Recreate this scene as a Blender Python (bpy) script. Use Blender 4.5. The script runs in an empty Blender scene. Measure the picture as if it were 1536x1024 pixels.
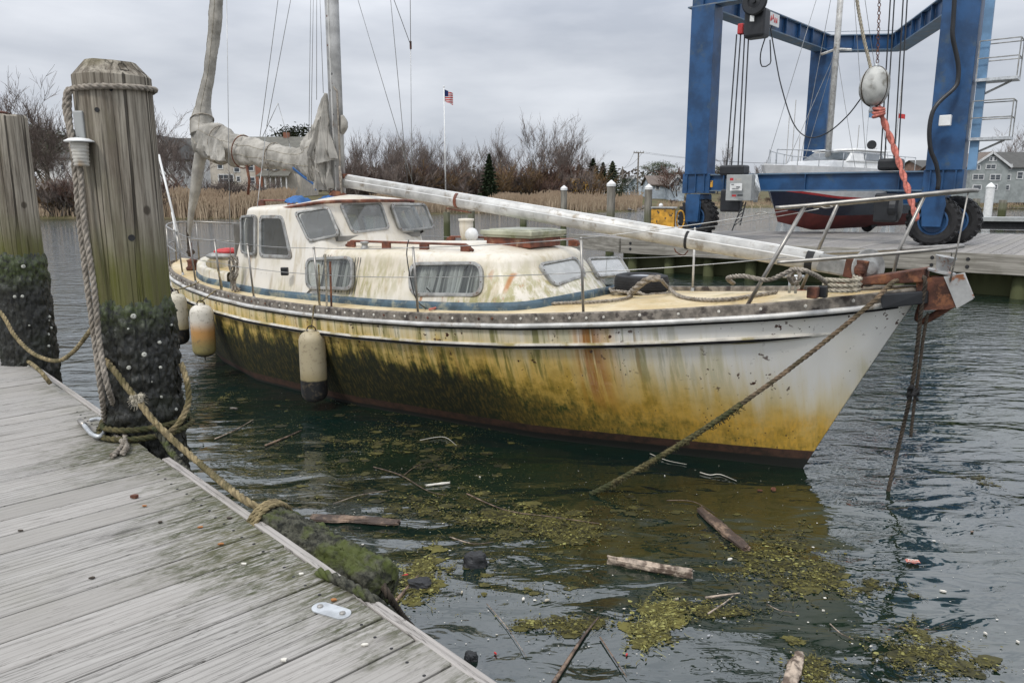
import bpy, math, random
import numpy as np
from math import radians as R, sin, cos, pi
from mathutils import Vector, Matrix, noise
S=bpy.context.scene
# ---------------- camera ----------------
F=1120.0; H=2.4; PIT=math.atan(222/F)
cd=bpy.data.cameras.new('camera'); cam=bpy.data.objects.new('camera',cd); S.collection.objects.link(cam)
cam.location=(0,0,H); cam.rotation_euler=(pi/2-PIT,0,0)
cd.sensor_width=36; cd.lens=36*F/1536; cd.clip_start=.05; cd.clip_end=3000
S.camera=cam
# ---------------- world ----------------
SUN_EL=R(52); SUN_AZ=R(215)     # azimuth measured from +Y clockwise
w=bpy.data.worlds.new('World'); S.world=w; w.use_nodes=True
nt=w.node_tree; nt.nodes.clear()
def wn(t,**k):
    n=nt.nodes.new(t)
    for a,b in k.items(): setattr(n,a,b)
    return n
out=wn('ShaderNodeOutputWorld'); bg=wn('ShaderNodeBackground'); bg.inputs[1].default_value=.1
sky=wn('ShaderNodeTexSky',sky_type='NISHITA',sun_disc=False,sun_elevation=SUN_EL,sun_rotation=SUN_AZ)
tc=wn('ShaderNodeTexCoord'); mp=wn('ShaderNodeMapping'); mp.inputs['Scale'].default_value=(1.3,1.3,5.0)
nz=wn('ShaderNodeTexNoise'); nz.inputs['Scale'].default_value=2.2; nz.inputs['Detail'].default_value=6; nz.inputs['Roughness'].default_value=.5
nt.links.new(tc.outputs['Generated'],mp.inputs[0]); nt.links.new(mp.outputs[0],nz.inputs[0])
cr=wn('ShaderNodeValToRGB'); cr.color_ramp.elements[0].position=.34; cr.color_ramp.elements[0].color=(.355,.38,.43,1)
cr.color_ramp.elements[1].position=.64; cr.color_ramp.elements[1].color=(.57,.59,.63,1)
nt.links.new(nz.outputs[0],cr.inputs[0])
sx=wn('ShaderNodeSeparateXYZ'); nt.links.new(tc.outputs['Generated'],sx.inputs[0])
gr=wn('ShaderNodeMapRange'); gr.interpolation_type='SMOOTHSTEP'; gr.inputs[1].default_value=.14; gr.inputs[2].default_value=.50; gr.inputs[3].default_value=11.4; gr.inputs[4].default_value=24.0
nt.links.new(sx.outputs[2],gr.inputs[0])
vm=wn('ShaderNodeVectorMath',operation='SCALE'); nt.links.new(cr.outputs[0],vm.inputs[0]); nt.links.new(gr.outputs[0],vm.inputs['Scale'])
mx=wn('ShaderNodeMix',data_type='RGBA'); mx.inputs[0].default_value=.94
nt.links.new(sky.outputs[0],mx.inputs[6]); nt.links.new(vm.outputs[0],mx.inputs[7])
nt.links.new(mx.outputs[2],bg.inputs[0]); nt.links.new(bg.outputs[0],out.inputs[0])
# ---------------- sun ----------------
sl=bpy.data.lights.new('sun','SUN'); sl.energy=1.5; sl.angle=R(10); sl.color=(1,.965,.91)
so=bpy.data.objects.new('sun',sl); S.collection.objects.link(so)
sd=Vector((sin(SUN_AZ)*cos(SUN_EL),cos(SUN_AZ)*cos(SUN_EL),sin(SUN_EL)))
so.rotation_euler=sd.to_track_quat('Z','Y').to_euler()
S.view_settings.view_transform='Standard'; S.view_settings.look='None'; S.view_settings.exposure=.28; S.view_settings.gamma=1
S.render.engine='CYCLES'; S.cycles.max_bounces=6; S.cycles.transparent_max_bounces=12

# ---------------- helpers ----------------
RND=random.Random(7)
SP,CP=sin(PIT),cos(PIT)
def ray(x,y):
    u=(x-768)/F; v=(y-512)/F
    return Vector((u,CP-v*SP,-SP-v*CP))
def atz(x,y,z): r=ray(x,y); return r*((z-H)/r.z)+Vector((0,0,H))
def atY(x,y,Y): r=ray(x,y); return r*(Y/r.y)+Vector((0,0,H))
class MB:
    def __init__(s): s.v=[]; s.f=[]; s.m=[]; s.mi=0; s.a=[]; s.av=0.0
    def add(s,vs,fs):
        o=len(s.v); s.v+=[tuple(v) for v in vs]; s.f+=[tuple(i+o for i in f) for f in fs]; s.m+=[s.mi]*len(fs); s.a+=[s.av]*len(vs); return s
    def box(s,c,d,M=None):
        x,y,z=d[0]/2,d[1]/2,d[2]/2
        vs=[Vector((a*x,b*y,e*z)) for a in(-1,1) for b in(-1,1) for e in(-1,1)]
        c=Vector(c)
        vs=[(M@v if M else v)+c for v in vs]
        return s.add(vs,[(0,1,3,2),(4,6,7,5),(0,4,5,1),(2,3,7,6),(0,2,6,4),(1,5,7,3)])
    def beam(s,a,b,w,h,up=(0,0,1)):
        a=Vector(a);b=Vector(b);d=(b-a);L=d.length;d.normalize();u=Vector(up)
        r=d.cross(u);r.normalize();u=r.cross(d)
        return s.box((a+b)/2,(L,w,h),Matrix((d,-r,u)).transposed())
    def prism(s,poly,z0,z1):
        n=len(poly); vs=[(p[0],p[1],z0) for p in poly]+[(p[0],p[1],z1) for p in poly]
        return s.add(vs,[tuple(range(n-1,-1,-1)),tuple(range(n,2*n))]+[(i,(i+1)%n,n+(i+1)%n,n+i) for i in range(n)])
    def tube(s,pts,r,n=8,cap=True,sq=None):
        pts=[Vector(p) for p in pts]; N=len(pts)
        if N<2: return s
        T=[]
        for i in range(N):
            t=pts[min(i+1,N-1)]-pts[max(i-1,0)]
            T.append(t.normalized() if t.length>1e-9 else Vector((0,0,1)))
        u=T[0].orthogonal().normalized(); vs=[]
        if sq: u=Vector(sq); u=(u-T[0]*u.dot(T[0])).normalized()
        for i in range(N):
            u=(u-T[i]*u.dot(T[i])); u=u.normalized() if u.length>1e-6 else T[i].orthogonal().normalized()
            b=T[i].cross(u); ri=r(i/(N-1)) if callable(r) else r
            if isinstance(ri,tuple): ra,rb=ri
            else: ra=rb=ri
            for k in range(n):
                a=2*pi*k/n; vs.append(pts[i]+u*cos(a)*ra+b*sin(a)*rb)
        fs=[(i*n+k,i*n+(k+1)%n,(i+1)*n+(k+1)%n,(i+1)*n+k) for i in range(N-1) for k in range(n)]
        if cap: fs+=[tuple(range(n-1,-1,-1)),tuple((N-1)*n+k for k in range(n))]
        return s.add(vs,fs)
    def lathe(s,prof,n=24,M=None,cap=True):
        vs=[Vector((r*cos(2*pi*k/n),r*sin(2*pi*k/n),z)) for r,z in prof for k in range(n)]
        if M: vs=[M@v for v in vs]
        N=len(prof)
        fs=[(i*n+k,i*n+(k+1)%n,(i+1)*n+(k+1)%n,(i+1)*n+k) for i in range(N-1) for k in range(n)]
        if cap: fs+=[tuple(range(n-1,-1,-1)),tuple((N-1)*n+k for k in range(n))]
        return s.add(vs,fs)
    def grid(s,fn,nu,nv,flip=False):
        vs=[fn(i/nu,j/nv) for i in range(nu+1) for j in range(nv+1)]; w=nv+1
        fs=[(i*w+j,(i+1)*w+j,(i+1)*w+j+1,i*w+j+1) for i in range(nu) for j in range(nv)]
        if flip: fs=[f[::-1] for f in fs]
        return s.add(vs,fs)
    def sphere(s,c,r,n=8,sc=(1,1,1)):
        c=Vector(c); m=max(3,n//2); vs=[];fs=[]
        for i in range(m+1):
            for k in range(n):
                a=pi*i/m;b=2*pi*k/n; vs.append(c+Vector((r*sc[0]*sin(a)*cos(b),r*sc[1]*sin(a)*sin(b),r*sc[2]*cos(a))))
        for i in range(m):
            for k in range(n): fs.append((i*n+k,(i+1)*n+k,(i+1)*n+(k+1)%n,i*n+(k+1)%n))
        return s.add(vs,fs)
    def rope(s,pts,r,pitch=6.5,step=.8,strands=3,n=5,closed=False):
        P=spline(pts,r*step)
        N=len(P); T=[(P[min(i+1,N-1)]-P[max(i-1,0)]).normalized() for i in range(N)]
        u=T[0].orthogonal().normalized(); U=[]
        for i in range(N):
            u=(u-T[i]*u.dot(T[i])); u=u.normalized() if u.length>1e-6 else T[i].orthogonal().normalized(); U.append(u)
        ln=[0.0]
        for i in range(1,N): ln.append(ln[-1]+(P[i]-P[i-1]).length)
        for q in range(strands):
            path=[]
            for i in range(N):
                a=2*pi*q/strands+2*pi*ln[i]/(pitch*r); b=T[i].cross(U[i])
                path.append(P[i]+(U[i]*cos(a)+b*sin(a))*r*.5)
            s.tube(path,r*.56,n)
        return s
    def build(s,name,mat,parent=None,smooth=False,world=False,origin=True,bevel=0,bseg=2,attr=None):
        me=bpy.data.meshes.new(name); vs=s.v
        loc=Vector((0,0,0))
        if parent is not None:
            if world:
                Mi=rootM(parent).inverted(); vs=[tuple(Mi@Vector(v)) for v in vs]
        elif origin and vs:
            A=np.array(vs); loc=Vector(((A[:,0].min()+A[:,0].max())/2,(A[:,1].min()+A[:,1].max())/2,A[:,2].min()))
            vs=[tuple(Vector(v)-loc) for v in vs]
        me.from_pydata(vs,[],s.f)
        for m in (mat if isinstance(mat,(list,tuple)) else [mat]): me.materials.append(m)
        if isinstance(mat,(list,tuple)): me.polygons.foreach_set('material_index',s.m)
        if attr:
            at=me.attributes.new(attr,'FLOAT','POINT'); at.data.foreach_set('value',s.a)
        if smooth: me.polygons.foreach_set('use_smooth',[True]*len(me.polygons))
        me.update()
        o=bpy.data.objects.new(name,me); S.collection.objects.link(o); o.location=loc
        if parent is not None: o.parent=parent
        if bevel:
            b=o.modifiers.new('bevel','BEVEL'); b.width=bevel; b.segments=bseg; b.limit_method='ANGLE'; b.angle_limit=R(40)
        return o
def autosmooth(o,ang=35):
    me=o.data; me.polygons.foreach_set('use_smooth',[True]*len(me.polygons))
    if hasattr(me,'set_sharp_from_angle'): me.set_sharp_from_angle(angle=R(ang))
    return o
def rootM(o):
    M=Matrix.Translation(o.location)@o.rotation_euler.to_matrix().to_4x4()
    M=M@Matrix.Diagonal((*o.scale,1))
    return (rootM(o.parent)@M) if o.parent else M
def spline(pts,step):
    P=[Vector(p) for p in pts]; out=[]
    if len(P)==2:
        n=max(2,int((P[1]-P[0]).length/step)); return [P[0].lerp(P[1],i/n) for i in range(n+1)]
    for i in range(len(P)-1):
        p0=P[max(i-1,0)];p1=P[i];p2=P[i+1];p3=P[min(i+2,len(P)-1)]
        n=max(1,int((p2-p1).length/step))
        for k in range(n):
            t=k/n; out.append(.5*((2*p1)+(p2-p0)*t+(2*p0-5*p1+4*p2-p3)*t*t+(3*p1-p0-3*p2+p3)*t*t*t))
    out.append(P[-1]); return out
def sag(a,b,d,n=12):
    a=Vector(a);b=Vector(b); return [a.lerp(b,i/n)-Vector((0,0,d*4*(i/n)*(1-i/n))) for i in range(n+1)]
def tag(o,label=None,cat=None,group=None,kind=None):
    if label:o['label']=label
    if cat:o['category']=cat
    if group:o['group']=group
    if kind:o['kind']=kind
    return o
def thing(name,label,cat,loc=(0,0,0),rz=0,group=None):
    o=bpy.data.objects.new(name,None); S.collection.objects.link(o); o.location=loc; o.rotation_euler=(0,0,rz); o.empty_display_size=.3
    return tag(o,label,cat,group)
def kids(o): return [c for c in bpy.data.objects if c.parent==o]
def copytree(o,loc,rz=0,sc=1,label=None,parent=None,group=None):
    c=o.copy(); S.collection.objects.link(c)
    if parent is None:
        c.location=loc; c.rotation_euler=(0,0,rz)
        c.scale=(sc,sc,sc) if not isinstance(sc,tuple) else sc
        if label: c['label']=label
        if group: c['group']=group
    else: c.parent=parent
    for ch in kids(o): copytree(ch,None,parent=c)
    return c
def lerp(a,b,t): return a+(b-a)*t
def nz3(x,y,z,s=1): return noise.noise(Vector((x*s,y*s,z*s)))

# ---------------- material helpers ----------------
class NT:
    def __init__(s,name,rough=.7,spec=.5,metal=0):
        s.m=bpy.data.materials.new(name); s.m.use_nodes=True; s.nt=s.m.node_tree; s.b=s.nt.nodes['Principled BSDF']
        s.b.inputs['Roughness'].default_value=rough; s.b.inputs['Specular IOR Level'].default_value=spec; s.b.inputs['Metallic'].default_value=metal
        s.tc=s.n('ShaderNodeTexCoord'); s.obj=s.tc.outputs['Object']
    def n(s,t,**k):
        n=s.nt.nodes.new(t)
        for a,b in k.items(): setattr(n,a,b)
        return n
    def L(s,a,b): s.nt.links.new(a,b)
    def put(s,sock,v):
        if hasattr(v,'is_linked') or isinstance(v,bpy.types.NodeSocket): s.L(v,sock)
        elif isinstance(v,(tuple,list)) and len(v)==3 and sock.type=='RGBA': sock.default_value=(*v,1)
        else: sock.default_value=v
    def map(s,scale=(1,1,1),loc=(0,0,0),rot=(0,0,0),src=None):
        m=s.n('ShaderNodeMapping'); m.inputs['Scale'].default_value=scale; m.inputs['Location'].default_value=loc; m.inputs['Rotation'].default_value=rot
        s.L(src or s.obj,m.inputs[0]); return m.outputs[0]
    def noise(s,sc,det=4,ro=.55,src=None,dist=0):
        n=s.n('ShaderNodeTexNoise'); n.inputs['Scale'].default_value=sc; n.inputs['Detail'].default_value=det; n.inputs['Roughness'].default_value=ro; n.inputs['Distortion'].default_value=dist
        s.L(src or s.obj,n.inputs[0]); return n.outputs[0]
    def vor(s,sc,src=None,feat='F1',out='Distance'):
        n=s.n('ShaderNodeTexVoronoi',feature=feat); n.inputs['Scale'].default_value=sc; s.L(src or s.obj,n.inputs[0]); return n.outputs[out]
    def wave(s,sc,dist=0,det=2,src=None,dir='X',dsc=1):
        n=s.n('ShaderNodeTexWave',bands_direction=dir); n.inputs['Scale'].default_value=sc; n.inputs['Distortion'].default_value=dist; n.inputs['Detail'].default_value=det; n.inputs['Detail Scale'].default_value=dsc
        s.L(src or s.obj,n.inputs[0]); return n.outputs['Fac']
    def ss(s,v,a,b,c=0.0,d=1.0):
        n=s.n('ShaderNodeMapRange',interpolation_type='SMOOTHSTEP'); s.L(v,n.inputs[0])
        for i,x in enumerate((a,b,c,d)): s.put(n.inputs[i+1],x)
        return n.outputs[0]
    def math(s,op,a,b=0.0,cl=False):
        n=s.n('ShaderNodeMath',operation=op,use_clamp=cl); s.put(n.inputs[0],a); s.put(n.inputs[1],b); return n.outputs[0]
    def mul(s,a,b): return s.math('MULTIPLY',a,b)
    def addv(s,a,b): return s.math('ADD',a,b)
    def mix(s,f,a,b,bt='MIX'):
        n=s.n('ShaderNodeMix',data_type='RGBA',blend_type=bt); s.put(n.inputs[0],f); s.put(n.inputs[6],a); s.put(n.inputs[7],b); return n.outputs[2]
    def sep(s,src=None):
        n=s.n('ShaderNodeSeparateXYZ'); s.L(src or s.obj,n.inputs[0]); return n.outputs
    def attr(s,name): n=s.n('ShaderNodeAttribute',attribute_name=name); return n.outputs['Fac']
    def bump(s,h,st=.3,d=.01):
        n=s.n('ShaderNodeBump'); n.inputs['Strength'].default_value=st; n.inputs['Distance'].default_value=d; s.L(h,n.inputs['Height']); s.L(n.outputs[0],s.b.inputs['Normal']); return n
    def col(s,c): s.put(s.b.inputs['Base Color'],c); return s
    def rough(s,v): s.put(s.b.inputs['Roughness'],v); return s
def simple(name,c,rough=.6,metal=0,var=.25,sc=6,bump=0,bsc=40,dirt=None,dsc=3,dth=(.5,.62)):
    t=NT(name,rough,.5,metal)
    v=t.noise(sc,5,.6)
    c2=tuple(x*(1-var) for x in c); c1=tuple(min(1,x*(1+var*.5)) for x in c)
    o=t.mix(t.ss(v,.35,.65),c1,c2)
    if dirt:
        d=t.noise(dsc,8,.65); o=t.mix(t.ss(d,*dth),o,dirt)
    t.col(o)
    if bump: t.bump(t.noise(bsc,4,.6),bump)
    return t.m
M={}
M['teak']=simple('varnished_teak',(.16,.05,.025),.45,0,.5,9,.1,60,(.30,.18,.11),5,(.55,.7))
M['greywood']=simple('grey_weathered_wood',(.20,.175,.145),.85,0,.5,14,.3,60,(.05,.04,.035),6,(.55,.65))
M['steel']=simple('stainless_steel',(.31,.295,.27),.38,.75,.25,10,0,40,(.16,.13,.10),7,(.55,.8))
M['galv']=simple('galvanised_steel',(.5,.52,.53),.45,.5,.25,12)
M['chrome']=simple('wire',(.35,.35,.34),.35,.7,.2)
M['rust']=simple('rusty_iron',(.11,.042,.025),.8,.1,.6,7,.4,50,(.22,.09,.04),9,(.5,.66))
M['black']=simple('black_rubber',(.016,.016,.017),.8,0,.4,8,.1,30)
M['matte']=simple('matte_black_rubber_strip',(.010,.010,.011),.9,0,.3,8); M['matte'].node_tree.nodes['Principled BSDF'].inputs['Specular IOR Level'].default_value=.08
M['blackp']=simple('black_plastic',(.015,.016,.018),.4,0,.3,5)
M['aluspar']=simple('weathered_aluminium_spar',(.56,.55,.52),.5,.25,.25,5,.1,30,(.27,.23,.18),7,(.54,.70))
M['mastmetal']=simple('mast_metal',(.46,.46,.45),.5,.3,.3,4,.05,30,(.22,.16,.12),5,(.6,.75))
M['canvas']=simple('sail_canvas',(.36,.34,.30),.9,0,.3,4,.5,14,(.22,.205,.175),3,(.5,.7))
M['blue']=simple('blue_paint',(.016,.066,.165),.42,0,.35,1.6,.03,8,(.05,.08,.11),2.2,(.55,.72))
M['bluelt']=simple('faded_blue_paint',(.13,.25,.40),.5,0,.25,2,.03,8)
M['bluecov']=simple('blue_canvas',(.03,.12,.32),.7,0,.3,8,.1)
M['white']=simple('white_paint',(.72,.72,.70),.4,0,.1,4,0,40,(.5,.47,.42),3,(.6,.8))
M['red']=simple('red_paint',(.45,.03,.03),.5,0,.2)
M['redfab']=simple('faded_red_strap',(.52,.17,.13),.85,0,.35,12,.3,60)
M['yellow']=simple('yellow_paint',(.58,.30,.03),.6,0,.4,4,.1,30,(.05,.04,.03),7,(.56,.6))
M['greybox']=simple('grey_enamel',(.33,.34,.33),.5,0,.15,3,0,40,(.22,.2,.18),4,(.6,.8))
M['ropeg']=simple('grey_rope',(.30,.265,.22),.95,0,.4,30,.5,200,(.14,.115,.085),9,(.5,.7))
M['ropet']=simple('tan_rope',(.26,.205,.11),.95,0,.45,25,.5,200,(.09,.075,.03),7,(.45,.6))
M['ropem']=simple('mossy_rope',(.10,.085,.035),.95,0,.5,30,.6,200,(.035,.04,.012),9,(.45,.6))
M['roped']=simple('dark_rope',(.055,.042,.03),.95,0,.5,30,.5,200)
M['ropebrown']=simple('brown_rope',(.17,.12,.075),.95,0,.45,25,.5,200,(.07,.055,.03),7,(.45,.6))
M['ropel']=simple('pale_rope',(.40,.36,.28),.95,0,.35,30,.5,200,(.2,.17,.12),12,(.5,.7))
M['lidglass']=simple('milky_acrylic',(.38,.38,.28),.3,0,.3,6,0,40,(.20,.21,.10),4,(.5,.7))
M['interior']=simple('dim_interior',(.22,.21,.19),.9,0,.3,4)
def glass(name,tint=(.75,.8,.8),op=.25,base=(.25,.27,.27)):
    t=NT(name,.08,.5); nt=t.nt
    tr=t.n('ShaderNodeBsdfTransparent'); tr.inputs[0].default_value=(*tint,1)
    t.col(base); f=t.ss(t.noise(5,6,.6),.42,.75,op,min(1,op+.20))
    ms=t.n('ShaderNodeMixShader'); t.L(f,ms.inputs[0]); t.L(tr.outputs[0],ms.inputs[1]); t.L(t.b.outputs[0],ms.inputs[2])
    gl=t.n('ShaderNodeBsdfGlossy'); gl.inputs['Roughness'].default_value=.04; lw=t.n('ShaderNodeLayerWeight'); lw.inputs[0].default_value=.5; fz=t.addv(t.mul(t.math('POWER',lw.outputs['Facing'],3.5),.8),.045)
    m2=t.n('ShaderNodeMixShader'); t.L(fz,m2.inputs[0]); t.L(ms.outputs[0],m2.inputs[1]); t.L(gl.outputs[0],m2.inputs[2])
    t.L(m2.outputs[0],nt.nodes['Material Output'].inputs[0]); return t.m
M['glass']=glass('dirty_glass',(.8,.84,.84),.10,(.16,.165,.155))
M['glasswind']=glass('windscreen_glass',(.8,.84,.84),.34,(.27,.28,.275))  # paler grey tint paints reflected sky into the windscreen panes
M['glassfog']=glass('fogged_glass',(.8,.8,.78),.62,(.42,.43,.41))
def curtainm():
    t=NT('dingy_pleat_shaded_curtain',.9,.1); st=t.noise(1,2,.5,t.map((34,.5,.10))); b=t.noise(4,4,.6); c=t.mix(t.ss(st,.38,.62),(.10,.10,.09),(.52,.51,.47)); c=t.mix(t.mul(t.ss(b,.5,.7),.5),c,(.18,.17,.14)); t.col(c); return t.m  # vertical dark bands paint pleat shade into the cloth; the blotches are grime
M['curtain']=curtainm()
def gelcoat():
    t=NT('stained_gelcoat',.42,.4); x,y,z=t.sep()
    st=t.map((7,7,.55)); s1=t.noise(1.6,5,.6,st); s2=t.noise(1.7,6,.65,t.map((6,6,.4),(3,1,7)))
    big=t.noise(.9,4,.5); fine=t.noise(22,6,.7)
    c=t.mix(t.ss(big,.35,.7),(.70,.665,.60),(.60,.54,.43))
    c=t.mix(t.mul(t.ss(s1,.5,.72),.6),c,(.42,.34,.20))
    side=t.ss(z,1.90,1.35)   # rain runs collect low on the walls
    fwd=t.mul(t.ss(x,4.0,3.6),t.ss(x,3.0,3.3)); gm=t.mul(t.mul(t.ss(s2,.40,.60),t.math('MAXIMUM',t.mul(t.ss(big,.42,.62),.9),fwd)),side)
    c=t.mix(t.mul(gm,.8),c,(.23,.21,.04)); rd=t.mul(t.ss(t.math('ABSOLUTE',t.math('SUBTRACT',x,3.52)),.035,.008),t.mul(t.ss(z,1.40,1.5),t.ss(z,1.63,1.60))); c=t.mix(t.mul(rd,.85),c,(.36,.13,.02))
    c=t.mix(t.mul(t.ss(fine,.58,.75),.35),c,(.33,.27,.17))
    sp=t.vor(9,t.map((1,1,.6))); m=t.mul(t.ss(sp,.075,.035),t.ss(t.noise(2.3,2),.52,.58))
    c=t.mix(m,c,(.10,.045,.02))
    # rust trails
    rs=t.mul(t.ss(t.noise(1.0,5,.6,t.map((9,9,.35),(11,4,0))),.61,.69),side)
    c=t.mix(t.mul(rs,.75),c,(.36,.13,.03))
    t.col(c); t.rough(t.ss(fine,.3,.7,.35,.6)); t.bump(fine,.08); return t.m
M['gel']=gelcoat()
def deckm():
    t=NT('yellowed_deck',.6,.4); n1=t.noise(1.5,6,.6); n2=t.noise(12,6,.7)
    c=t.mix(t.ss(n1,.35,.65),(.62,.52,.34),(.46,.34,.16)); c=t.mix(t.mul(t.ss(n2,.5,.7),.6),c,(.66,.58,.44))
    c=t.mix(t.mul(t.ss(t.noise(3.3,6,.7),.56,.68),.7),c,(.22,.19,.07))
    c=t.mix(t.ss(t.vor(14),.07,.03),c,(.06,.045,.03))
    t.col(c); t.bump(n2,.25); return t.m
M['deck']=deckm()
def hullm():
    t=NT('algae_stained_hull',.38,.45); x,y,z=t.sep()
    # object space: x runs aft from the stem, z up from the water
    streak=t.noise(1.0,5,.6,t.map((9,1.5,.45))); streak2=t.noise(1.0,3,.5,t.map((1.6,1,.35),(5,0,0)))
    fine=t.noise(1.0,6,.7,t.map((38,20,9))); blot=t.noise(5,8,.7); wob=t.noise(1.2,3,.5)
    base=t.mix(t.ss(wob,.4,.65),(.76,.74,.69),(.68,.645,.55))
    # yellow film: height varies along the hull: low at bow, high aft
    ytop=t.ss(x,.2,3.0,.88,1.30)
    yy=t.math('SUBTRACT',t.addv(ytop,t.mul(t.math('SUBTRACT',streak,.5),.9)),z)
    ym=t.ss(yy,-.16,.46)
    ycol=t.mix(t.ss(blot,.4,.62),(.66,.42,.085),(.45,.28,.035))
    ycol=t.mix(t.ss(yy,.1,.75),(.66,.53,.25),ycol)
    c=t.mix(ym,base,ycol); och=t.mul(t.ss(t.math('SUBTRACT',t.addv(.62,t.mul(t.math('SUBTRACT',blot,.5),.25)),z),-.05,.25),t.ss(x,5.5,2.5)); mot=t.ss(t.noise(1,9,.75,t.map((4,4,7))),.40,.60); c=t.mix(t.mul(och,t.addv(.35,t.mul(mot,.5))),c,t.mix(t.ss(fine,.4,.6),(.68,.385,.05),(.50,.30,.055)))
    # pale green/cream bleached patches
    c=t.mix(t.mul(t.ss(streak,.5,.62),t.mul(t.ss(yy,-.2,.2),t.ss(yy,.5,.2))),c,(.56,.52,.36))
    # vertical green runs under the strake
    aft=t.ss(x,1.0,2.6); g=t.noise(1.0,5,.65,t.map((12,3,.3),(2,0,0)))
    runs=t.mul(t.mul(t.ss(g,.50,.62),aft),t.ss(z,.45,.85)); c=t.mix(t.mul(runs,.8),c,(.14,.14,.025))
    # green-black algae band: height along hull
    gtop=t.ss(x,.8,4.6,.42,.94)
    gv=t.math('SUBTRACT',t.addv(t.addv(gtop,t.mul(t.math('SUBTRACT',streak,.5),.75)),t.mul(t.math('SUBTRACT',blot,.5),.6)),z)
    fm=t.ss(fine,.35,.62)
    gm=t.mul(t.ss(gv,-.02,.3),t.addv(.45,t.mul(fm,.55)))
    gm=t.mul(gm,t.addv(t.ss(x,.7,3.4,.25,.85),t.mul(t.ss(t.noise(1,8,.75,t.map((5,5,9),(3,3,3))),.48,.60),.4)))
    c=t.mix(gm,c,t.mix(t.ss(blot,.4,.6),(.058,.082,.008),(.13,.115,.012)))
    dk=t.mul(t.ss(gv,.10,.34),t.ss(x,1.8,3.9)); c=t.mix(t.mul(dk,t.ss(fine,.3,.6,.80,1.0)),c,(.009,.013,.004))
    # rust runs
    rx=t.math('ABSOLUTE',t.math('SUBTRACT',x,t.addv(2.36,t.mul(t.math('SUBTRACT',streak2,.5),.25))))
    rr=t.mul(t.ss(rx,.15,.0),t.ss(t.noise(1.0,4,.6,t.map((26,2,.5))),.38,.56)); rr=t.mul(rr,t.ss(z,.40,.75)); halo=t.mul(t.ss(rx,.34,.05),t.mul(t.ss(z,.35,.6),t.ss(t.noise(1.0,4,.6,t.map((14,2,.4),(4,0,0))),.36,.6))); c=t.mix(t.mul(halo,.6),c,(.50,.25,.035)); c=t.mix(t.mul(rr,.92),c,(.27,.075,.004))
    r2=t.mul(t.ss(t.noise(1.0,4,.6,t.map((11,2,.35),(9,0,0))),.60,.68),t.mul(t.ss(z,.5,.95),t.ss(x,1.5,2.2))); c=t.mix(t.mul(r2,.5),c,(.34,.17,.04))
    # grime under rubbing rail
    # chips
    ch=t.mul(t.ss(t.noise(17,3,.55,t.map((1,1,1.1))),.625,.66),t.ss(t.noise(1.7,3,.5,t.map((1,1,1),(1,0,0))),.46,.56)); ch=t.mul(ch,t.ss(z,.60,.85)); c=t.mix(ch,c,(.06,.022,.012))
    ch=t.ss(t.vor(20,t.map((1,1,.8),(3,3,3))),.16,.11); c=t.mix(t.mul(ch,t.ss(t.noise(1.3,2),.48,.56)),c,(.05,.035,.02))
    # boot stripe and weed at the waterline
    bt=t.ss(x,.8,8,.185,.115); bz=t.math('SUBTRACT',bt,t.addv(z,t.mul(t.math('SUBTRACT',blot,.5),.025)))
    bm=t.ss(bz,-.003,.006); bc=t.mix(t.ss(t.noise(11,5,.7),.35,.7),(.075,.036,.022),(.028,.018,.012)); c=t.mix(bm,c,bc)
    c=t.mix(t.ss(bz,.075,.10),c,(.010,.011,.008))
    t.col(c); t.rough(t.ss(gv,-.1,.3,.35,.8)); t.bump(t.addv(fine,t.mul(blot,.5)),.12,.008); return t.m
M['hull']=hullm()
def pilewood():
    t=NT('weathered_pile_wood',.9,.2); x,y,z=t.sep()
    g=t.noise(1,8,.72,t.map((18,18,.8))); g2=t.noise(1,4,.6,t.map((60,60,2.5))); big=t.noise(2.2,4,.6)
    c=t.mix(t.ss(g,.36,.64),(.12,.10,.076),(.36,.325,.265)); c=t.mix(t.mul(t.ss(g2,.48,.70),.75),c,(.075,.065,.05)); c=t.mix(t.mul(t.ss(t.vor(3.2,t.map((1,1,.8))),.09,.05),.8),c,(.05,.04,.03))
    c=t.mix(t.mul(t.ss(big,.5,.65),.4),c,(.17,.16,.11))
    ck=t.ss(t.math('ABSOLUTE',t.math('SUBTRACT',t.noise(1,2,.4,t.map((12,12,.16),(7,3,1))),.5)),.016,.005); ck=t.mul(ck,t.ss(t.noise(1,2,.5,t.map((3,3,.9))),.40,.55)); c=t.mix(t.mul(ck,.85),c,(.022,.018,.014))
    # green film above tide line
    zn=t.addv(z,t.mul(t.math('SUBTRACT',t.noise(6,4,.6),.5),.22))
    c=t.mix(t.mul(t.ss(zn,2.30,1.88),t.ss(g,.3,.6,.45,.95)),c,(.095,.098,.020))
    c=t.mix(t.mul(t.ss(z,3.06,3.14),t.ss(big,.42,.6,.1,.7)),c,(.14,.125,.045))
    t.col(c); t.bump(t.math('SUBTRACT',t.addv(g,t.mul(g2,.5)),t.mul(ck,2)),.9,.012); return t.m
M['pile']=pilewood()
def pilefar():
    t=NT('tidal_pile_wood',.9,.2); x,y,z=t.sep()
    g=t.noise(1,6,.65,t.map((9,9,1)))
    c=t.mix(t.ss(g,.3,.7),(.13,.12,.10),(.28,.26,.22)); zn=t.addv(z,t.mul(t.math('SUBTRACT',t.noise(4,4,.6),.5),.3))
    c=t.mix(t.ss(zn,1.3,1.0),c,(.03,.032,.018)); c=t.mix(t.mul(t.ss(zn,1.9,1.5),.6),c,(.10,.11,.05)); t.col(c); t.bump(g,.5); return t.m
M['pilefar']=pilefar()
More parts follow.
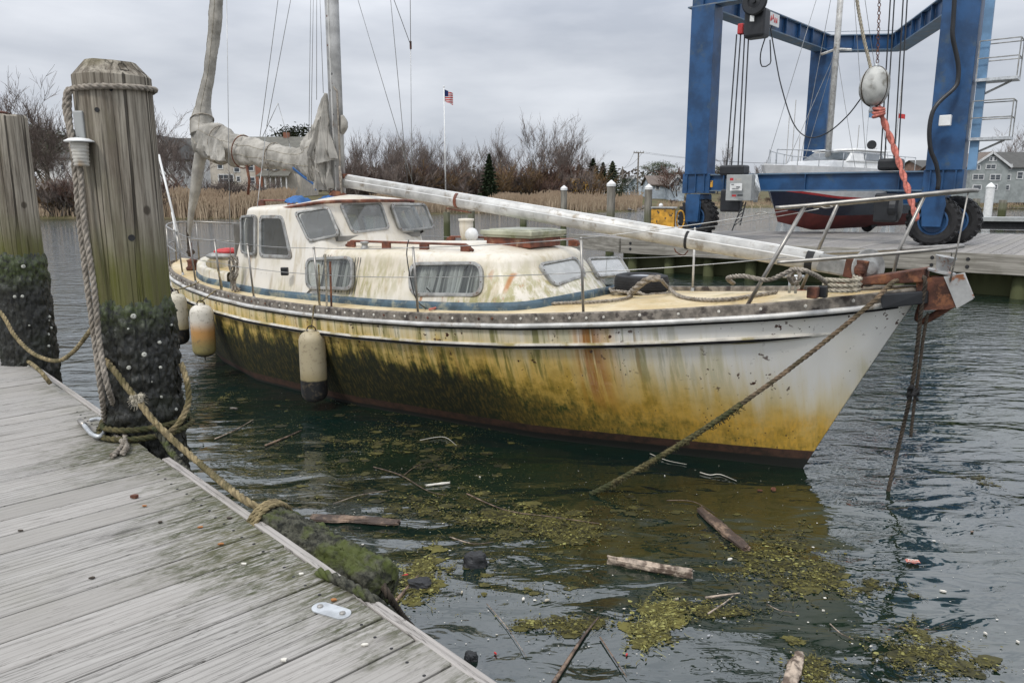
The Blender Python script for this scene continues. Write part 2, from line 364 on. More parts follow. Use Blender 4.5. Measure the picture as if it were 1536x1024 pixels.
def weedm():
    t=NT('wet_rockweed',.42,.5); n=t.noise(30,6,.7); b=t.noise(5,4,.6); x,y,z=t.sep()
    c=t.mix(t.ss(n,.35,.65),(.005,.006,.005),(.026,.026,.020)); c=t.mix(t.mul(t.ss(b,.5,.7),.4),c,(.018,.024,.009))
    c=t.mix(t.mul(t.ss(z,1.55,1.78),t.ss(n,.35,.6)),c,(.042,.058,.012)); t.col(c); t.bump(n,.7,.01); return t.m
M['weed']=weedm()
def mossm():
    t=NT('mossy_growth',.85,.3); n=t.noise(26,6,.7); b=t.noise(7,4,.6)
    c=t.mix(t.ss(n,.35,.65),(.010,.011,.008),(.085,.084,.062)); c=t.mix(t.mul(t.ss(b,.46,.62),.7),c,(.072,.090,.016)); t.col(c); t.bump(n,.8,.012); return t.m
M['moss']=mossm()
M['barn']=simple('barnacle',(.42,.42,.37),.8,0,.3,40,.3,80)
def planks(name,rotz,grey=(.35,.335,.312),dark=(.17,.16,.145),mossy=True):
    t=NT(name,.85,.25); a=t.attr('board'); 
    src=t.map((1,1,1),(0,0,0),(0,0,rotz)); src0=src
    cmb=t.n('ShaderNodeCombineXYZ'); t.L(t.mul(a,37.0),cmb.inputs[2]); va=t.n('ShaderNodeVectorMath',operation='ADD'); t.L(src,va.inputs[0]); t.L(cmb.outputs[0],va.inputs[1]); src=va.outputs[0]
    g=t.noise(1,8,.68,t.map((2.0,19,1),src=src),1.2); ring=t.wave(1,5.5,3,t.map((.55,9.5,1),src=src),'Y',.8)
    fi=t.noise(1,5,.75,t.map((9,150,1),src=src)); big=t.noise(1.6,5,.6)
    dk_=tuple(lerp(a_,b_,.62) for a_,b_ in zip(dark,grey)); c=t.mix(t.ss(g,.34,.66),dk_,grey); ln=t.math('ABSOLUTE',t.math('SUBTRACT',t.noise(1,5,.6,t.map((1.1,26,1),(0,5,0),src=src),1.5),.5)); c=t.mix(t.mul(t.ss(ln,.016,.003),.85),c,tuple(v*.38 for v in dark)); c=t.mix(t.mul(t.ss(ring,.80,.96),.35),c,tuple(v*.42 for v in dark))
    kn=t.vor(1,t.map((.9,5.4,1),src=src)); c=t.mix(t.mul(t.ss(kn,.085,.06),.8),c,tuple(v*.38 for v in dark)); c=t.mix(t.mul(t.mul(t.ss(kn,.16,.10),t.ss(kn,.07,.10)),.5),c,tuple(v*.6 for v in dark))
    c=t.mix(t.mul(t.ss(fi,.55,.78),.4),c,tuple(v*.55 for v in dark)); c=t.mix(t.mul(t.ss(fi,.45,.25),.3),c,tuple(min(1,v*1.25) for v in grey))
    c=t.mix(t.ss(a,0,1,0,.40),c,(.39,.365,.335)); c=t.mix(t.mul(t.ss(a,.7,1),.5),c,(.20,.19,.17)); c=t.mix(t.mul(t.ss(big,.5,.75),.35),c,(.22,.21,.17))
    if mossy:
        e=t.attr('edge'); m=t.noise(1,8,.75,t.map((3.5,9,1),src=src0)); m2=t.noise(1,7,.75,t.map((14,60,1),src=src0))
        k=t.mul(t.ss(t.addv(e,t.mul(t.math('SUBTRACT',m,.5),1.7)),.42,.98),t.ss(m2,.36,.56)); c=t.mix(t.mul(k,.92),c,t.mix(t.ss(m,.4,.6),(.075,.072,.03),(.04,.045,.014)))
    t.col(c); t.bump(t.addv(g,t.math('SUBTRACT',t.mul(fi,.6),t.mul(ring,.3))),.4,.004); return t.m
# ================= WATER =================
def waterm():
    t=NT('harbour_water',.012,.5); t.b.inputs['IOR'].default_value=2.05
    x,y,z=t.sep()
    near=t.ss(y,6.5,15)
    rt=t.mul(t.ss(x,1.6,4.5),t.ss(y,3.8,5.6))
    big=t.noise(1.0,2,.5,t.map((.75,1.5,1)),.6); mid=t.noise(1.0,3,.5,t.map((2.4,5.0,1)),.5); chop=t.noise(1.0,3,.55,t.map((6,14,1)),.4); fine=t.noise(1.0,2,.5,t.map((16,34,1)))
    calm=t.ss(t.noise(.35,2,.5),.35,.65,.5,1)
    h=t.mul(big,.075)
    h=t.addv(h,t.mul(mid,t.addv(.017,t.addv(t.mul(near,.040),t.mul(rt,.028)))))
    h=t.addv(h,t.mul(t.mul(chop,calm),t.addv(.0010,t.addv(t.mul(near,.030),t.mul(rt,.006)))))
    h=t.addv(h,t.mul(fine,t.addv(.0002,t.mul(near,.002))))
    b=t.n('ShaderNodeBump'); b.inputs['Strength'].default_value=1; b.inputs['Distance'].default_value=1; t.L(h,b.inputs['Height']); t.L(b.outputs[0],t.b.inputs['Normal'])
    murk=t.noise(.6,4,.6); c=t.mix(t.ss(murk,.35,.7),(.004,.013,.011),(.010,.019,.009))
    t.col(c); return t.m
M['water']=waterm()
mb=MB(); mb.add([(-900,-60,0),(900,-60,0),(900,1500,0),(-900,1500,0)],[(0,1,2,3)])
tag(mb.build('water',M['water'],origin=False),kind='structure')

# ================= NEAR DOCK =================
DZ=.95
DK=thing('wooden_dock','grey weathered plank dock in the near left corner with mossy outer edge','dock',(-1.99,3.99,0),math.atan2(.69,.724))
DM=rootM(DK); DI=DM.inverted()
def dk(x,y,z=DZ): return DI@atz(x,y,z)          # pixel on deck height -> dock-local
def plank_mesh(mb,x0,x1,y0,y1,wid,zt,th,gap=.007,rnd=None):
    r=rnd or random.Random(3); y=y0
    while y<y1:
        mb.av=r.random(); a=r.uniform(-.006,.006); dz=r.uniform(-.0025,.0025)
        mb.box(((x0+x1+a)/2,y+wid/2,zt-th/2+dz),(x1-x0+a,wid-gap*r.uniform(.9,1.9),th)); y+=wid
mb=MB(); plank_mesh(mb,-7,0,-5.2,6.2,.185,DZ,.04)
def dockplankmat():
    # edge growth uses distance to the outer edge
    return planks('dock_planks',0)
def planks_fix(m):
    nt=m.node_tree
    for n in list(nt.nodes):
        if n.bl_idname=='ShaderNodeAttribute' and n.attribute_name=='edge':
            tc=nt.nodes.new('ShaderNodeTexCoord'); s=nt.nodes.new('ShaderNodeSeparateXYZ'); nt.links.new(tc.outputs['Object'],s.inputs[0])
            a=nt.nodes.new('ShaderNodeMapRange'); a.inputs[1].default_value=-1.0; a.inputs[2].default_value=.05; a.inputs[3].default_value=-.35; a.inputs[4].default_value=.95; nt.links.new(s.outputs[0],a.inputs[0])
            # growth is heaviest by the pile and by the log fender
            def near(c,w):
                q=nt.nodes.new('ShaderNodeMath'); q.operation='SUBTRACT'; nt.links.new(s.outputs[1],q.inputs[0]); q.inputs[1].default_value=c
                q2=nt.nodes.new('ShaderNodeMath'); q2.operation='ABSOLUTE'; nt.links.new(q.outputs[0],q2.inputs[0])
                r=nt.nodes.new('ShaderNodeMapRange'); r.inputs[1].default_value=w; r.inputs[2].default_value=0; r.inputs[3].default_value=-.26; r.inputs[4].default_value=.36; nt.links.new(q2.outputs[0],r.inputs[0]); return r.outputs[0]
            mxn=nt.nodes.new('ShaderNodeMath'); mxn.operation='MAXIMUM'; nt.links.new(near(-1.35,1.3),mxn.inputs[0]); nt.links.new(near(.25,.9),mxn.inputs[1])
            ad=nt.nodes.new('ShaderNodeMath'); ad.operation='ADD'; nt.links.new(a.outputs[0],ad.inputs[0]); nt.links.new(mxn.outputs[0],ad.inputs[1])
            for l in list(n.outputs['Fac'].links): nt.links.new(ad.outputs[0],l.to_socket)
    return m
M['dock']=planks_fix(dockplankmat())
mb.build('deck_planks',M['dock'],DK,bevel=.003,bseg=1,attr='board')
M['edge']=planks('edge_boards',pi/2,(.36,.335,.31),(.17,.155,.14),False)
for i,(a,b) in enumerate([(-5.2,-1.95),(-1.95,-.05),(.42,3.2),(3.2,6.2)]):
    mb=MB(); mb.av=.3+.17*i; mb.box((.024,(a+b)/2,DZ-.06),(.044,b-a-.006,.125)); mb.build('edge_board',M['edge'],DK,bevel=.006,attr='board')
mb=MB()
for x in (-.05,-2.2,-4.4,-6.6): mb.box((x-.03,.5,DZ-.19),(.08,11.2,.24))
mb.build('stringer',M['greywood'],DK)
# steel plate, with two bolts, on the deck near the edge
for k in range(46):
    yy=-2.9+.185*(k//2)+(.045 if k%2 else .14)-.02; xx=-.09+.006*sin(k*2.3)
    if abs(yy-.2)<.32: continue
    mb=MB(); mb.lathe([(.0065,0),(.006,.002),(.002,.003)],8,Matrix.Translation((xx,yy,DZ+.0005))); mb.build('nail_head',M['black'],DK)
c=dk(497,917); tp=thing('steel_plate','small rounded galvanised steel plate screwed to the near dock deck','plate',DM@Vector((c.x,c.y,DZ+.001)),DK.rotation_euler.z+R(-70))
mb=MB(); pr=[]
for k in range(24):
    a=2*pi*k/24; pr.append((.034*cos(a)+(.045 if cos(a)>0 else -.045),.034*sin(a)))
mb.prism(pr,.0,.006); mb.build('plate',M['galv'],tp,bevel=.001)
for sx in(-.05,.05):
    mb=MB(); mb.lathe([(.011,.006),(.011,.010),(.006,.013)],8,Matrix.Translation((sx,0,0))); mb.build('bolt',M['steel'],tp)

# ================= PILES =================
def pile_geo(h,r,zb,seed,facet=8,chamf=.1,topr=.55,n=48):
    rr=random.Random(seed); ph=[rr.uniform(0,6) for _ in range(6)]
    mb=MB(); zs=[zb+i*(h-chamf-zb)/40 for i in range(41)]
    def rad(a,z): return r*(1+.02*sin(3*a+ph[0])+.012*sin(7*a+ph[1]+z)+.010*noise.noise(Vector((cos(a)*3,sin(a)*3,z*.7+seed))))-.0025*max(0,sin(23*a+ph[2]+2*noise.noise(Vector((a,z*.5,seed)))))**6*3
    vs=[];fs=[]
    for z in zs:
        for k in range(n): a=2*pi*k/n; q=rad(a,z); vs.append((q*cos(a),q*sin(a),z))
    for k in range(n):
        a=2*pi*k/n; f=cos(pi/facet)/cos((a+.2)%(2*pi/facet)-pi/facet); vs.append((r*topr*f*cos(a),r*topr*f*sin(a),h+.004*sin(2*a)))
    N=len(zs)+1
    fs=[(i*n+k,i*n+(k+1)%n,(i+1)*n+(k+1)%n,(i+1)*n+k) for i in range(N-1) for k in range(n)]+[tuple((N-1)*n+k for k in range(n))]
    mb.add(vs,fs); return mb,rad
def growth(rad,z0,z1,seed,n=220,m=170,amp=.03):
    mb=MB()
    def fn(u,v):
        a=2*pi*u; z=lerp(z0,z1,v); p=Vector((cos(a),sin(a),z*3.2))
        d=abs(noise.noise(p*3+Vector((seed,0,0))))*.55+abs(noise.noise(p*9+Vector((0,seed,0))))*.4+abs(noise.noise(p*24))*.25
        edge=min(1,(z1+.05*noise.noise(Vector((a*3,seed,0)))-z)/.10); q=rad(a,z)-.006+max(-.004,(.010+amp*d*1.6)*max(0,edge))
        if edge<=0:q=rad(a,z)-.012
        return (q*cos(a),q*sin(a),z+.012*noise.noise(p*15))
    mb.grid(fn,n,m); return mb
def barnacles(root,rad,pts):
    for (a,z,s) in pts:
        q=rad(a,z)+.022; mb=MB(); Mx=Matrix.Translation((q*cos(a),q*sin(a),z))@Vector((cos(a),sin(a),.1)).to_track_quat('Z','Y').to_matrix().to_4x4()
        mb.lathe([(s,-.012),(s*.95,s*.25),(s*.6,s*.75),(s*.25,s*.8),(s*.18,s*.55)],9,Mx); mb.build('barnacle',M['barn'],root,smooth=True)
P1=Vector((-2.285,4.475,0)); P1R=.202
P2=Vector((-4.24,6.42,0)); P2R=.198
def screen_ang(P):  # azimuth pointing from the pile to the camera
    return math.atan2(-P.y,-P.x)
top1=atY(160,88,4.35).z; 
pile1=thing('mooring_pile','broad weathered mooring pile with rope looped round its flat mossy top','pile',P1)
mb,rad1=pile_geo(top1,P1R,-1.6,3,chamf=.085,topr=.66); autosmooth(mb.build('pile_timber',M['pile'],pile1),38)
growth(rad1,-.5,1.80,5).build('seaweed_growth',M['weed'],pile1,smooth=True)
c1=screen_ang(P1); rr=random.Random(5)
barnacles(pile1,rad1,[(c1+ a,z,s) for a,z,s in [(-.05,1.70,.017),(.12,1.47,.016),(-.28,1.40,.013),(.55,1.53,.011),(.5,1.38,.010),(.45,1.2,.009),(.85,1.1,.012),(1.0,1.62,.008),(1.1,.62,.010),(.9,.8,.012),(-.2,1.63,.006),(.25,1.3,.006),(.3,1.05,.006)]])
for (a,z,s) in [(-.45,2.85,.014),(-.05,2.96,.010),(.1,2.15,.02),(.3,2.44,.008)]:     # drilled holes and knots
    q=rad1(c1+a,z); mb=MB(); Mx=Matrix.Translation((q*cos(c1+a)*1.002,q*sin(c1+a)*1.002,z))@Vector((cos(c1+a),sin(c1+a),0)).to_track_quat('Z','Y').to_matrix().to_4x4()
    mb.lathe([(s,-.004),(s*.9,.002),(s*.5,.0015)],12,Mx); mb.build('bolt_hole',M['black'],pile1)
pile2=thing('mooring_pile','weathered mooring pile at the left edge with rusty cap and black weed below','pile',P2)
top2=atY(0,168,6.2).z
mb,rad2=pile_geo(top2,P2R,-1.6,9,chamf=.02,topr=.95); autosmooth(mb.build('pile_timber',M['pile'],pile2),38)
growth(rad2,-.5,1.92,8,180,140).build('seaweed_growth',M['weed'],pile2,smooth=True)
c2=screen_ang(P2)
barnacles(pile2,rad2,[(c2+a,z,s) for a,z,s in [(.15,1.8,.018),(-.25,1.55,.014),(0,1.55,.014),(.9,1.35,.015),(.75,1.2,.014),(.7,1.1,.012),(.1,1.3,.008),(.85,1.32,.01),(.95,1.25,.012),(-.1,.95,.01)]])
mb=MB(); mb.lathe([(.11,-.0),(.12,.012),(.07,.028),(.02,.03)],16,Matrix.Translation((-.02,-.02,top2))); mb.build('rusty_cap',M['rust'],pile2,smooth=True)

# dock light hung on the first pile
def on1(x,y,dy=0): return atY(x,y,P1.y-dy)
lp=on1(118,205,.24)
dl=thing('dock_light','small ribbed glass dock light with white cap on the left of the big pile','light',(lp.x,lp.y,on1(118,250,.24).z))
zz=lambda y:(on1(118,y,.24).z-dl.location.z)
M['lampglass']=simple('aged_lamp_glass',(.45,.43,.38),.25,0,.3,14,0,40,(.28,.2,.12),9,(.5,.7))
mb=MB(); hh=zz(213); pr=[(.030,0)]
for i in range(7): z=hh*i/7; pr+=[(.037+.008*i/7,z+.003),(.041+.008*i/7,z+hh/14),(.037+.008*i/7,z+hh/7-.003)]
mb.lathe(pr,20); mb.build('lamp_glass',M['lampglass'],dl,smooth=True)
mb=MB(); mb.lathe([(.075,hh),(.074,hh+.006),(.05,hh+.018),(.02,hh+.022)],24); mb.build('lamp_cap',M['white'],dl,smooth=True)
bx=on1(122,190,.15)-dl.location
mb=MB(); mb.box((bx.x+.01,bx.y,zz(186)),(.055,.09,.15)); mb.build('junction_box',M['greybox'],dl,bevel=.008)
bx=on1(128,215,.12)-dl.location
mb=MB(); mb.box((bx.x+.03,bx.y+.03,zz(200)),(.03,.10,.26)); mb.build('mounting_board',M['moss'],dl,bevel=.004)
mb=MB(); mb.tube([(bx.x-.02,bx.y-.04,zz(193)),(bx.x-.03,bx.y-.06,zz(200)),(bx.x-.05,bx.y-.05,zz(206)),(0,0,hh+.02)],.007,8); mb.sphere((bx.x-.02,bx.y-.05,zz(202)),.014,8); mb.build('bracket',M['blackp'],dl,smooth=True)

# ropes on the first pile
def around(P,rad,a0,a1,z0,z1,r,n=14,off=0): return [Vector((P.x+(rad(a,z)+r+off)*cos(a),P.y+(rad(a,z)+r+off)*sin(a),z)) for a,z in [(lerp(a0,a1,i/n),lerp(z0,z1,i/n)) for i in range(n+1)]]
zt=on1(160,131,.2).z; r=.017
lp0=around(P1,rad1,c1-1.35,c1+1.6,zt-.005,zt+.02,r,12)
back=around(P1,rad1,c1+1.6,c1+2*pi-1.5,zt+.02,zt-.0,r,14)
a=on1(101,135,.10); b=on1(106,190,.12)
loop=[on1(120,250,.22),on1(107,200,.20),on1(103,160,.18),on1(104,135,.20)]+lp0[1:]+back+[a,on1(98,160,.12),on1(106,205,.14),on1(113,260,.16)]
hang1=[on1(113,260,.16),on1(119,330,.18),on1(131,430,.2),on1(143,520,.22),on1(152,590,.26),atz(160,640,1.0),atz(176,655,.975),atz(190,668,.97),atz(184,680,.97)]
hang2=[on1(120,250,.22),on1(126,330,.24),on1(141,430,.26),on1(150,520,.28),on1(163,585,.32),atz(178,625,1.05),atz(188,655,.985),atz(181,672,.97),atz(168,684,.97)]
mb=MB(); mb.rope(hang2[::-1]+loop[1:-1]+hang1,r); tag(mb.build('mooring_rope',M['ropeg'],smooth=True),'thick grey rope looped round the top of the big pile, hanging down its left side','rope')
# tan working rope: round the foot of the pile and away to the log
r=.019
wrap=[]
for k in range(2): wrap+=around(P1,rad1,c1-1.5+k*.02,c1+2*pi-1.55,(.972+.042*k+.01*(k==1)),.985+.042*k,r,22,.02+.02*(k==0))
mb=MB(); mb.rope(wrap,r); tag(mb.build('rope_turns',M['ropem'],smooth=True),'dirty rope turns wound round the foot of the big pile at deck level','rope')
kn=on1(207,600,.42)
ra=[on1(150,520,.0),on1(158,538,.18)]+[on1(175,560,.30),on1(190,580,.36),kn,on1(228,628,.46),on1(262,662,.5),on1(300,695,.60),atz(345,733,.99),atz(378,756,.96),atz(398,763,.93)]
mb=MB(); mb.rope(ra,r); 
mb.rope([on1(272,545,-.02),on1(281,575,.05),on1(282,605,.1),on1(268,635,.2),on1(245,655,.26)],r)
ro=mb.build('log_rope',M['ropet'],smooth=True); tag(ro,'tan rope from a frayed knot on the big pile to the mossy log','rope')
mb=MB(); rk=random.Random(4)
for k in range(7):
    p=[kn+Vector((rk.uniform(-.03,.03),rk.uniform(-.03,.02),rk.uniform(-.03,.04))) for _ in range(5)]; mb.rope(p+[p[0]],.009,n=4)
for k in range(60):
    d=Vector((rk.gauss(0,1),rk.gauss(0,1),rk.gauss(0,1))).normalized(); p=kn+d*.025; mb.tube([p,p+d*.02,p+d*.032+Vector((0,0,-.008))],.0012,3)
mb.build('frayed_knot',M['ropel'],ro,world=True,smooth=True)
r=.02
mb=MB(); mb.rope([on1(232,640,.34),on1(250,668,.36),atz(275,700,.93),atz(300,725,.90),atz(320,745,.86),atz(345,775,.78)],r); tag(mb.build('mossy_rope',M['moss'],smooth=True),'thick mossy rope sloping down beside the big pile to the dock edge','rope')
# rope across to the second pile
r=.016
q0=atY(-40,440,6.0)
mb=MB(); mb.rope([q0,atY(0,468,5.9),atY(22,503,5.8),atY(50,530,5.6),atY(85,541,5.4),atY(110,527,5.2),atY(132,500,5.0),on1(150,478,0)],r); tag(mb.build('slack_rope',M['ropet'],smooth=True),'slack tan rope hanging between the two mooring piles','rope')
mb=MB(); mb.rope([atz(-20,520,.99),atz(10,532,.98),atz(38,540,.97),atY(60,556,5.4),atY(75,575,5.3)],r); tag(mb.build('rope_end',M['ropet'],smooth=True),'short tan rope lying on the dock edge below the left pile','rope')
# cleats
def cleat(px,py,label,rz,s=1):
    c=atz(px,py,DZ+.003); t=thing('dock_cleat',label,'cleat',c,rz)
    mb=MB(); mb.tube(spline([(-.13*s,0,.05),(-.1*s,0,.055),(0,0,.05),(.1*s,0,.055),(.13*s,.0,.05)],.02),lambda u:.010+.012*sin(pi*u),10); mb.build('horn',M['galv'],t,smooth=True)
    mb=MB(); mb.box((0,0,.006),(.13,.07,.012)); mb.build('base_plate',M['galv'],t,bevel=.003)
    for sx in(-.035,.035):
        mb=MB(); mb.tube([(sx,0,.01),(sx*.9,0,.05)],.013,8); mb.build('leg',M['galv'],t,smooth=True)
    return t
cleat(6,528,'grey metal cleat on the dock at the left edge of the picture',R(100))
# the shackle-like hook by the big pile
hk=thing('mooring_ring','bent grey metal ring lying on the dock beside the big pile','ring',atz(138,645,DZ))
L=lambda x,y,z:atz(x,y,z)-hk.location
mb=MB(); mb.tube(spline([L(122,632,.975),L(128,640,.985),L(138,651,.985),L(150,654,.985),L(158,645,.99),L(157,634,1.0),L(148,628,1.0),L(136,630,.985)],.01),.013,10); mb.build('ring',M['galv'],hk,smooth=True)
mb=MB(); mb.tube([L(120,631,.97),L(126,637,.985)],.018,10); mb.build('pin',M['steel'],hk,smooth=True)
# mossy log fender hung against the dock edge
A=atz(388,784,.90)+Vector((.015,.01,0)); Bq=atz(572,890,.80)+Vector((.02,.02,0))
lg=thing('log_fender','shaggy moss covered log fender hung along the near dock edge','log',((A+Bq)/2)); ax=(Bq-A); LL=ax.length; ax.normalize(); up=Vector((0,0,1)); sd_=ax.cross(up).normalized(); up=sd_.cross(ax)
def lf(u,v):
    a=2*pi*v; l=u*LL; q=.088*(1-.0*u)*min(1,(u/.045+.35))*min(1,((1-u)/.05+.35))
    p=Vector((l*3,cos(a),sin(a)))
    d=abs(noise.noise(p*2.5))*.03+abs(noise.noise(p*8))*.022+abs(noise.noise(p*22))*.012
    q+=d; o=A+ax*l+sd_*q*cos(a)+up*q*sin(a)-lg.location; return o
mb=MB(); mb.grid(lf,200,90); n0=91
mb.add([A+ax*.005-lg.location],[]); 
mb.f+= [(len(mb.v)-1,k+1,k) for k in range(90)]; mb.m+=[0]*90
mb.add([Bq-ax*.0-lg.location],[]); mb.f+=[(len(mb.v)-1,200*91+k,200*91+k+1) for k in range(90)]; mb.m+=[0]*90
mb.build('mossy_log',M['moss'],lg,smooth=True)
mb=MB()
for k in range(3): mb.rope([A+ax*(.03+.02*k)+(sd_*cos(t)+up*sin(t))*.112-lg.location for t in [i*2*pi/16 for i in range(17)]],.012)
mb.build('lashing',M['ropet'],lg,smooth=True)
mb=MB(); mb.rope([atz(478,858,.96),atz(505,868,.97),atz(530,881,.97),atz(556,897,.96),atz(580,915,.88),atz(604,940,.62)],.021); mb.build('lower_rope',M['moss'],lg,world=True,smooth=True)
mb=MB(); mb.rope([Bq-ax*.05+up*.04,atz(583,893,.80),atz(602,922,.62),atz(622,945,.36),atz(640,965,.1),atz(650,980,-.1)],.016,); mb.build('hanging_rope',M['roped'],lg,world=True,smooth=True)
rt=random.Random(12); mb=MB()
for k in range(2600):
    u=rt.random(); a=rt.uniform(0,6.28); o=A+ax*(u*LL)+(sd_*cos(a)+up*sin(a))*.095; d=(sd_*cos(a)+up*sin(a)+ax*rt.gauss(0,.5)+Vector((0,0,-.35))).normalized(); l_=rt.uniform(.012,.04); sdw=d.orthogonal().normalized()*.0016
    mb.add([o-sdw,o+sdw,o+d*l_+Vector((0,0,-.006))],[(0,1,2)])
tag(mb.build('moss_tufts',M['moss'],lg,world=True),kind='stuff')
# litter on the deck: leaves and chips
rl=random.Random(11)
M['leaf']=simple('dead_leaf',(.30,.12,.03),.7,0,.5,30); M['shell']=simple('shell_chip',(.6,.57,.5),.6,0,.2)
for i,(x,y,k) in enumerate([(202,746,'b'),(300,791,'l'),(332,816,'l'),(366,846,'s'),(217,759,'l'),(240,783,'m'),(138,867,'m'),(452,861,'s'),(500,900,'l'),(31,796,'m'),(548,967,'s'),(426,990,'s'),(344,777,'m')]):
    c=atz(x,y,DZ+.004); s=.012 if k!='b' else .02; mb=MB(); n=7; pts=[]
    for q in range(n): a=2*pi*q/n; pts.append((c.x+s*rl.uniform(.6,1.3)*cos(a),c.y+s*.6*rl.uniform(.6,1.3)*sin(a)))
    mb.prism(pts,c.z,c.z+.005 if k!='b' else c.z+.014)
    nm,mt,lb={'b':('bark_chip',M['rust'],'brown bark lump lying on the grey dock planks'),'l':('dead_leaf',M['leaf'],'orange dead leaf lying on the dock planks'),'s':('shell_chip',M['shell'],'pale shell chip lying on the dock planks'),'m':('dirt_crumb',M['roped'],'small dark crumb lying on the dock planks')}[k]
    tag(mb.build(nm,mt),lb,nm.replace('_',' '),{'b':None,'l':'dead leaves on the dock','s':'shell chips on the dock','m':'dark crumbs on the dock'}[k])
# ================= THE OLD SAILBOAT (local: x aft from stem, y towards the dock, z up) =================
ANG=R(38); BOW=Vector((3.215,5.82,0))
BT=thing('sailboat','old abandoned white sailboat stained yellow and green by algae, moored beside the dock','sailboat',BOW,math.atan2(sin(ANG),-cos(ANG)))
BM=rootM(BT); BI=BM.inverted(); BR=BI.to_3x3(); CL=BI@Vector((0,0,H))
def rl_(x,y): return BR@ray(x,y)
def onb(x,y,b): r=rl_(x,y); return CL+r*((b-CL.y)/r.y)
def ons(x,y,s): r=rl_(x,y); return CL+r*((s-CL.x)/r.x)
def onz(x,y,z): r=rl_(x,y); return CL+r*((z-CL.z)/r.z)
def onp(x,y,p0,n): r=rl_(x,y); n=Vector(n); return CL+r*((Vector(p0)-CL).dot(n)/r.dot(n))
SS=[0,.12,.3,.6,1,1.9,3,4,5,6,7,8.1,9,9.8,10.5,11,11.2]
SB=[0.02,.17,.33,.54,.73,1.05,1.32,1.42,1.45,1.44,1.40,1.29,1.12,.90,.62,.33,0.02]
def smooth_interp(xs,ys):
    xs=np.array(xs);ys=np.array(ys); g=np.linspace(xs[0],xs[-1],400); v=np.interp(g,xs,ys)
    k=np.hanning(15); k/=k.sum(); vp=np.pad(v,7,mode='edge'); vv=np.convolve(vp,k,'valid')
    wgt=np.clip(np.minimum(g-xs[0],xs[-1]-g)/.3,0,1); v=vv*wgt+v*(1-wgt)
    return lambda s: float(np.interp(s,g,v))
beam=smooth_interp(SS,SB)
shz=smooth_interp([0,.33,.96,1.7,2.27,3.08,4.09,5.12,6.03,7.15,8.1,9,10,11.2],[1.69,1.635,1.55,1.465,1.405,1.33,1.255,1.20,1.17,1.155,1.17,1.20,1.25,1.32])
wlb=smooth_interp([0,.1,.25,.5,.7,.85,.95,1],[0.012,.33,.78,1.12,1.15,.80,.36,0.012])   # waterline half beam by fraction
LOA=11.2
def hullp(u,t,side=1):
    # t 0 sheer .. 1 waterline .. 1.4 below
    tt=min(t,1.0); s0=.79*tt**.96; s1=LOA-1.0*tt**1.6; s=s0+(s1-s0)*u
    sd=u*LOA; bd=beam(sd); bw=wlb(u); k=tt**1.45
    b=bd*(1-k)+bw*k; b+= .045*sin(pi*tt)*min(1,u*5)*min(1,(1-u)*5)
    z=(shz(sd)-.05)*(1-tt)
    if t>1: q=(t-1)/.4; z=-.5*q; b=bw*(1-q*q*.9); s=s0+.25*q+(s1-s0-.8*q)*u
    return Vector((s,b*side,z))
us=[ (1-cos(pi*i/150))/2*.35+.65*i/150 for i in range(151)]
mb=MB()
for side in(1,-1):
    mb.grid(lambda i,j:hullp(us[int(round(i*150))],j*1.4,side),150,35,flip=(side>0))
HU=mb.build('hull',M['hull'],BT,smooth=True)
def hb(s,z):  # half beam of hull at s,z
    u=min(1,max(0,s/LOA)); lo,hi=0.0,1.0
    for _ in range(24):
        m=(lo+hi)/2; 
        # find u for this t so that s matches
        s0=.79*m**.96; s1=LOA-1.0*m**1.6; uu=min(1,max(0,(s-s0)/(s1-s0)))
        if hullp(uu,m).z>z: lo=m
        else: hi=m
    return hullp(uu,m).y
def deckz(s,b): return shz(s)-.055+.06*(1-(b/max(.2,beam(s)))**2)
mb=MB()
mb.grid(lambda i,j:(lambda s,b:Vector((s,b,deckz(s,b))))(i*LOA,(j*2-1)*max(.005,(beam(i*LOA)-.03))),110,16)
mb.build('deck',M['deck'],BT,smooth=True)
# bulwark rail, rubbing strip and moulding
def alongs(fn,s0,s1,n): return [fn(lerp(s0,s1,i/n)) for i in range(n+1)]
def strip(mb,prof,side,s0=0.0,s1=LOA,n=140,off=None):
    # prof: list of (db,dz) relative to sheer edge
    P=len(prof)
    def fn(i,j):
        s=s0+(s1-s0)*i; db,dz=prof[int(round(j*(P-1)))]; return Vector((s,side*max(.004,(beam(s)+db)),shz(s)+dz))
    mb.grid(fn,n,P-1,flip=side<0)
mb=MB()
for sd in(1,-1): strip(mb,[(.012,-.085),(.014,-.01),(.006,0),(-.03,0),(-.036,-.01),(-.036,-.075)],sd,.03)
autosmooth(mb.build('toe_rail',M['greywood'],BT),30)
mb=MB()
for sd in(1,-1): strip(mb,[(.0,-.085),(.03,-.088),(.042,-.10),(.042,-.118),(.03,-.13),(-.01,-.133)],sd,.12)
autosmooth(mb.build('rub_rail',M['aluspar'],BT),50)
mb=MB()
for sd in(1,-1): strip(mb,[(.0,-.131),(.022,-.135),(.022,-.145),(-.01,-.15)],sd,.12)
mb.build('dark_gap_strip',M['matte'],BT)  # black strip drawn for the dark gap below the rub rail
def mould(mb,side,dz,h,d,s0,s1,n=130):
    pr=[(0,h),(d*.7,h*.8),(d,h*.2),(d,-h*.3),(d*.6,-h*.9),(0,-h)]
    def fn(i,j):
        s=s0+(s1-s0)*i; z=shz(s)-dz; q=pr[int(round(j*5))]; tp=min(1,i*26)**.5*min(1,(1-i)*26)**.5; zz_=z+q[1]*tp
        return Vector((s,side*(hb(s,zz_)+q[0]*tp-.004),zz_))
    mb.grid(fn,n,5,flip=side<0)
M['strake']=simple('stained_strake',(.60,.57,.50),.4,0,.25,4,0,40,(.34,.28,.12),3,(.5,.65))
mb=MB()
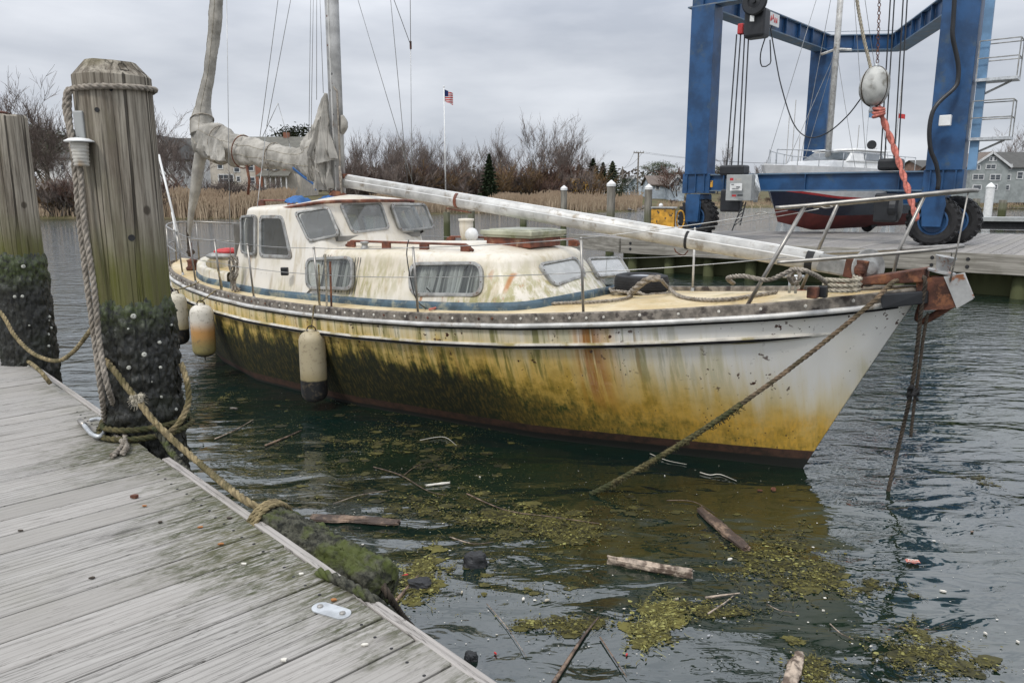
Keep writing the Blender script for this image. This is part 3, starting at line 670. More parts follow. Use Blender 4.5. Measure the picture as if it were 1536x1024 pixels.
for sd in(1,-1): mould(mb,sd,.305,.030,.035,.50,11.0)
autosmooth(mb.build('rubbing_strake',M['strake'],BT),50)
mb=MB()
for sd in(1,-1): mould(mb,sd,.308,.014,.062,.60,10.9)
mb.build('strake_insert',M['matte'],BT)
# bolts in the toe rail
rb=random.Random(2); k=0; s=.25
for i in range(70):
    s+=.15 if s<8.4 else .2
    if s<2.2 and i%2: continue
    if s>10.6: break
    p=Vector((s,beam(s)+.0135,shz(s)-.045+rb.uniform(-.004,.004))); mb=MB(); n=Vector((0,1,0))
    mb.lathe([(.014*rb.uniform(.7,1.1),0),(.012,.005),(.005,.007)],8,Matrix.Translation(p)@n.to_track_quat('Z','Y').to_matrix().to_4x4())
    mb.build('rail_bolt',M['shell'] if rb.random()<.75 else M['rust'],BT)
# --------- lofted deckhouses ---------
def ring(pts,r=.12,n=6):   # half outline (b>=0) from front centre to aft centre -> full closed outline, evenly resampled, corners rounded
    full=pts+[(s,-b) for s,b in pts[::-1] if b>1e-6]
    P=[Vector((s,b)) for s,b in full]; out=[]; N=len(P)
    for i in range(N):
        a=P[i-1];c=P[i];d=P[(i+1)%N]; ra=min(r,(a-c).length*.45); rb_=min(r,(d-c).length*.45)
        p0=c+(a-c).normalized()*ra; p1=c+(d-c).normalized()*rb_
        for k in range(n): t=k/(n-1); out.append(p0*(1-t)**2+c*2*t*(1-t)+p1*t*t)
    return out
def loft(base,top,zb,zt,rr_,camber,r=.12,inset=0.11,nl=5,levels=6):
    B_=ring(base,r);T_=ring(top,r); n=len(B_); mb=MB(); vs=[]; nr=0
    cx=sum(p.x for p in T_)/n
    def row(fn):
        nonlocal nr; vs.extend(fn(k) for k in range(n)); nr+=1
    for l in range(levels+1):
        t=l/levels; 
        def f(k,t=t):
            p=B_[k].lerp(T_[k],t); z0=zb(B_[k].x); z1=zt(T_[k].x,T_[k].y)-rr_; return Vector((p.x,p.y,lerp(z0,z1,t)))
        row(f)
    for l in range(1,nl+1):
        a=pi/2*l/nl
        def f(k,a=a):
            p=T_[k]; c=Vector((cx,0)); d=Vector((p.x-cx,p.y)); 
            L_=d.length; # inset toward centre line
            px_=p.x-(rr_*(1-cos(a)))*(1 if p.x>cx else -1)*min(1,abs(p.x-cx)/.6)**2; py_=p.y-(rr_*(1-cos(a)))*max(-1,min(1,p.y/.25))
            return Vector((px_,py_,zt(p.x,p.y)-rr_+rr_*sin(a)))
        row(f)
    last=vs[-n:]
    for q in (.85,.65,.45,.25,.08):
        def f(k,q=q):
            p=last[k]; hw=max(abs(v.y) for v in last); yy=p.y*q
            x_=cx+(p.x-cx)*lerp(.35,1,q) ; return Vector((x_,yy,p.z+camber*(1-q*q)))
        row(f)
    fs=[(i*n+k,i*n+(k+1)%n,(i+1)*n+(k+1)%n,(i+1)*n+k) for i in range(nr-1) for k in range(n)]
    fs.append(tuple((nr-1)*n+k for k in range(n)))
    mb.add(vs,fs); return mb
def rquad(c,r,n=6):
    P=[Vector(p) for p in c]; out=[]
    for i in range(len(P)):
        a=P[i-1];b=P[i];d=P[(i+1)%len(P)]; ra=min(r,(a-b).length*.48); rb_=min(r,(d-b).length*.48); p0=b+(a-b).normalized()*ra;p1=b+(d-b).normalized()*rb_
        for k in range(n): t=k/(n-1); out.append(p0*(1-t)**2+b*2*t*(1-t)+p1*t*t)
    return out
def expand(c,w_):
    P=[Vector(p) for p in c]; n=len(P); out=[]
    ctr=sum(P,Vector((0,0)))/n
    for i in range(n):
        a=P[i-1];b=P[i];d=P[(i+1)%n]
        def off(p,q):
            e=(q-p).normalized(); m=Vector((e.y,-e.x)); 
            if m.dot((p+q)/2-ctr)<0:m=-m
            return m
        m1=off(a,b);m2=off(b,d); m=(m1+m2); m=m/max(.3,m.dot(m1)); out.append(b+m*w_)
    return out
from mathutils.bvhtree import BVHTree
BV=[None]
def setbv(o): BV[0]=BVHTree.FromPolygons([v.co.copy() for v in o.data.vertices],[tuple(p.vertices) for p in o.data.polygons])
class Win:
    def __init__(s,name,px,p0,n,r,fw,frame,glassm,curtain=None,label=None,depth=.012,parent=None):
        n=Vector(n).normalized(); p0=Vector(p0)
        Hs=[BV[0].ray_cast(CL,rl_(x,y).normalized())[0] for x,y in px]
        if all(h is not None for h in Hs):
            q=(Hs[2]-Hs[0]).cross(Hs[3]-Hs[1]).normalized()
            if q.dot(n)<0:q=-q
            n=q; cxp=sum(a for a,b in px)/4; cyp=sum(b for a,b in px)/4; hc_=BV[0].ray_cast(CL,rl_(cxp,cyp).normalized())[0]; p0=(hc_ if hc_ else sum(Hs,Vector())/4)+n*.003
        W=[onp(x,y,p0,n) for x,y in px]
        s.c=sum(W,Vector())/len(W); u=Vector((1,0,0)) if abs(n.x)<.7 else Vector((0,1,0)); u=(u-n*u.dot(n)).normalized(); v=n.cross(u)
        if v.z<0:v=-v
        s.n=n;s.u=u;s.v=v; c2=[Vector(((q-s.c).dot(u),(q-s.c).dot(v))) for q in W]
        s.inner=rquad(c2,r); s.outer=rquad(expand(c2,fw),r+fw*.8); s.c2=c2
        s.args=(name,frame,glassm,curtain,label,depth)
    def P(s,q,d): return s.c+s.u*q.x+s.v*q.y+s.n*d
    def cutter(s):
        N=len(s.inner); ex=[q*1.02 for q in s.inner]; vs=[s.P(q,-.16) for q in ex]+[s.P(q,.12) for q in ex]
        fs=[tuple(range(N-1,-1,-1)),tuple(range(N,2*N))]+[(i,(i+1)%N,N+(i+1)%N,N+i) for i in range(N)]
        mb=MB(); mb.add(vs,fs); return mb
    def make(s,parent):
        name,frame,gm,cur,label,d=s.args; N=len(s.inner); mb=MB()
        rows=[[s.P(q,-.035) for q in s.inner],[s.P(q,d*.75) for q in s.inner],[s.P(q*.5+o*.5,d) for q,o in zip(s.inner,s.outer)],[s.P(q,d*.6) for q in s.outer],[s.P(q,-.02) for q in s.outer]]
        mb.add([p for r_ in rows for p in r_],[(i*N+k,i*N+(k+1)%N,(i+1)*N+(k+1)%N,(i+1)*N+k) for i in range(4) for k in range(N)])
        mb.mi=1
        for k in range(0,N,3):
            o=(s.inner[k]+s.outer[k])/2; c=s.P(o,d*1.02); Mx=Matrix.Translation(c)@s.n.to_track_quat('Z','Y').to_matrix().to_4x4(); mb.lathe([(.007,-.003),(.006,.002),(.002,.003)],7,Mx)
        fr=autosmooth(mb.build(name,[frame,M['rust']],parent),50)
        if label: fr['label']=label
        mb=MB(); mb.add([s.P(q*1.01,-.006) for q in s.inner],[tuple(range(N))]); mb.build('pane',gm,fr)
        if cur:
            x0=min(q.x for q in s.c2)-.03;x1=max(q.x for q in s.c2)+.03;y0=min(q.y for q in s.c2)-.03;y1=max(q.y for q in s.c2)+.03
            mb=MB(); mb.grid(lambda i,j:s.P(Vector((lerp(x0,x1,i),lerp(y0,y1,j))),-.065+.014*sin(i*(x1-x0)*130+1.5*sin(i*9))+.004*sin(j*7+i*20)),120,4); mb.build('curtain',M['curtain'],fr,smooth=True)
        return fr
M['winframe']=simple('oxidised_window_frame',(.31,.31,.295),.55,.3,.35,8,.1,40,(.17,.12,.08),6,(.55,.75))
import bmesh
def fixn(o,up=False):
    bm=bmesh.new(); bm.from_mesh(o.data); bmesh.ops.recalc_face_normals(bm,faces=bm.faces); bm.normal_update()
    t=max(bm.faces,key=lambda f:f.calc_center_median().z)
    if up and t.normal.z<0: bmesh.ops.reverse_faces(bm,faces=bm.faces)
    bm.to_mesh(o.data); bm.free()
def cutwins(o,wins,solid=.03):
    fixn(o,True)
    so_=o.modifiers.new('shell','SOLIDIFY'); so_.thickness=solid; so_.offset=-1
    cs=[]
    for w_ in wins:
        c=w_.cutter().build('cut',M['white'],BT); fixn(c); cs.append(c); b=o.modifiers.new('b','BOOLEAN'); b.operation='DIFFERENCE'; b.solver='EXACT'; b.object=c
    bpy.context.view_layer.update(); dg=bpy.context.evaluated_depsgraph_get(); me=bpy.data.meshes.new_from_object(o.evaluated_get(dg)); o.modifiers.clear(); o.data=me
    for c in cs: bpy.data.objects.remove(c,do_unlink=True)
    autosmooth(o,42)
# trunk cabin
tzt=lambda s,b:1.81-.018*(s-3.3)
tb=[(3.02,0),(3.10,.55),(3.28,.90),(3.9,1.0),(5.0,1.03),(6.2,1.02),(6.75,1.0)]
tt=[(3.42,0),(3.47,.50),(3.62,.76),(4.1,.84),(5.0,.87),(6.2,.87),(6.70,.86)]
# side wall plane and front plane (for the windows)
TS0=(5,1.03,1.2); TSn=Vector((0,1,.29)).normalized()
TR=loft(tb+[(6.75,0)],tt+[(6.70,0)],lambda s:shz(s)-.06,tzt,.13,.07,r=.22).build('trunk_cabin',M['gel'],BT)
setbv(TR)
port=[Win('side_window',[(461,391),(526,388),(526,431),(461,429)],(5.9,.985,1.45),TSn,.10,.035,M['winframe'],M['glass'],True,'grey framed window with drawn curtain in the cabin side'),
      Win('side_window',[(617,398),(720,397),(720,440),(617,439)],(4.2,.985,1.45),TSn,.12,.035,M['winframe'],M['glass'],True,'long grey framed window with pleated curtain amidships')]
fa=Vector((3.10,.50,1.38)); fb=Vector((3.10,-.50,1.38)); fc=Vector((3.47,.48,1.70)); fnn=(fb-fa).cross(fc-fa).normalized()
if fnn.x>0:fnn=-fnn
fq=fnn.copy(); fq.rotate(Matrix.Rotation(-R(14),3,'Z')); fq2=fnn.copy(); fq2.rotate(Matrix.Rotation(R(14),3,'Z'))
def cand(n_): return n_ if n_.y>0 else None
near_n=fq if fq.y>0 else fq2; far_n=fq2 if near_n is fq else fq
fmid=Vector((3.28,0,1.54))
front=[Win('front_window',[(811,398),(864,388),(877,411),(832,426)],(3.30,.46,1.54),near_n,.07,.03,M['winframe'],M['glassfog'],None,'fogged forward cabin window with weed on its sill'),
       Win('front_window',[(884,389),(930,387),(944,409),(898,413)],(3.30,-.44,1.54),far_n,.06,.028,M['winframe'],M['glassfog'],None,'fogged forward cabin window on the far side')]
cutwins(TR,port+front)
for w_ in port+front: w_.make(BT)
mb=MB(); mb.add([(3.6,-.6,1.25),(3.6,.6,1.25),(6.6,.75,1.2),(6.6,-.75,1.2)],[(0,1,2,3)]); mb.build('cabin_sole',M['interior'],BT)
# pilothouse
hzt=lambda s,b: lerp(2.335,2.225,min(1,max(0,(s-6.3)/1.0)))
hb_=[(5.98,0),(6.03,.62),(6.16,.97),(6.8,1.045),(7.6,1.04),(8.33,.98)]
ht_=[(6.30,0),(6.33,.55),(6.42,.80),(6.9,.845),(7.6,.84),(8.03,.80)]
hzb=lambda s: shz(s)-.06 if s>6.5 else 1.3
HO=loft(hb_+[(8.33,0)],ht_+[(8.03,0)],hzb,hzt,.07,.05,r=.20,levels=8).build('pilothouse',M['gel'],BT)
setbv(HO)
Sn=Vector((0,1,.185)).normalized(); hs=(7.2,.965,1.65)
Fq=Vector((-1,0,.29)).normalized()
f1=Vector((-1,.06,.29)).normalized(); 
hw=[Win('aft_side_window',[(362,327),(381,325),(381,380),(363,377)],hs,Sn,.04,.03,M['winframe'],M['glass'],None,'narrow aft side window of the wheelhouse'),
    Win('door_window',[(392,328),(422,328),(434,383),(392,381)],hs,Sn,.05,.045,M['winframe'],M['glass'],None,'wide grey framed side window with dark interior'),
    Win('windscreen_pane',[(445,320),(491,313),(506,351),(464,360)],(6.7,.955,1.9),Vector((-.25,1,.2)).normalized(),.05,.028,M['winframe'],M['glasswind'],None,'near side windscreen pane'),
    Win('windscreen_pane',[(513,308),(570,305),(582,341),(530,347)],(6.17,0,2.0),Fq,.05,.03,M['winframe'],M['glasswind'],None,'middle windscreen pane'),
    Win('windscreen_pane',[(589,308),(637,308),(650,340),(602,344)],(6.17,0,2.0),Fq,.05,.03,M['winframe'],M['glasswind'],None,'far windscreen pane')]
farw=[]
class FW(Win):
    def __init__(s,o): s.__dict__.update(o.__dict__); s.c=Vector((o.c.x,-o.c.y,o.c.z)); s.n=Vector((o.n.x,-o.n.y,o.n.z)); s.u=Vector((o.u.x,-o.u.y,o.u.z)); s.v=Vector((o.v.x,-o.v.y,o.v.z))
farw=[FW(hw[0]),FW(hw[1]),FW(hw[2])]
cutwins(HO,hw+farw)
for w_ in hw+farw: w_.make(BT)
# brown trim round the roof brow
def browp(t):
    pts=[(7.15,.80),(6.8,.825),(6.42,.79),(6.30,.55),(6.26,0),(6.30,-.55),(6.42,-.79),(6.8,-.825),(7.15,-.80)]
    return pts
mb=MB(); mb.tube([Vector((p.x,p.y,hzt(p.x,0)-.035+.01*(1-abs(p.y)))) for p in [Vector((q.x,q.y,0)) for q in spline([(a,b,0) for a,b in browp(0)],.08)]],(.022,.022),8); mb.build('roof_trim',M['teak'],BT,smooth=True)
# blue stripe along the deckhouse foot and low aft coaming
co=[(8.25,.97),(8.9,.92),(9.5,.70),(9.95,.35),(10.0,0)]
mb=MB()
def cf(side):
    P=spline([(a,b,0) for a,b in co],.06); n=len(P)-1
    def fn(i,j):
        p=P[int(round(i*n))]; zz_=deckz(p.x,p.y); pr=[(0,-.02),(-.01,.16),(-.03,.19),(-.10,.20),(-.13,.18),(-.13,-.02)][int(round(j*5))]
        d=Vector((p.x-9.0,p.y)); d=d.normalized() if d.length>.01 else Vector((0,1)); return Vector((p.x+d.x*pr[0],side*(p.y+pr[0]*.9),zz_+pr[1]))
    mb.grid(fn,n,5,flip=side<0)
cf(1);cf(-1); autosmooth(mb.build('cockpit_coaming',M['gel'],BT),50)
mb=MB()
def bs(side):
    R_=[(3.02,0),(3.10,.55),(3.30,.89),(3.9,.998),(5.0,1.028),(6.1,1.025),(6.2,1.028),(6.8,1.044),(7.6,1.04),(8.3,.985)]+[(a,b) for a,b in co[1:]]
    P=spline([(a,b,0) for a,b in R_],.05); n=len(P)-1
    def fn(i,j):
        p=P[int(round(i*n))]; q=P[min(n,int(round(i*n))+1)]-P[max(0,int(round(i*n))-1)]; nn=Vector((-q.y,q.x,0)).normalized()
        if nn.y<0 or (abs(nn.y)<.2 and p.x<4 and nn.x>0): nn=-nn
        zz_=deckz(p.x,p.y); h_=(-.02,.035,.078,.078)[int(round(j*3))]; o_=(.012,.010,-.003,-.03)[int(round(j*3))]
        p2=p+nn*o_; return Vector((p2.x,side*p2.y,zz_+h_))
    mb.grid(fn,n,3,flip=side<0)
bs(1);bs(-1)
M['stripe']=simple('faded_blue_stripe',(.055,.095,.125),.6,0,.4,6,0,40,(.20,.21,.17),7,(.48,.66))
mb.build('blue_stripe',M['stripe'],BT,smooth=True)
# handrails on the cabin roof
def roofz(s,b):
    e=.74; return tzt(s,b)+.07*(1-min(1,(b/.76))**2)
def handrail(s0,s1,b,nf,label=None,zf=roofz):
    z=lambda s:zf(s,b); mb=MB(); pts=[(s0-.10,b,z(s0)+.005),(s0-.02,b,z(s0)+.05)]+[(lerp(s0,s1,i/8),b,z(lerp(s0,s1,i/8))+.062) for i in range(9)]+[(s1+.02,b,z(s1)+.05),(s1+.1,b,z(s1)+.005)]
    mb.tube(pts,(.020,.014),8,sq=(0,1,0)); o=mb.build('handrail',M['teak'],BT,smooth=True)
    for i in range(nf): s=lerp(s0,s1,i/(nf-1)); mb=MB(); mb.box((s,b,z(s)+.02),(.13,.035,.07)); mb.build('rail_foot',M['teak'],o,bevel=.008)
handrail(4.18,6.0,.66,4); handrail(2.95+.75,5.6,-.66,4)
handrail(7.3,7.95,.55,2,zf=lambda s,b:hzt(s,b)+.02)
# hatch
hx=Vector((4.0,-.08,roofz(4.0,0)+.0))
hc=[onz(713,362,1.88),onz(781,369,1.88),onz(832,359,1.88),onz(768,353,1.88)]
mb=MB(); hw2=.36; mb.box((3.95,-.04,1.885),(.60,.56,.10)); mb.build('hatch_coaming',M['teak'],BT,bevel=.008)
mb=MB(); mb.box((3.95,-.04,1.950),(.66,.62,.03)); mb.box((3.95,-.04,1.985),(.70,.66,.05)); mb.box((3.95,-.04,2.012),(.56,.52,.02)); mb.build('hatch_lid',M['lidglass'],BT,bevel=.014,bseg=3)
# ventilators and foghorn between trunk and house
v=onz(660,338,1.9); mb=MB(); mb.lathe([(.06,0),(.07,.05),(.085,.12),(.09,.20),(.085,.25),(.10,.26),(.10,.285),(.03,.29)],18,Matrix.Translation((5.3,-.62,1.80))); mb.build('deck_vent',M['gel'],BT,smooth=True)
mb=MB(); mb.sphere((5.15,-.55,1.89),.085,16,(1,1,1.05)); mb.build('vent_dome',M['white'],BT,smooth=True)
mb=MB(); mb.lathe([(.045,0),(.05,.02),(.035,.03),(.035,.06),(.05,.07),(.05,.09),(.01,.095)],14,Matrix.Translation((5.72,.70,roofz(5.7,.7)-.02))); mb.build('winch',M['winframe'],BT,smooth=True)
# cloths on the roof
c=onz(455,296,2.32)
for i,(s,b,l) in enumerate([(7.05,.62,'crumpled blue cloth'),(7.0,.15,'folded blue cloth')]):
    mb=MB()
    mb.grid(lambda u,v_:Vector((s+(u-.5)*.30,b+(v_-.5)*.22,hzt(s,b)+.03+.085*max(0,sin(pi*u)*sin(pi*v_))**.35+.025*noise.noise(Vector((u*5,v_*5,i))))),18,14); 
    tag(mb.build('blue_cloth',M['bluecov'],BT,world=False,smooth=True))
# --------- mast, boom, rigging ---------
MS=7.0
mb=MB(); mb.tube([(MS,0,2.2),(MS-.02,0,4.8),(MS-.05,0,11.5)],(.105,.075),20,sq=(1,0,0)); mast=mb.build('mast',M['mastmetal'],BT,smooth=True)
mb=MB(); mb.beam((MS-.03,.074,2.3),(MS-.06,.070,11.4),.02,.02,up=(0,1,0)); mb.beam((MS+.105,0,2.3),(MS+.06,0,11.4),.03,.022,up=(0,1,0)); mb.build('sail_track',M['aluspar'],mast)
rm=random.Random(8)
for z in (2.75,2.95,3.05,3.22,3.4,3.46,3.7,3.78,3.9,4.25,4.6,2.5):
    mb=MB(); sx=rm.uniform(-.05,.04); mb.sphere((MS+sx,.072,z),rm.uniform(.008,.018),8,(1,.5,1.1)); mb.build('mast_fitting',M['blackp'] if rm.random()<.6 else M['rust'],mast)
mb=MB(); mb.tube([(MS-.02,.01,2.28),(MS-.02,.01,2.36),(MS-.02,0,2.38)],(.16,.13),16,sq=(1,0,0)); mb.build('mast_collar',M['rust'],mast,smooth=False)
mb=MB(); mb.box((MS-.13,.0,2.60),(.12,.11,.10)); mb.build('gooseneck',M['rust'],mast,bevel=.01)
mb=MB(); mb.tube([(MS,.07,3.05),(MS+.14,.13,3.05)],.02,8); mb.build('mast_winch',M['ropel'],mast)
mb=MB(); mb.tube([(MS-.11,.05,z) for z in (2.5,2.9,3.3,3.6,3.68)]+[(MS-.06,.06,3.74)],.012,6)
mb.tube(spline([(MS-.12,.07,2.45),(MS-.17,.09,2.6),(MS-.13,.08,2.75),(MS-.16,.1,2.55),(MS-.14,.07,2.4)],.03),.012,6); mb.build('coiled_halyard',M['ropeg'],mast,smooth=True)
bA=onb(518,272,0); bB=onb(1232,394,0)
mb=MB(); mb.tube([bA,bB],(.080,.052),16,sq=(0,0,1)); boom=mb.build('fallen_boom',M['aluspar'],BT,smooth=True)
dirb=(bB-bA).normalized(); upb=Vector((0,0,1)); upb=(upb-dirb*upb.dot(dirb)).normalized()
mb=MB(); mb.beam(bA+upb*.082+dirb*.05,bB+upb*.082,.03,.022,up=upb); mb.beam(bA+upb*.02+Vector((0,.051,0)),bB+upb*.02+Vector((0,.051,0)),.006,.012,up=upb); mb.build('boom_track',M['white'],boom,bevel=.004)
for t,m_,w_ in ((0.004,'winframe',.03),(.325,'teak',.02),(.80,'black',.012),(.985,'black',.03)):
    mb=MB(); c=bA.lerp(bB,t); mb.tube([c-dirb*w_,c+dirb*w_],(.088,.060),16,sq=(0,0,1)); mb.build('boom_band',M[m_],boom,smooth=False)
mb=MB(); c=bA.lerp(bB,.32); mb.beam(c-upb*.11-dirb*.12,c-upb*.11+dirb*.25,.03,.015); mb.build('boom_bracket',M['rust'],boom)
mb=MB(); c=bA.lerp(bB,.80); mb.tube(spline([c-upb*.10+dirb*.02,c-upb*.15-dirb*.02,c-upb*.13-dirb*.1,c-upb*.1-dirb*.12],.02),.006,6); mb.build('boom_hook',M['rust'],boom)
# furling drum at the lower end
dr=onb(1290,402,0); e0=bB
mb=MB(); mb.beam(e0-dirb*.02,e0+dirb*.34,.11,.15,up=upb); mb.build('end_fitting',M['winframe'],boom,bevel=.02)
mb=MB(); mb.beam(e0+dirb*.2,e0+dirb*.37,.118,.156,up=upb); mb.sphere(e0+dirb*.32+Vector((0,.06,0)),.05,12,(1,.6,1)); mb.tube([e0+dirb*.3+Vector((0,.07,0)),e0+dirb*.36+Vector((0,.08,-.08)),e0+dirb*.33+Vector((0,.05,-.2))],.014,6); mb.build('rusted_knuckle',M['rust'],boom,bevel=.012)
ax_=(dirb*.75+Vector((0,.62,.15))).normalized(); Mx=Matrix.Translation(e0+dirb*.37+Vector((0,-.03,.02)))@ax_.to_track_quat('Z','Y').to_matrix().to_4x4()
mb=MB(); mb.lathe([(.02,-.018),(.15,-.018),(.155,-.008),(.15,.0),(.09,.004),(.05,.03),(.02,.034)],36,Mx); mb.build('furling_drum',M['winframe'],boom,smooth=False)
# wires, given by two picture points on vertical planes of the boat
def wire(name,p,q,r=.0045,mat='chrome',ext=0,par=None,label=None):
    p=Vector(p);q=Vector(q); 
    if ext: q=p+(q-p)*ext
    mb=MB(); mb.tube([p,q],r,5); o=mb.build(name,M[mat],par or BT,smooth=True)
    return o
wire('shroud',onb(346,430,1.22),onb(340,0,.6),ext=1.5)
wire('shroud',onb(373,424,1.0),onb(399,196,.5)) ; 
wire('topping_lift',onb(400,190,.1),onb(436,0,0),ext=1.7); wire('topping_lift',onb(390,205,.1),onb(417,0,.1),ext=1.7); wire('lift_bridle',onb(417,155,.05),onb(394,205,.05)); wire('lift_bridle',onb(417,155,.05),onb(434,215,.05)); wire('lift_bridle',onb(434,215,.05),onb(448,285,.05))
for a,b in (((463,240),(466,0)),((466,240),(470,0)),((475,150),(475,0)),((485,140),(480,0))): wire('halyard',onb(*a,.12),onb(*b,.12),.004,ext=1.6)
wire('forestay',onb(640,345,-1.2),onb(537,0,-.5),ext=1.4); wire('shroud',onb(612,278,-1.25),onb(586,0,-.5),ext=1.4); wire('shroud',onb(618,300,-1.25),onb(616,68,-.9)); wire('shroud',onb(616,68,-.9),onb(591,0,-.4),ext=2.5); wire('shroud',onb(616,68,-.9),onb(615,-40,-.7),ext=2.5)
tk=onb(616,68,-.9); mb=MB(); mb.tube([tk-Vector((0,0,.05)),tk+Vector((0,0,.05))],.014,6); mb.build('shroud_clamp',M['rust'],BT)
# stanchions and lifelines
ST=[(10.35,.72),(9.75,.80),(8.95,1.05),(8.05,1.20),(7.15,1.30),(5.75,1.38),(4.22,1.36),(2.42,1.13)]
def sttop(s): return shz(s)+(.63 if s<8.5 else .60)
tops=[]
for i,(s,b) in enumerate(ST):
    for sd in(1,-1):
        if sd<0 and i in(0,1,3,4,5,6): continue
        if i in(0,): continue
        p=Vector((s,sd*(b-.02),deckz(s,b)-.01)); q=Vector((s+.02,sd*(b+.01),sttop(s)))
        mb=MB(); mb.tube([p,q],.0125,10); mb.sphere(q,.016,8); o=mb.build('stanchion',M['steel'] if not(s==2.42 and sd<0) else M['aluspar'],BT,smooth=True)
        mb=MB(); mb.lathe([(.035,0),(.033,.01),(.018,.014),(.017,.05)],12,Matrix.Translation(p)); mb.build('stanchion_base',M['winframe'],o,smooth=True)
        if sd>0: tops.append((p,q))
pul=onb(1182,312,.42)
for h_,nm in ((0,'upper_lifeline'),(.29,'lower_lifeline')):
    pts=[pul-Vector((0,0,h_+.02))] if h_==0 else [onb(1180,386,.5)]
    for p,q in tops[::-1]: pts.append(q-(q-p).normalized()*h_)
    mb=MB()
    for a,b in zip(pts,pts[1:]): mb.tube(sag(a,b,.012,5),.004,5)
    mb.build(nm,M['chrome'],BT,smooth=True)
    fp=[pts[0]*1]; far=[Vector((p.x,-p.y,p.z)) for p in pts]; mb=MB()
    for a,b in zip(far,far[1:]): mb.tube(sag(a,b,.012,5),.004,5)
    mb.build(nm,M['chrome'],BT,smooth=True)
# turnbuckles on the upper line near the pulpit
for (x,y) in ((1142,320),(1240,310)):
    p=onb(x,y,.55 if x<1200 else .2); mb=MB()
    for dz in(.012,-.012): mb.tube(spline([p+Vector((.05,0,0)),p+Vector((0,0,dz)),p-Vector((.05,0,0))],.01),.004,6)
    mb.build('turnbuckle',M['steel'],BT,smooth=True)
# rusty chainplate straps beside the fourth stanchion
p=onz(484,455,1.2); b0=beam(p.x)-.1
for dx,m_,hh in ((-.05,'rust',.52),(0.03,'ropel',.60)):
    mb=MB(); mb.beam((p.x+dx,1.30,1.14),(p.x+dx+.01,1.28,1.14+hh),.022,.012,up=(0,1,0)); mb.build('chainplate_strap',M[m_],BT)
# pulpit
PT=[Vector((1.02,.50,2.285)),Vector((.75,.45,2.31)),Vector((.3,.33,2.36)),Vector((-.05,.24,2.40)),Vector((-.24,.14,2.42)),Vector((-.29,0,2.42)),Vector((-.24,-.14,2.42)),Vector((-.05,-.24,2.40)),Vector((.3,-.33,2.36)),Vector((.75,-.45,2.31)),Vector((1.02,-.5,2.285))]
LT=[Vector((.95,.58,1.86)),Vector((.6,.45,1.90)),Vector((.2,.3,1.95)),Vector((-.1,.2,1.99)),Vector((-.22,.08,2.01)),Vector((-.24,0,2.01)),Vector((-.22,-.08,2.01)),Vector((-.1,-.2,1.99)),Vector((.2,-.3,1.95)),Vector((.6,-.45,1.90)),Vector((.95,-.58,1.86))]
mb=MB(); mb.tube(spline(PT,.05),.0165,12); mb.tube(spline(LT,.05),.0155,12); PU=mb.build('pulpit',M['steel'],BT,smooth=True)
for sd in(1,-1):
    mb=MB(); mb.tube([Vector((1.14,sd*.70,deckz(1.14,.7))),Vector((.80,sd*.455,2.31))],.0165,12); mb.build('pulpit_leg',M['steel'],PU,smooth=True)
    mb=MB(); mb.tube([Vector((.28,sd*.25,deckz(.3,.2))),Vector((.25,sd*.3,1.94)),Vector((.10,sd*.285,2.38))] if sd<0 else [Vector((-.2,.12,1.75)),Vector((-.22,.10,2.01)),Vector((-.25,.12,2.41))],.0135 if sd<0 else .006,10); mb.build('pulpit_leg',M['steel'],PU,smooth=True)
    mb=MB(); mb.lathe([(.05,-.01),(.05,.006),(.02,.012)],14,Matrix.Translation((1.14,sd*.70,deckz(1.14,.7)+.005))); mb.build('leg_base',M['rust'],PU)
# anchor roller and bow fitting
mb=MB()
def bx(pts,h0,h1): mb.prism(pts,h0,h1)
ro=MB(); ro.add([Vector(p) for p in [(.62,.10,1.65),(.62,-.10,1.65),(-.02,.13,1.73),(-.02,-.13,1.73),(.62,.10,1.69),(.62,-.10,1.69),(-.02,.12,1.835),(-.02,-.12,1.835)]],[(0,1,3,2),(4,6,7,5),(0,2,6,4),(1,5,7,3),(0,4,5,1),(2,3,7,6)])
ro.build('bow_plank',M['rust'],BT,bevel=.01)
ro=MB(); ro.add([Vector(p) for p in [tuple(onb(1323,463,.36)),tuple(onb(1392,455,.12)),tuple(onb(1319,442,.37)),tuple(onb(1392,436,.13)),tuple(onb(1323,463,.36)-Vector((0,.1,0))),tuple(onb(1392,455,.12)-Vector((0,.1,0))),tuple(onb(1319,442,.37)-Vector((0,.1,0))),tuple(onb(1392,436,.13)-Vector((0,.1,0)))]],[(0,1,3,2),(4,6,7,5),(0,2,6,4),(1,5,7,3),(0,4,5,1),(2,3,7,6)])
ro.build('bow_cheek',M['blackp'],BT,bevel=.008)
ro=MB(); V=lambda x,y,b:onb(x,y,b)
pts=[(1376,422),(1398,418),(1428,417),(1433,424),(1430,436),(1437,457),(1420,462),(1392,463),(1379,464)]
a_=[V(x,y,.10) for x,y in pts]; b_=[V(x+3,y-3,-.09) for x,y in pts]; n=len(pts)
ro.add(a_+b_,[tuple(range(n)),tuple(range(2*n-1,n-1,-1))]+[(i,(i+1)%n,n+(i+1)%n,n+i) for i in range(n)]); ro.build('stem_casting',M['rust'],BT,bevel=.01)
ro=MB(); pts=[(1420,417),(1443,414),(1456,447),(1437,458),(1429,438)]
a_=[V(x,y,.115) for x,y in pts]; b_=[V(x+2,y-2,-.105) for x,y in pts]; n=len(pts)
ro.add(a_+b_,[tuple(range(n)),tuple(range(2*n-1,n-1,-1))]+[(i,(i+1)%n,n+(i+1)%n,n+i) for i in range(n)])
M['chipped']=simple('chipped_galvanised_casting',(.36,.36,.35),.5,.2,.2,7,.1,40,(.22,.09,.04),7,(.55,.62))
ro.build('stem_cap',M['chipped'],BT,bevel=.015)
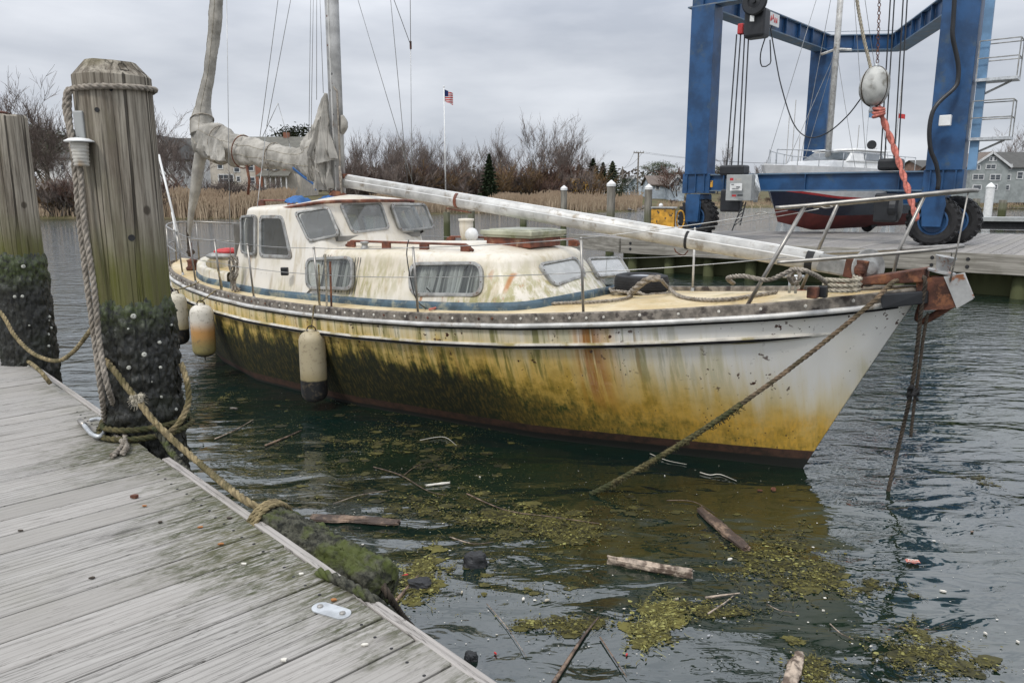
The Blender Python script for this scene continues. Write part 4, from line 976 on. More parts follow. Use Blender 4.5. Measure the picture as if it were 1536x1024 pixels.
ro=MB(); ro.tube(spline([V(1382,458,0),V(1376,478,0),V(1384,482,0),V(1410,468,0),V(1438,450,0)],.03),(.022,.03),8); ro.build('bobstay_bracket',M['rust'],BT,smooth=True)
rc=V(1414,398,0); ro=MB(); ro.lathe([(.055,-.03),(.10,-.025),(.10,-.012),(.045,-.004),(.045,.0),(.055,.05),(.07,.085),(.075,.10),(.06,.102)],24,Matrix.Translation(rc-Vector((0,0,.03)))@Matrix.Rotation(-.18,4,'Y')); ro.build('bow_roller',M['chipped'],BT,smooth=False)
# fairlead cleats on the bow deck
def post(x,y,z,w_,h_,m_,nm):
    p=onz(x,y,z); mb=MB(); mb.box((p.x,p.y,z+h_/2),(w_,w_,h_)); o=mb.build(nm,M[m_],BT,bevel=.008); return o
post(1219,447,1.62,.075,.085,'rust','samson_post'); post(1234,446,1.62,.06,.09,'blackp','chock')
p=onz(1193,440,1.60); mb=MB(); mb.tube([p,p+Vector((0,0,.14))],.012,8); mb.tube([p+Vector((.05,0,0)),p+Vector((.05,0,.13))],.012,8); mb.tube([p+Vector((-.06,0,.14)),p+Vector((.11,0,.135))],.014,8); mb.build('bow_cleat',M['galv'],BT,smooth=True)
# pushpit at the stern
mb=MB(); q=[(8.95,1.05),(9.75,.86),(10.5,.58),(11.0,.2),(11.0,-.2),(10.5,-.58),(9.75,-.86),(8.95,-1.05)]
mb.tube(spline([(s,b,shz(s)+.62) for s,b in q[1:-1]],.08),.0125,8); mb.tube(spline([(s,b,shz(s)+.32) for s,b in q[1:-1]],.08),.010,8)
for s,b in q[2:-2]: mb.tube([(s,b,shz(s)-.05),(s,b,shz(s)+.62)],.0125,8)
mb.build('pushpit',M['steel'],BT,smooth=True)
# outriggers / poles leaning at the stern, gear on the aft deck
wire('whip_pole',onb(272,372,.75),onb(238,232,.75),.018,'white'); wire('whip_pole',onb(268,372,.8),onb(258,318,.8),.016,'white')
# ---------- furled sail in its canvas cover ----------
def pr_(x,y,b=0): return onb(x,y,b)
def wr(p,a,u,amp,seed):
    ca,sa=cos(a),sin(a); tw=u*22+1.4*sa
    return 1+amp*(noise.noise(Vector((u*9,ca*.9,sa*.9+seed)))*1.0+.75*(.35-abs(noise.noise(Vector((tw,ca*1.3,sa*1.3+seed)))))+.55*(.3-abs(noise.noise(Vector((u*55+2*ca,ca*1.6,sa*1.6+seed+7))))))
def canvas(name,ctrl,seed,parent,amp=.16,n=44,step=.025,mat='canvas',flat=1.0):
    pts=[pr_(c[0],c[1]) for c in ctrl]; P=spline(pts,step); N=len(P)
    # radius by arclength along control polygon, radius given in px
    ts=[0]
    for a,b in zip(pts,pts[1:]): ts.append(ts[-1]+(b-a).length)
    Lp=[0]
    for a,b in zip(P,P[1:]): Lp.append(Lp[-1]+(b-a).length)
    sc=ts[-1]/Lp[-1]
    mb=MB(); T=[(P[min(i+1,N-1)]-P[max(i-1,0)]).normalized() for i in range(N)]; vs=[]
    for i in range(N):
        sdv=Vector((0,1,0)); upv=T[i].cross(sdv).normalized(); 
        d=(BM@P[i]-Vector((0,0,H))).length; rp=.9*float(np.interp(Lp[i]*sc,ts,[c[2] for c in ctrl]))*d/F
        for k in range(n):
            a=2*pi*k/n; w_=wr(None,a,Lp[i]*sc/2.2,amp,seed); vs.append(P[i]+upv*cos(a)*rp*w_+sdv*sin(a)*rp*w_*flat)
    fs=[(i*n+k,i*n+(k+1)%n,(i+1)*n+(k+1)%n,(i+1)*n+k) for i in range(N-1) for k in range(n)]+[tuple(range(n-1,-1,-1)),tuple((N-1)*n+k for k in range(n))]
    mb.add(vs,fs); ob=mb.build(name,M[mat],parent,smooth=True)
    if name in('sail_cover','furled_sail'):
        for kk in (n//4-3,n//4+5):
            m2=MB(); m2.tube([vs[i*n+kk]*1.0+Vector((0,.003,0)) for i in range(2,N-2)],.0035,4); m2.build('seam',M['ropel'],ob)
    return ob
sail=canvas('furled_sail',[(338,-220,11),(330,-90,11),(325,0,10.5),(320,60,9.5),(314,110,9),(309,135,10),(305,160,13),(303,185,18),(305,200,22)],1,BT,.14,flat=.8,step=.02,n=48)
spar=canvas('sail_foot',[(304,212,9),(299,245,8.5),(293,285,7.5),(287,318,4.5),(284,345,3.2),(282,365,3)],2,BT,.10,mat='canvas')
cov=canvas('sail_cover',[(296,196,12),(304,206,24),(322,214,27),(345,222,23),(372,228,19.5),(400,233,18),(428,238,17),(450,241,20),(468,240,27),(482,238,36),(490,238,44)],3,BT,.30,flat=.6,step=.018,n=64)
cov2=canvas('sail_cover_throat',[(489,140,3),(487,155,8),(484,180,15),(478,205,22),(474,230,26),(476,250,20),(484,272,9),(488,285,3)],4,BT,.42,flat=.5,step=.018,n=56)
canvas('sail_bundle',[(513,174,3),(516,184,6),(516,190,6),(513,200,3)],5,BT,.3)
def flap(name,top,bot,pl,amp,seed,parent=None):
    T_=spline([pr_(*p) for p in top],.02); B_=spline([pr_(*p) for p in bot],.02); mb=MB()
    def fn(i,j):
        a=T_[min(len(T_)-1,int(i*(len(T_)-1)+.5))]; b=B_[min(len(B_)-1,int(i*(len(B_)-1)+.5))]; p=a.lerp(b,j); n_=noise.noise(Vector((i*pl,j*1.2,seed))); r_=.5-abs(n_)*1.8
        return p+Vector((.25*r_*amp*j,amp*(.3+.9*j)*(r_+.5*sin(i*pl*1.7+j*2)),.02*n_))
    mb.grid(fn,70,26); return mb.build(name,M['canvas'],parent or BT,smooth=True)
flap('cover_flap',[(462,238,.24),(474,232,.26),(490,225,.22)],[(470,270,.16),(484,286,.18),(498,280,.14)],7,.09,3,cov)
flap('cover_flap',[(476,190,.20),(484,165,.16),(489,145,.10)],[(470,236,.26),(482,246,.27),(495,238,.2)],6,.10,5,cov)
flap('cover_flap',[(302,200,.16),(318,206,.20),(336,213,.22)],[(300,222,.2),(318,238,.26),(338,242,.24)],5,.05,8,cov)
mb=MB(); mb.tube(spline([pr_(440,253,.12),pr_(455,265,.1),pr_(470,276,.1),pr_(474,285,.1)],.03),(.035,.012),8); mb.build('blue_sail_strap',M['bluecov'],BT,smooth=True)
for (x,y,rr2,m_) in ((332,218,.29,'ropeg'),(365,228,.24,'rust'),(412,236,.20,'ropeg'),(303,180,.22,'ropeg')):
    p=pr_(x,y); mb=MB(); tx=Vector((1,0,.15)) if x!=303 else Vector((.3,0,1)); tx.normalize(); sdv=Vector((0,1,0)); u_=tx.cross(sdv)
    mb.tube([p+u_*cos(t)*rr2+sdv*sin(t)*rr2*.68+tx*.05*sin(t) for t in [i*2*pi/24 for i in range(25)]],.009,6); mb.build('sail_tie',M[m_],cov,smooth=True)
mb=MB(); mb.tube([pr_(370,248,.05),pr_(374,270,.05),pr_(372,292,.05)],.02,8); mb.build('hanging_strop',M['rust'],cov,smooth=True)
mb=MB(); mb.tube([pr_(483,205,.2),pr_(472,235,.2)],(.03,.02),8); mb.build('batten',M['blackp'],cov,smooth=True)
mb=MB(); mb.tube([pr_(283,330,.02),pr_(281,345,.02),pr_(283,372,.05),pr_(284,385,.1)],.022,8); mb.sphere(pr_(286,378,.12),.07,10,(1,1,.7)); mb.build('mainsheet_block',M['roped'],BT,smooth=True)
# wheelhouse interior: wheel pedestal and dashboard seen through the glass
mb=MB(); mb.box((6.35,0,1.86),(.3,1.4,.06)); mb.build('dashboard',M['interior'],HO)
mb=MB(); mb.box((8.2,.5,1.7),(.03,.7,.6)); mb.build('bulkhead_panel',M['interior'],HO)
# ================= FAR PIER =================
PZ=1.0
f0=atz(934,358,PZ); f1=atz(1536,384,PZ); fd=(f1-f0).normalized(); f2=f1+fd*9
b0_=atz(883,354,PZ)+Vector((-.5,1.0,0)); b1_=atz(1100,346,PZ); b2_=atz(1536,351,PZ); b3_=b2_+(b2_-b1_)*.8
PR=thing('travel_lift_pier','broad grey plank pier under the blue boat hoist','pier',(f0.x,f0.y,0),math.atan2(fd.y,fd.x))
PM=rootM(PR); PI_=PM.inverted()
outl=[PI_@p for p in (f0,f2,b3_,b2_,b1_,b0_)]
mb=MB(); rp=random.Random(4)
# planks run away from the front edge; each one is clipped by the back edge
def backy(x):
    pts=[(p.x,p.y) for p in outl[2:]][::-1]; pts.sort(); return float(np.interp(x,[p[0] for p in pts],[p[1] for p in pts]))
x=min(outl[5].x,0); xe=outl[1].x
while x<xe:
    y1=backy(x+.12); y0=0 if x>=0 else max(0.0,(x/outl[5].x)*outl[5].y*1.0)
    mb.av=rp.random()
    if y1-y0>.1: mb.box((x+.12,(y0+y1)/2,PZ-.03+rp.uniform(-.004,.004)),(.24-.014,y1-y0,.06))
    x+=.24
M['pier']=planks('pier_planks',pi/2,(.30,.285,.27),(.17,.16,.15),False)
mb.build('deck_planks',M['pier'],PR,attr='board')
def woodface():
    t=NT('pier_face_timber',.9,.2); src=t.map((1,1,1)); g=t.noise(1,6,.65,t.map((.8,3,16))); b=t.noise(2.2,5,.6)
    c=t.mix(t.ss(g,.3,.7),(.13,.12,.10),(.34,.32,.28)); c=t.mix(t.mul(t.ss(b,.5,.65),.5),c,(.16,.15,.12)); t.col(c); t.bump(g,.5); return t.m
M['face']=woodface()
xs=[0,4.3,9.1,13.8,18.5]
for a,b in zip(xs,xs[1:]):
    mb=MB(); mb.box(((a+b)/2,-.06,PZ-.21),(b-a-.02,.11,.46)); mb.build('face_beam',M['face'],PR,bevel=.012)
    for xx in (a+.35,b-.4):
        for zz_ in(PZ-.12,PZ-.30): mb=MB(); mb.lathe([(.045,0),(.04,.02),(.015,.022)],8,Matrix.Translation((xx,-.115,zz_))@Matrix.Rotation(pi/2,4,'X')); mb.build('face_bolt',M['black'],PR)
e=outl[5]; mb=MB(); mb.beam((e.x-.06,e.y,PZ-.21),(-.06,-.05,PZ-.21),.11,.46); mb.build('face_beam',M['face'],PR,bevel=.012)
for i in range(15):
    xx=.25+i*1.28; mb=MB(); mb.tube([(xx,.25,-1.6),(xx,.25,PZ-.1)],.16,12); mb.build('support_pile',M['pilefar'],PR,smooth=True)
mb=MB(); mb.box((9,.6,.25),(18.6,.06,1.25)); mb.build('dark_backing',M['black' if 0 else 'pilefar'],PR)  # added sheet, stands in for the shaded gap behind the support piles

# ================= BLUE BOAT HOIST =================
A_=atY(1050,250,25.0);B_=atY(1419,250,20.5);C_=atY(1226,200,32.5);Q_=atY(1347,82,32.2);E_=atY(1432,60,25.5)
for p in (A_,B_,C_,Q_,E_): p.z=0
TL=thing('boat_hoist','tall blue four legged mobile boat hoist straddling a motor boat','boat hoist',((A_+B_+C_)/3))
def wp(name,mb,mat,par=None,**k): 
    o=mb.build(name,M[mat],None,origin=False,**k); o.data.transform(Matrix.Translation(-TL.location)); o.parent=TL if par is None else par
    return o
ab=(B_-A_).normalized(); pn=Vector((-ab.y,ab.x,0)) 
if pn.y>0: pn=-pn     # towards the camera
def col(p,z0,z1,w,d,nm='leg',dirv=ab):
    mb=MB(); mb.beam(p+Vector((0,0,z0)),p+Vector((0,0,z1)),d,w,up=dirv); 
    return mb
zt_=8.12
def legp(p,z0,z1,w,d,dirv=ab):
    mb=MB(); n_=Vector((-dirv.y,dirv.x,0)); 
    pts=[p+dirv*a*w/2+n_*b*d/2 for a,b in((-1,-1),(1,-1),(1,1),(-1,1))]; mb.prism([(q.x,q.y) for q in pts],z0,z1); return mb
wp('leg',legp(A_,3.0,zt_,.78,.62),'blue',bevel=.015)
wp('leg',legp(B_,3.0,10.2,.86,.62),'blue',bevel=.015)
dc=(C_-A_).normalized(); ce=(Q_-C_).normalized()
wp('leg',legp(C_,2.2,8.2,.85,.6),'blue',bevel=.015)
wp('leg',legp(E_,1.9,8.2,.7,.5),'blue',bevel=.015)
# inner stiffeners on the legs
# top girders (box with flanges and web stiffeners)
def girder(a,b,z0,z1,w,nm,stiff=8,mat='blue',rail=False):
    a=Vector((a.x,a.y,0));b=Vector((b.x,b.y,0)); d=(b-a).normalized(); mb=MB(); zc=(z0+z1)/2
    mb.beam(a+Vector((0,0,zc)),b+Vector((0,0,zc)),w*.55,z1-z0-.08)
    o=wp(nm,mb,mat)
    mb=MB(); mb.beam(a-d*.1+Vector((0,0,z0+.02)),b+d*.1+Vector((0,0,z0+.02)),w,.04); mb.beam(a-d*.1+Vector((0,0,z1-.02)),b+d*.1+Vector((0,0,z1-.02)),w,.04)
    wp('flange',mb,'blueflange',o)
    mb=MB(); n_=Vector((-d.y,d.x,0)); L_=(b-a).length
    for i in range(stiff):
        c=a+d*(L_*(i+.5)/stiff)
        for sg in(1,-1): mb=MB(); mb.beam(c+n_*sg*w*.39+Vector((0,0,z0+.04)),c+n_*sg*w*.39+Vector((0,0,z1-.04)),.03,w*.2,up=n_); wp('stiffener',mb,mat,o)
    if rail:
        mb=MB(); e0=a+n_*w*.4+Vector((0,0,z1)); e1=b+n_*w*.4+Vector((0,0,z1)); n=int(L_/1.1)
        mb.tube([e0+Vector((0,0,.22)),e1+Vector((0,0,.22))],.02,5)
        for i in range(n+1): c=e0.lerp(e1,i/n); mb.tube([c,c+Vector((0,0,.22))],.015,5)
        wp('girder_rail',mb,'galv',o)
    return o
M['blueflange']=simple('grey_blue_flange_paint',(.10,.16,.23),.5,0,.25,2,0,20,(.2,.2,.19),2,(.5,.7))
girder(A_-ab*.45,B_+ab*.6,zt_,zt_+.85,.5,'near_girder',10)
girder(A_+Vector((0,.3,0)),C_,zt_-.02,zt_+.62,.55,'end_girder',8,rail=True)
girder(C_,Q_,zt_-.01,zt_+.60,.55,'far_girder',4,rail=True)
girder(Q_,E_,zt_-.015,zt_+.63,.65,'angled_girder',6,rail=True)
lb=girder(A_-ab*.35,B_+ab*.2,2.46,3.0,.42,'lower_beam',3)
girder(C_-ab*.3,E_+ab*.2,2.0,2.5,.42,'lower_beam',3)
# flanged leg feet
for p in (A_,B_):
    wp('leg_foot',legp(p,2.40,3.02,.95,.50),'blue',bevel=.01)
    mb=MB(); 
    for k in(-.3,0,.3): mb.beam(p+ab*k+pn*.27+Vector((0,0,2.46)),p+ab*k+pn*.27+Vector((0,0,3.0)),.04,.06,up=pn)
    wp('foot_rib',mb,'blue')
# lettering on the near girder, only the feet of the letters are in view
fc_=bpy.data.curves.new('t','FONT'); fc_.body='NO'; fc_.size=.75; fc_.extrude=.006
to=bpy.data.objects.new('lettering',fc_); S.collection.objects.link(to); bpy.context.view_layer.update()
me=bpy.data.meshes.new_from_object(to.evaluated_get(bpy.context.evaluated_depsgraph_get())); bpy.data.objects.remove(to)
lo=bpy.data.objects.new('lettering',me); S.collection.objects.link(lo); me.materials.append(M['white']); lo.parent=TL
pp=atY(1180,4,23.3); k=(pp-A_).dot(ab); q=A_+ab*k+pn*.145+Vector((0,0,zt_+.16)); lo.location=q-TL.location; lo.rotation_euler=(pi/2,0,math.atan2(ab.y,ab.x))
# sign board on the end girder
def sign(name,c,u,w_,h_,n,mat,par):
    mb=MB(); mb.beam(c-u*w_/2,c+u*w_/2,.03,h_); return wp(name,mb,mat,par)
nn_=Vector((dc.y,-dc.x,0)); 
sc_=A_+dc*((C_-A_).length*.42)+nn_*.2+Vector((0,0,zt_+.33)); sg=sign('sign_board',sc_,dc,1.5,.42,nn_,'white',None)
mb=MB(); rs=random.Random(6)
for i in range(7): c=sc_+dc*(-.5+i*.16)+nn_*.02+Vector((0,0,.02+.05*sin(i*2))); mb.tube([c+Vector((0,0,-.10)),c+dc*.05+Vector((0,0,.07)),c+dc*.09+Vector((0,0,-.08))],.018,4)
wp('red_script',mb,'red',sg)
# hoist blocks, cables, sheaves
def at_(px,py,Y): return atY(px,py,Y)
def blob(name,x0,y0,x1,y1,Y,d,mat,bev=.03,par=None,lean=0):
    p=at_(x0,y0,Y);q=at_(x1,y1,Y); mb=MB(); mb.box(((p.x+q.x)/2,Y,(p.z+q.z)/2),(abs(q.x-p.x),d,abs(p.z-q.z)),Matrix.Rotation(math.atan2(ab.y,ab.x),3,'Z')); return wp(name,mb,mat,par,bevel=bev,bseg=3)
hb1=blob('hoist_block',1121,14,1150,58,23.2,.5,'blackp',.08)
mb=MB(); c=at_(1133,3,22.9); Mx=Matrix.Translation(c)@pn.to_track_quat('Z','Y').to_matrix().to_4x4(); mb.lathe([(.36,0),(.38,.05),(.34,.1),(.2,.1),(.17,.06),(.06,.08),(.05,.14)],28,Mx); wp('sheave_wheel',mb,'blackp',smooth=False)
mb=MB(); c=at_(1128,28,22.9); mb.box(c,(.12,.01,.16)); wp('block_label',mb,'white',hb1)
blob('cable_clamp',1108,36,1116,52,23.6,.2,'red',.03)
for i,(xa,xb) in enumerate([(1105,1090),(1111,1097),(1117,1107),(1123,1113)]):
    mb=MB(); mb.tube([at_(xa,52,23.6),at_(xb,252,23.4)],.020,6); wp('hoist_cable',mb,'blackp')
for xa,xb in ((1341,1321),(1347,1327),(1360,1341),(1366,1347)):
    mb=MB(); mb.tube([at_(xa,-90,21.6),at_(xb,240,21.4)],.018,6); wp('hoist_cable',mb,'blackp')
blob('lower_sheave',1083,248,1120,263,23.3,.5,'blackp',.06); blob('lower_sheave',1321,238,1352,256,21.3,.5,'blackp',.08)
s2=blob('sling_block',1316,290,1345,333,21.0,.4,'blackp',.06)
mb=MB(); c=at_(1341,312,21.0); Mx=Matrix.Translation(c)@ab.to_track_quat('Z','Y').to_matrix().to_4x4(); mb.lathe([(.34,-.1),(.38,-.05),(.38,.1),(.3,.16),(.1,.16)],24,Mx); wp('sling_roller',mb,'blackp',smooth=False)
blob('hook_block',1082,284,1112,318,23.4,.22,'blackp',.06)
cb=blob('control_box',1092,262,1129,301,22.9,.28,'greybox',.015)
def decal(x0,y0,x1,y1,Y,mat,nm='label_plate'):
    p=at_(x0,y0,Y);q=at_(x1,y1,Y); mb=MB(); mb.box(((p.x+q.x)/2,(p.y+q.y)/2,(p.z+q.z)/2),(abs(q.x-p.x),.01,abs(p.z-q.z)),Matrix.Rotation(math.atan2(ab.y,ab.x),3,'Z')); return wp(nm,mb,mat,cb)
decal(1095,275,1113,286,22.70,'white'); decal(1095,267,1100,271,22.70,'red'); decal(1103,268,1112,271,22.66,'canvas'); decal(1098,292,1104,295,22.70,'red'); decal(1106,292,1114,294,22.66,'blackp'); decal(1097,277,1101,278,22.68,'blackp'); decal(1104,280,1110,281,22.64,'blackp'); decal(1098,283,1108,284,22.66,'blackp')
mb=MB()
for k in range(5): mb.tube(spline([at_(1131+k,262,22.9),at_(1134+k*1.5,275+3*k,22.7),at_(1129+2*k,290,22.8),at_(1131+k,303,22.9)],.1),.025,5)
wp('cable_bundle',mb,'galv',smooth=True)
mb=MB(); p=at_(1115,303,22.9); q=at_(1098,346,22.9); p2=at_(1119,303,22.9); q2=at_(1110,338,22.9); mb.tube([p,q],.02,5); mb.tube([p2,q2],.02,5)
for i in range(5): mb.tube([p.lerp(q,(i+1)/6),p2.lerp(q2,(i+.6)/6)],.014,4)
wp('hanging_ladder',mb,'blackp')
blob('yellow_tag',1066,271,1069,281,24.2,.04,'yellow',.005)
# hydraulic hose and box on the right leg
mb=MB(); mb.tube(spline([at_(x,y,19.95) for x,y in((1433,-20),(1430,30),(1429,55),(1437,95),(1437,120),(1431,133),(1410,152),(1399,168),(1394,195),(1396,225),(1404,245),(1408,270),(1406,285))],.1),.055,8); wp('hydraulic_hose',mb,'blackp',smooth=True)
blob('switch_box',1411,173,1425,189,19.9,.16,'white',.015)
# ladder strip and platforms
r0=B_+ab*.62+pn*.1
mb=MB(); mb.beam(r0+Vector((0,0,3.0)),r0-ab*.04+Vector((0,0,10.2)),.14,.20,up=ab); wp('ladder_channel',mb,'bluelt')
for zz_ in (3.81,5.26):
    u=ab; v=-pn; c=B_+ab*.50; mb=MB(); mb.box(c+u*.45+Vector((0,0,zz_-.04)),(.9,.6,.07),Matrix.Rotation(math.atan2(ab.y,ab.x),3,'Z')); pf=wp('platform',mb,'galv')
    mb=MB(); cr=[c+u*.0+v*.29,c+u*.88+v*.29,c+u*.88-v*.29,c+u*.0-v*.29]
    for hh in(.48,.9): 
        P_=[q_+Vector((0,0,zz_+hh)) for q_ in cr]
        for a,b in zip(P_,P_[1:]): mb.tube([a,b],.016,5)
    for q_ in cr: mb.tube([q_+Vector((0,0,zz_)),q_+Vector((0,0,zz_+.9))],.016,5)
    wp('platform_rail',mb,'winframe',pf)
    mb=MB(); mb.beam(c+u*.05+Vector((0,0,zz_-.42)),c+u*.75+Vector((0,0,zz_-.08)),.05,.05); wp('bracket',mb,'winframe',pf)
# wheels
def wheel(c,ax,rad,wid,tag_=''):
    Mx=Matrix.Translation(c)@ax.to_track_quat('Z','Y').to_matrix().to_4x4()
    mb=MB(); w2=wid/2; mb.lathe([(rad*.55,-w2*.8),(rad*.7,-w2*1.02),(rad*.88,-w2*1.0),(rad*.965,-w2*.8),(rad*.975,0),(rad*.965,w2*.8),(rad*.88,w2),(rad*.7,w2*1.02),(rad*.55,w2*.8)],40,Mx,cap=False)
    for k in range(22):
        a=2*pi*k/22
        for sg in(1,-1):
            aa=a+(pi/22 if sg>0 else 0); cc=Mx@Vector((cos(aa)*rad*.965,sin(aa)*rad*.965,sg*w2*.52)); rt=Mx.to_3x3()@Matrix.Rotation(aa,3,'Z')@Matrix.Rotation(sg*.5,3,'X'); mb.box(cc,(rad*.10,rad*.13,w2*1.0),rt)
    ty=wp('tyre',mb,'black',smooth=False)
    mb=MB(); mb.lathe([(rad*.57,-w2*.75),(rad*.57,w2*.82),(rad*.50,w2*.86),(rad*.47,w2*.5),(rad*.18,w2*.45),(rad*.16,w2*.75),(.02,w2*.78)],28,Mx); wp('rim',mb,'blue',ty,smooth=False)
    return ty
def yoke(c,ax,rad,wid,ztop,yw=(.27,.20),sh=0.0):
    for sg in (1,-1):
        mb=MB(); tdir=Vector((-ax.y,ax.x,0)); o_=c+ax*sg*(wid/2+.09)+tdir*sh; n_=ax
        w0,w1=yw
        a=[o_-tdir*w1+Vector((0,0,-.12)),o_+tdir*w1+Vector((0,0,-.12)),o_+tdir*w0+Vector((0,0,ztop-c.z-.25)),o_+tdir*w0*.8+Vector((0,0,ztop-c.z)),o_-tdir*w0*.8+Vector((0,0,ztop-c.z)),o_-tdir*w0+Vector((0,0,ztop-c.z-.25))]
        n=len(a); mb.add([p-n_*.05 for p in a]+[p+n_*.05 for p in a],[tuple(range(n)),tuple(range(2*n-1,n-1,-1))]+[(i,(i+1)%n,n+(i+1)%n,n+i) for i in range(n)]); wp('wheel_yoke',mb,'blue',bevel=.02)
    mb=MB(); mb.beam(c-ax*(wid/2+.12)+Vector((0,0,ztop-c.z-.08)),c+ax*(wid/2+.12)+Vector((0,0,ztop-c.z-.08)),.5,.14); wp('axle_bridge',mb,'blue')
axw=pn.copy()
axA=Vector((-.70,-.71,0)).normalized(); 
rA=.63; cA=atY(1047,326,25.0); cA.z=PZ+rA; wheel(cA,axA,rA,.5); yoke(cA,axA,rA,.5,2.36,(.24,.20))
rB=.66; cB=atY(1402,322,20.6); cB.z=PZ+rB; wheel(cB,axw,rB,.42); yoke(cB,axw,rB,.42,2.36); cB2=cB+ab*.36-axw*.75; wheel(cB2,axw,rB,.4)
cC=Vector((C_.x,C_.y,PZ+.62)); wheel(cC,axw,.62,.5); yoke(cC,axw,.62,.5,2.1)
# loop of black line hanging between girder and float
mb=MB(); mb.tube(spline([at_(1155,38,23.6),at_(1163,85,23.5),at_(1172,130,23.3),at_(1190,185,23),at_(1212,206,22.6),at_(1240,200,22.2),at_(1270,175,21.8),at_(1292,147,21.5),at_(1315,115,21.2)],.15),.018,6); wp('slack_line',mb,'blackp',smooth=True)
mb=MB(); mb.tube(spline([at_(1152,45,23.4),at_(1141,80,23.4),at_(1143,100,23.4),at_(1155,96,23.4),at_(1156,85,23.4),at_(1155,60,23.4)],.1),.018,6); wp('cable_loop',mb,'blackp',smooth=True)
# white float with strap, hanging from the hoist
fp=at_(1312,130,21.2); fl=thing('float_ball','dirty white float ball hanging by a chain in front of the blue hoist','float',fp)
mb=MB(); Mx=Matrix.Rotation(.10,4,'Y')
def ff(i,j):
    a=pi*j; b=2*pi*i; q=1+.05*noise.noise(Vector((cos(b)*1.5,sin(b)*1.5,a*1.5)))+.03*abs(noise.noise(Vector((cos(b)*4,sin(b)*4,a*3)))); return Vector((.385*abs(sin(a))**.8*q*cos(b),.385*abs(sin(a))**.8*q*sin(b),.50*cos(a)*q))
mb.grid(ff,36,24); M['floatm']=simple('dirty_float',(.42,.42,.39),.5,0,.3,3,.1,20,(.16,.15,.12),2.5,(.5,.65)); mb.build('float_body',M['floatm'],fl,smooth=True)
mb=MB(); Mr=Matrix.Rotation(.3,3,'Z'); mb.tube([Mr@Vector((.40*sin(t),.05,.52*cos(t))) for t in [i*2*pi/32 for i in range(33)]],.016,6); mb.tube([Mr@Vector((.05,.40*sin(t),.52*cos(t))) for t in [i*2*pi/32 for i in range(33)]],.014,6); mb.build('lashing',M['roped'],fl,smooth=True)
mb=MB(); mb.lathe([(.09,-.68),(.10,-.62),(.08,-.56),(.08,-.45)],12); mb.build('float_fitting',M['galv'],fl,smooth=True); mb=MB(); mb.lathe([(.06,.48),(.07,.55),(.03,.60)],12); mb.build('top_ring',M['galv'],fl,smooth=True)
mb=MB(); top=at_(1321,-60,21.2)-fp; n=26; p0=Vector((.02,0,.55))
for i in range(n):
    c=p0.lerp(top,i/n); d=(top-p0)/n*.62; u_=Vector((1,0,0)) if i%2 else Vector((0,1,0)); mb.tube(spline([c-d,c+u_*.035-d*.4,c+u_*.035+d*.4,c+d,c-u_*.035+d*.4,c-u_*.035-d*.4,c-d],.05),.012,4)
mb.build('chain',M['rust'],fl)
st=[at_(1317,160,21.1),at_(1324,178,21.1),at_(1336,208,21.0),at_(1350,248,20.7),at_(1362,285,20.3),at_(1372,318,20.0),at_(1376,330,19.9)]
mb=MB(); mb.rope(st,.085,pitch=9,strands=2,n=6); tag(mb.build('red_strap',M['redfab'],smooth=True),'long faded red twisted strap hanging from the white float down to the pier','strap')
mb=MB(); 
for k in range(3): mb.tube([at_(1318,163+5*k,21.1)+Vector((.13*cos(t),.13*sin(t),.04*sin(t+k))) for t in [i*2*pi/12 for i in range(13)]],.045,6)
o=mb.build('strap_wrap',M['redfab'],bpy.data.objects['red_strap'],world=True,smooth=True)
mb=MB(); mb.rope([at_(1281,-30,21.3),at_(1292,40,21.3),at_(1307,106,21.2)],.045); tag(mb.build('tan_line',M['ropel'],smooth=True),'taut tan line running up from the white float ball','rope')

# ================= MOTOR BOAT IN THE SLINGS =================
bw=atY(1152,290,25.4); stn=atY(1385,290,32.6); bw.z=0; stn.z=0; dv=(stn-bw); LB=dv.length; dv.normalize()
MBt=thing('motor_boat','white, navy and red motor boat hanging in the slings of the blue hoist','motor boat',(bw.x,bw.y,0),math.atan2(dv.y,dv.x))
mbM=rootM(MBt); mbI=mbM.inverted()
def mz(s): return 3.32-.10*min(1,s/6)
def mhull(u,t,side):
    s=u*LB; b=1.45*min(1,(s/3.6))**.62*(1-.12*max(0,(s-6)/3)); z0=mz(s); rake=.75*t*(1-u)**2
    zk=1.45-.35*min(1,s/2.5); z=lerp(z0,zk,t); k=1-(t**2.2); 
    return Vector((s+rake*.9-.35*(1-t)*(1-u)**3,side*b*max(0,k)**.8 if t<.999 else 0,z))
def tlev(k,u): return [0,.40+.22*u,.435+.22*u,.76,1.0][k]
for nm,t0,t1,mt in (('bulwark',0,1,'white'),('stripe',1,2,'red'),('topsides',2,3,'navy'),('boot_top',3,4,'redbot')):
    if nm=='topsides': M['navy']=simple('navy_hull',(.012,.018,.04),.25,0,.2)
    if nm=='boot_top': M['redbot']=simple('red_antifouling',(.16,.03,.025),.7,0,.25,3)
    mb=MB()
    for sd_ in(1,-1): mb.grid(lambda i,j:mhull(i,lerp(tlev(t0,i),tlev(t1,i),j),sd_),40,8,flip=sd_>0)
    mb.build(nm,M[mt],MBt,smooth=True)
mb=MB(); mb.grid(lambda i,j:Vector((mhull(i,0,1).x,(j*2-1)*mhull(i,0,1).y,mz(i*LB)-.01+.05*(1-(2*j-1)**2))),30,6); mb.build('foredeck',M['white'],MBt,smooth=True)
mb=MB(); pr=[(3.1,.95),(3.9,1.0),(6.2,1.05),(7.2,1.0)]
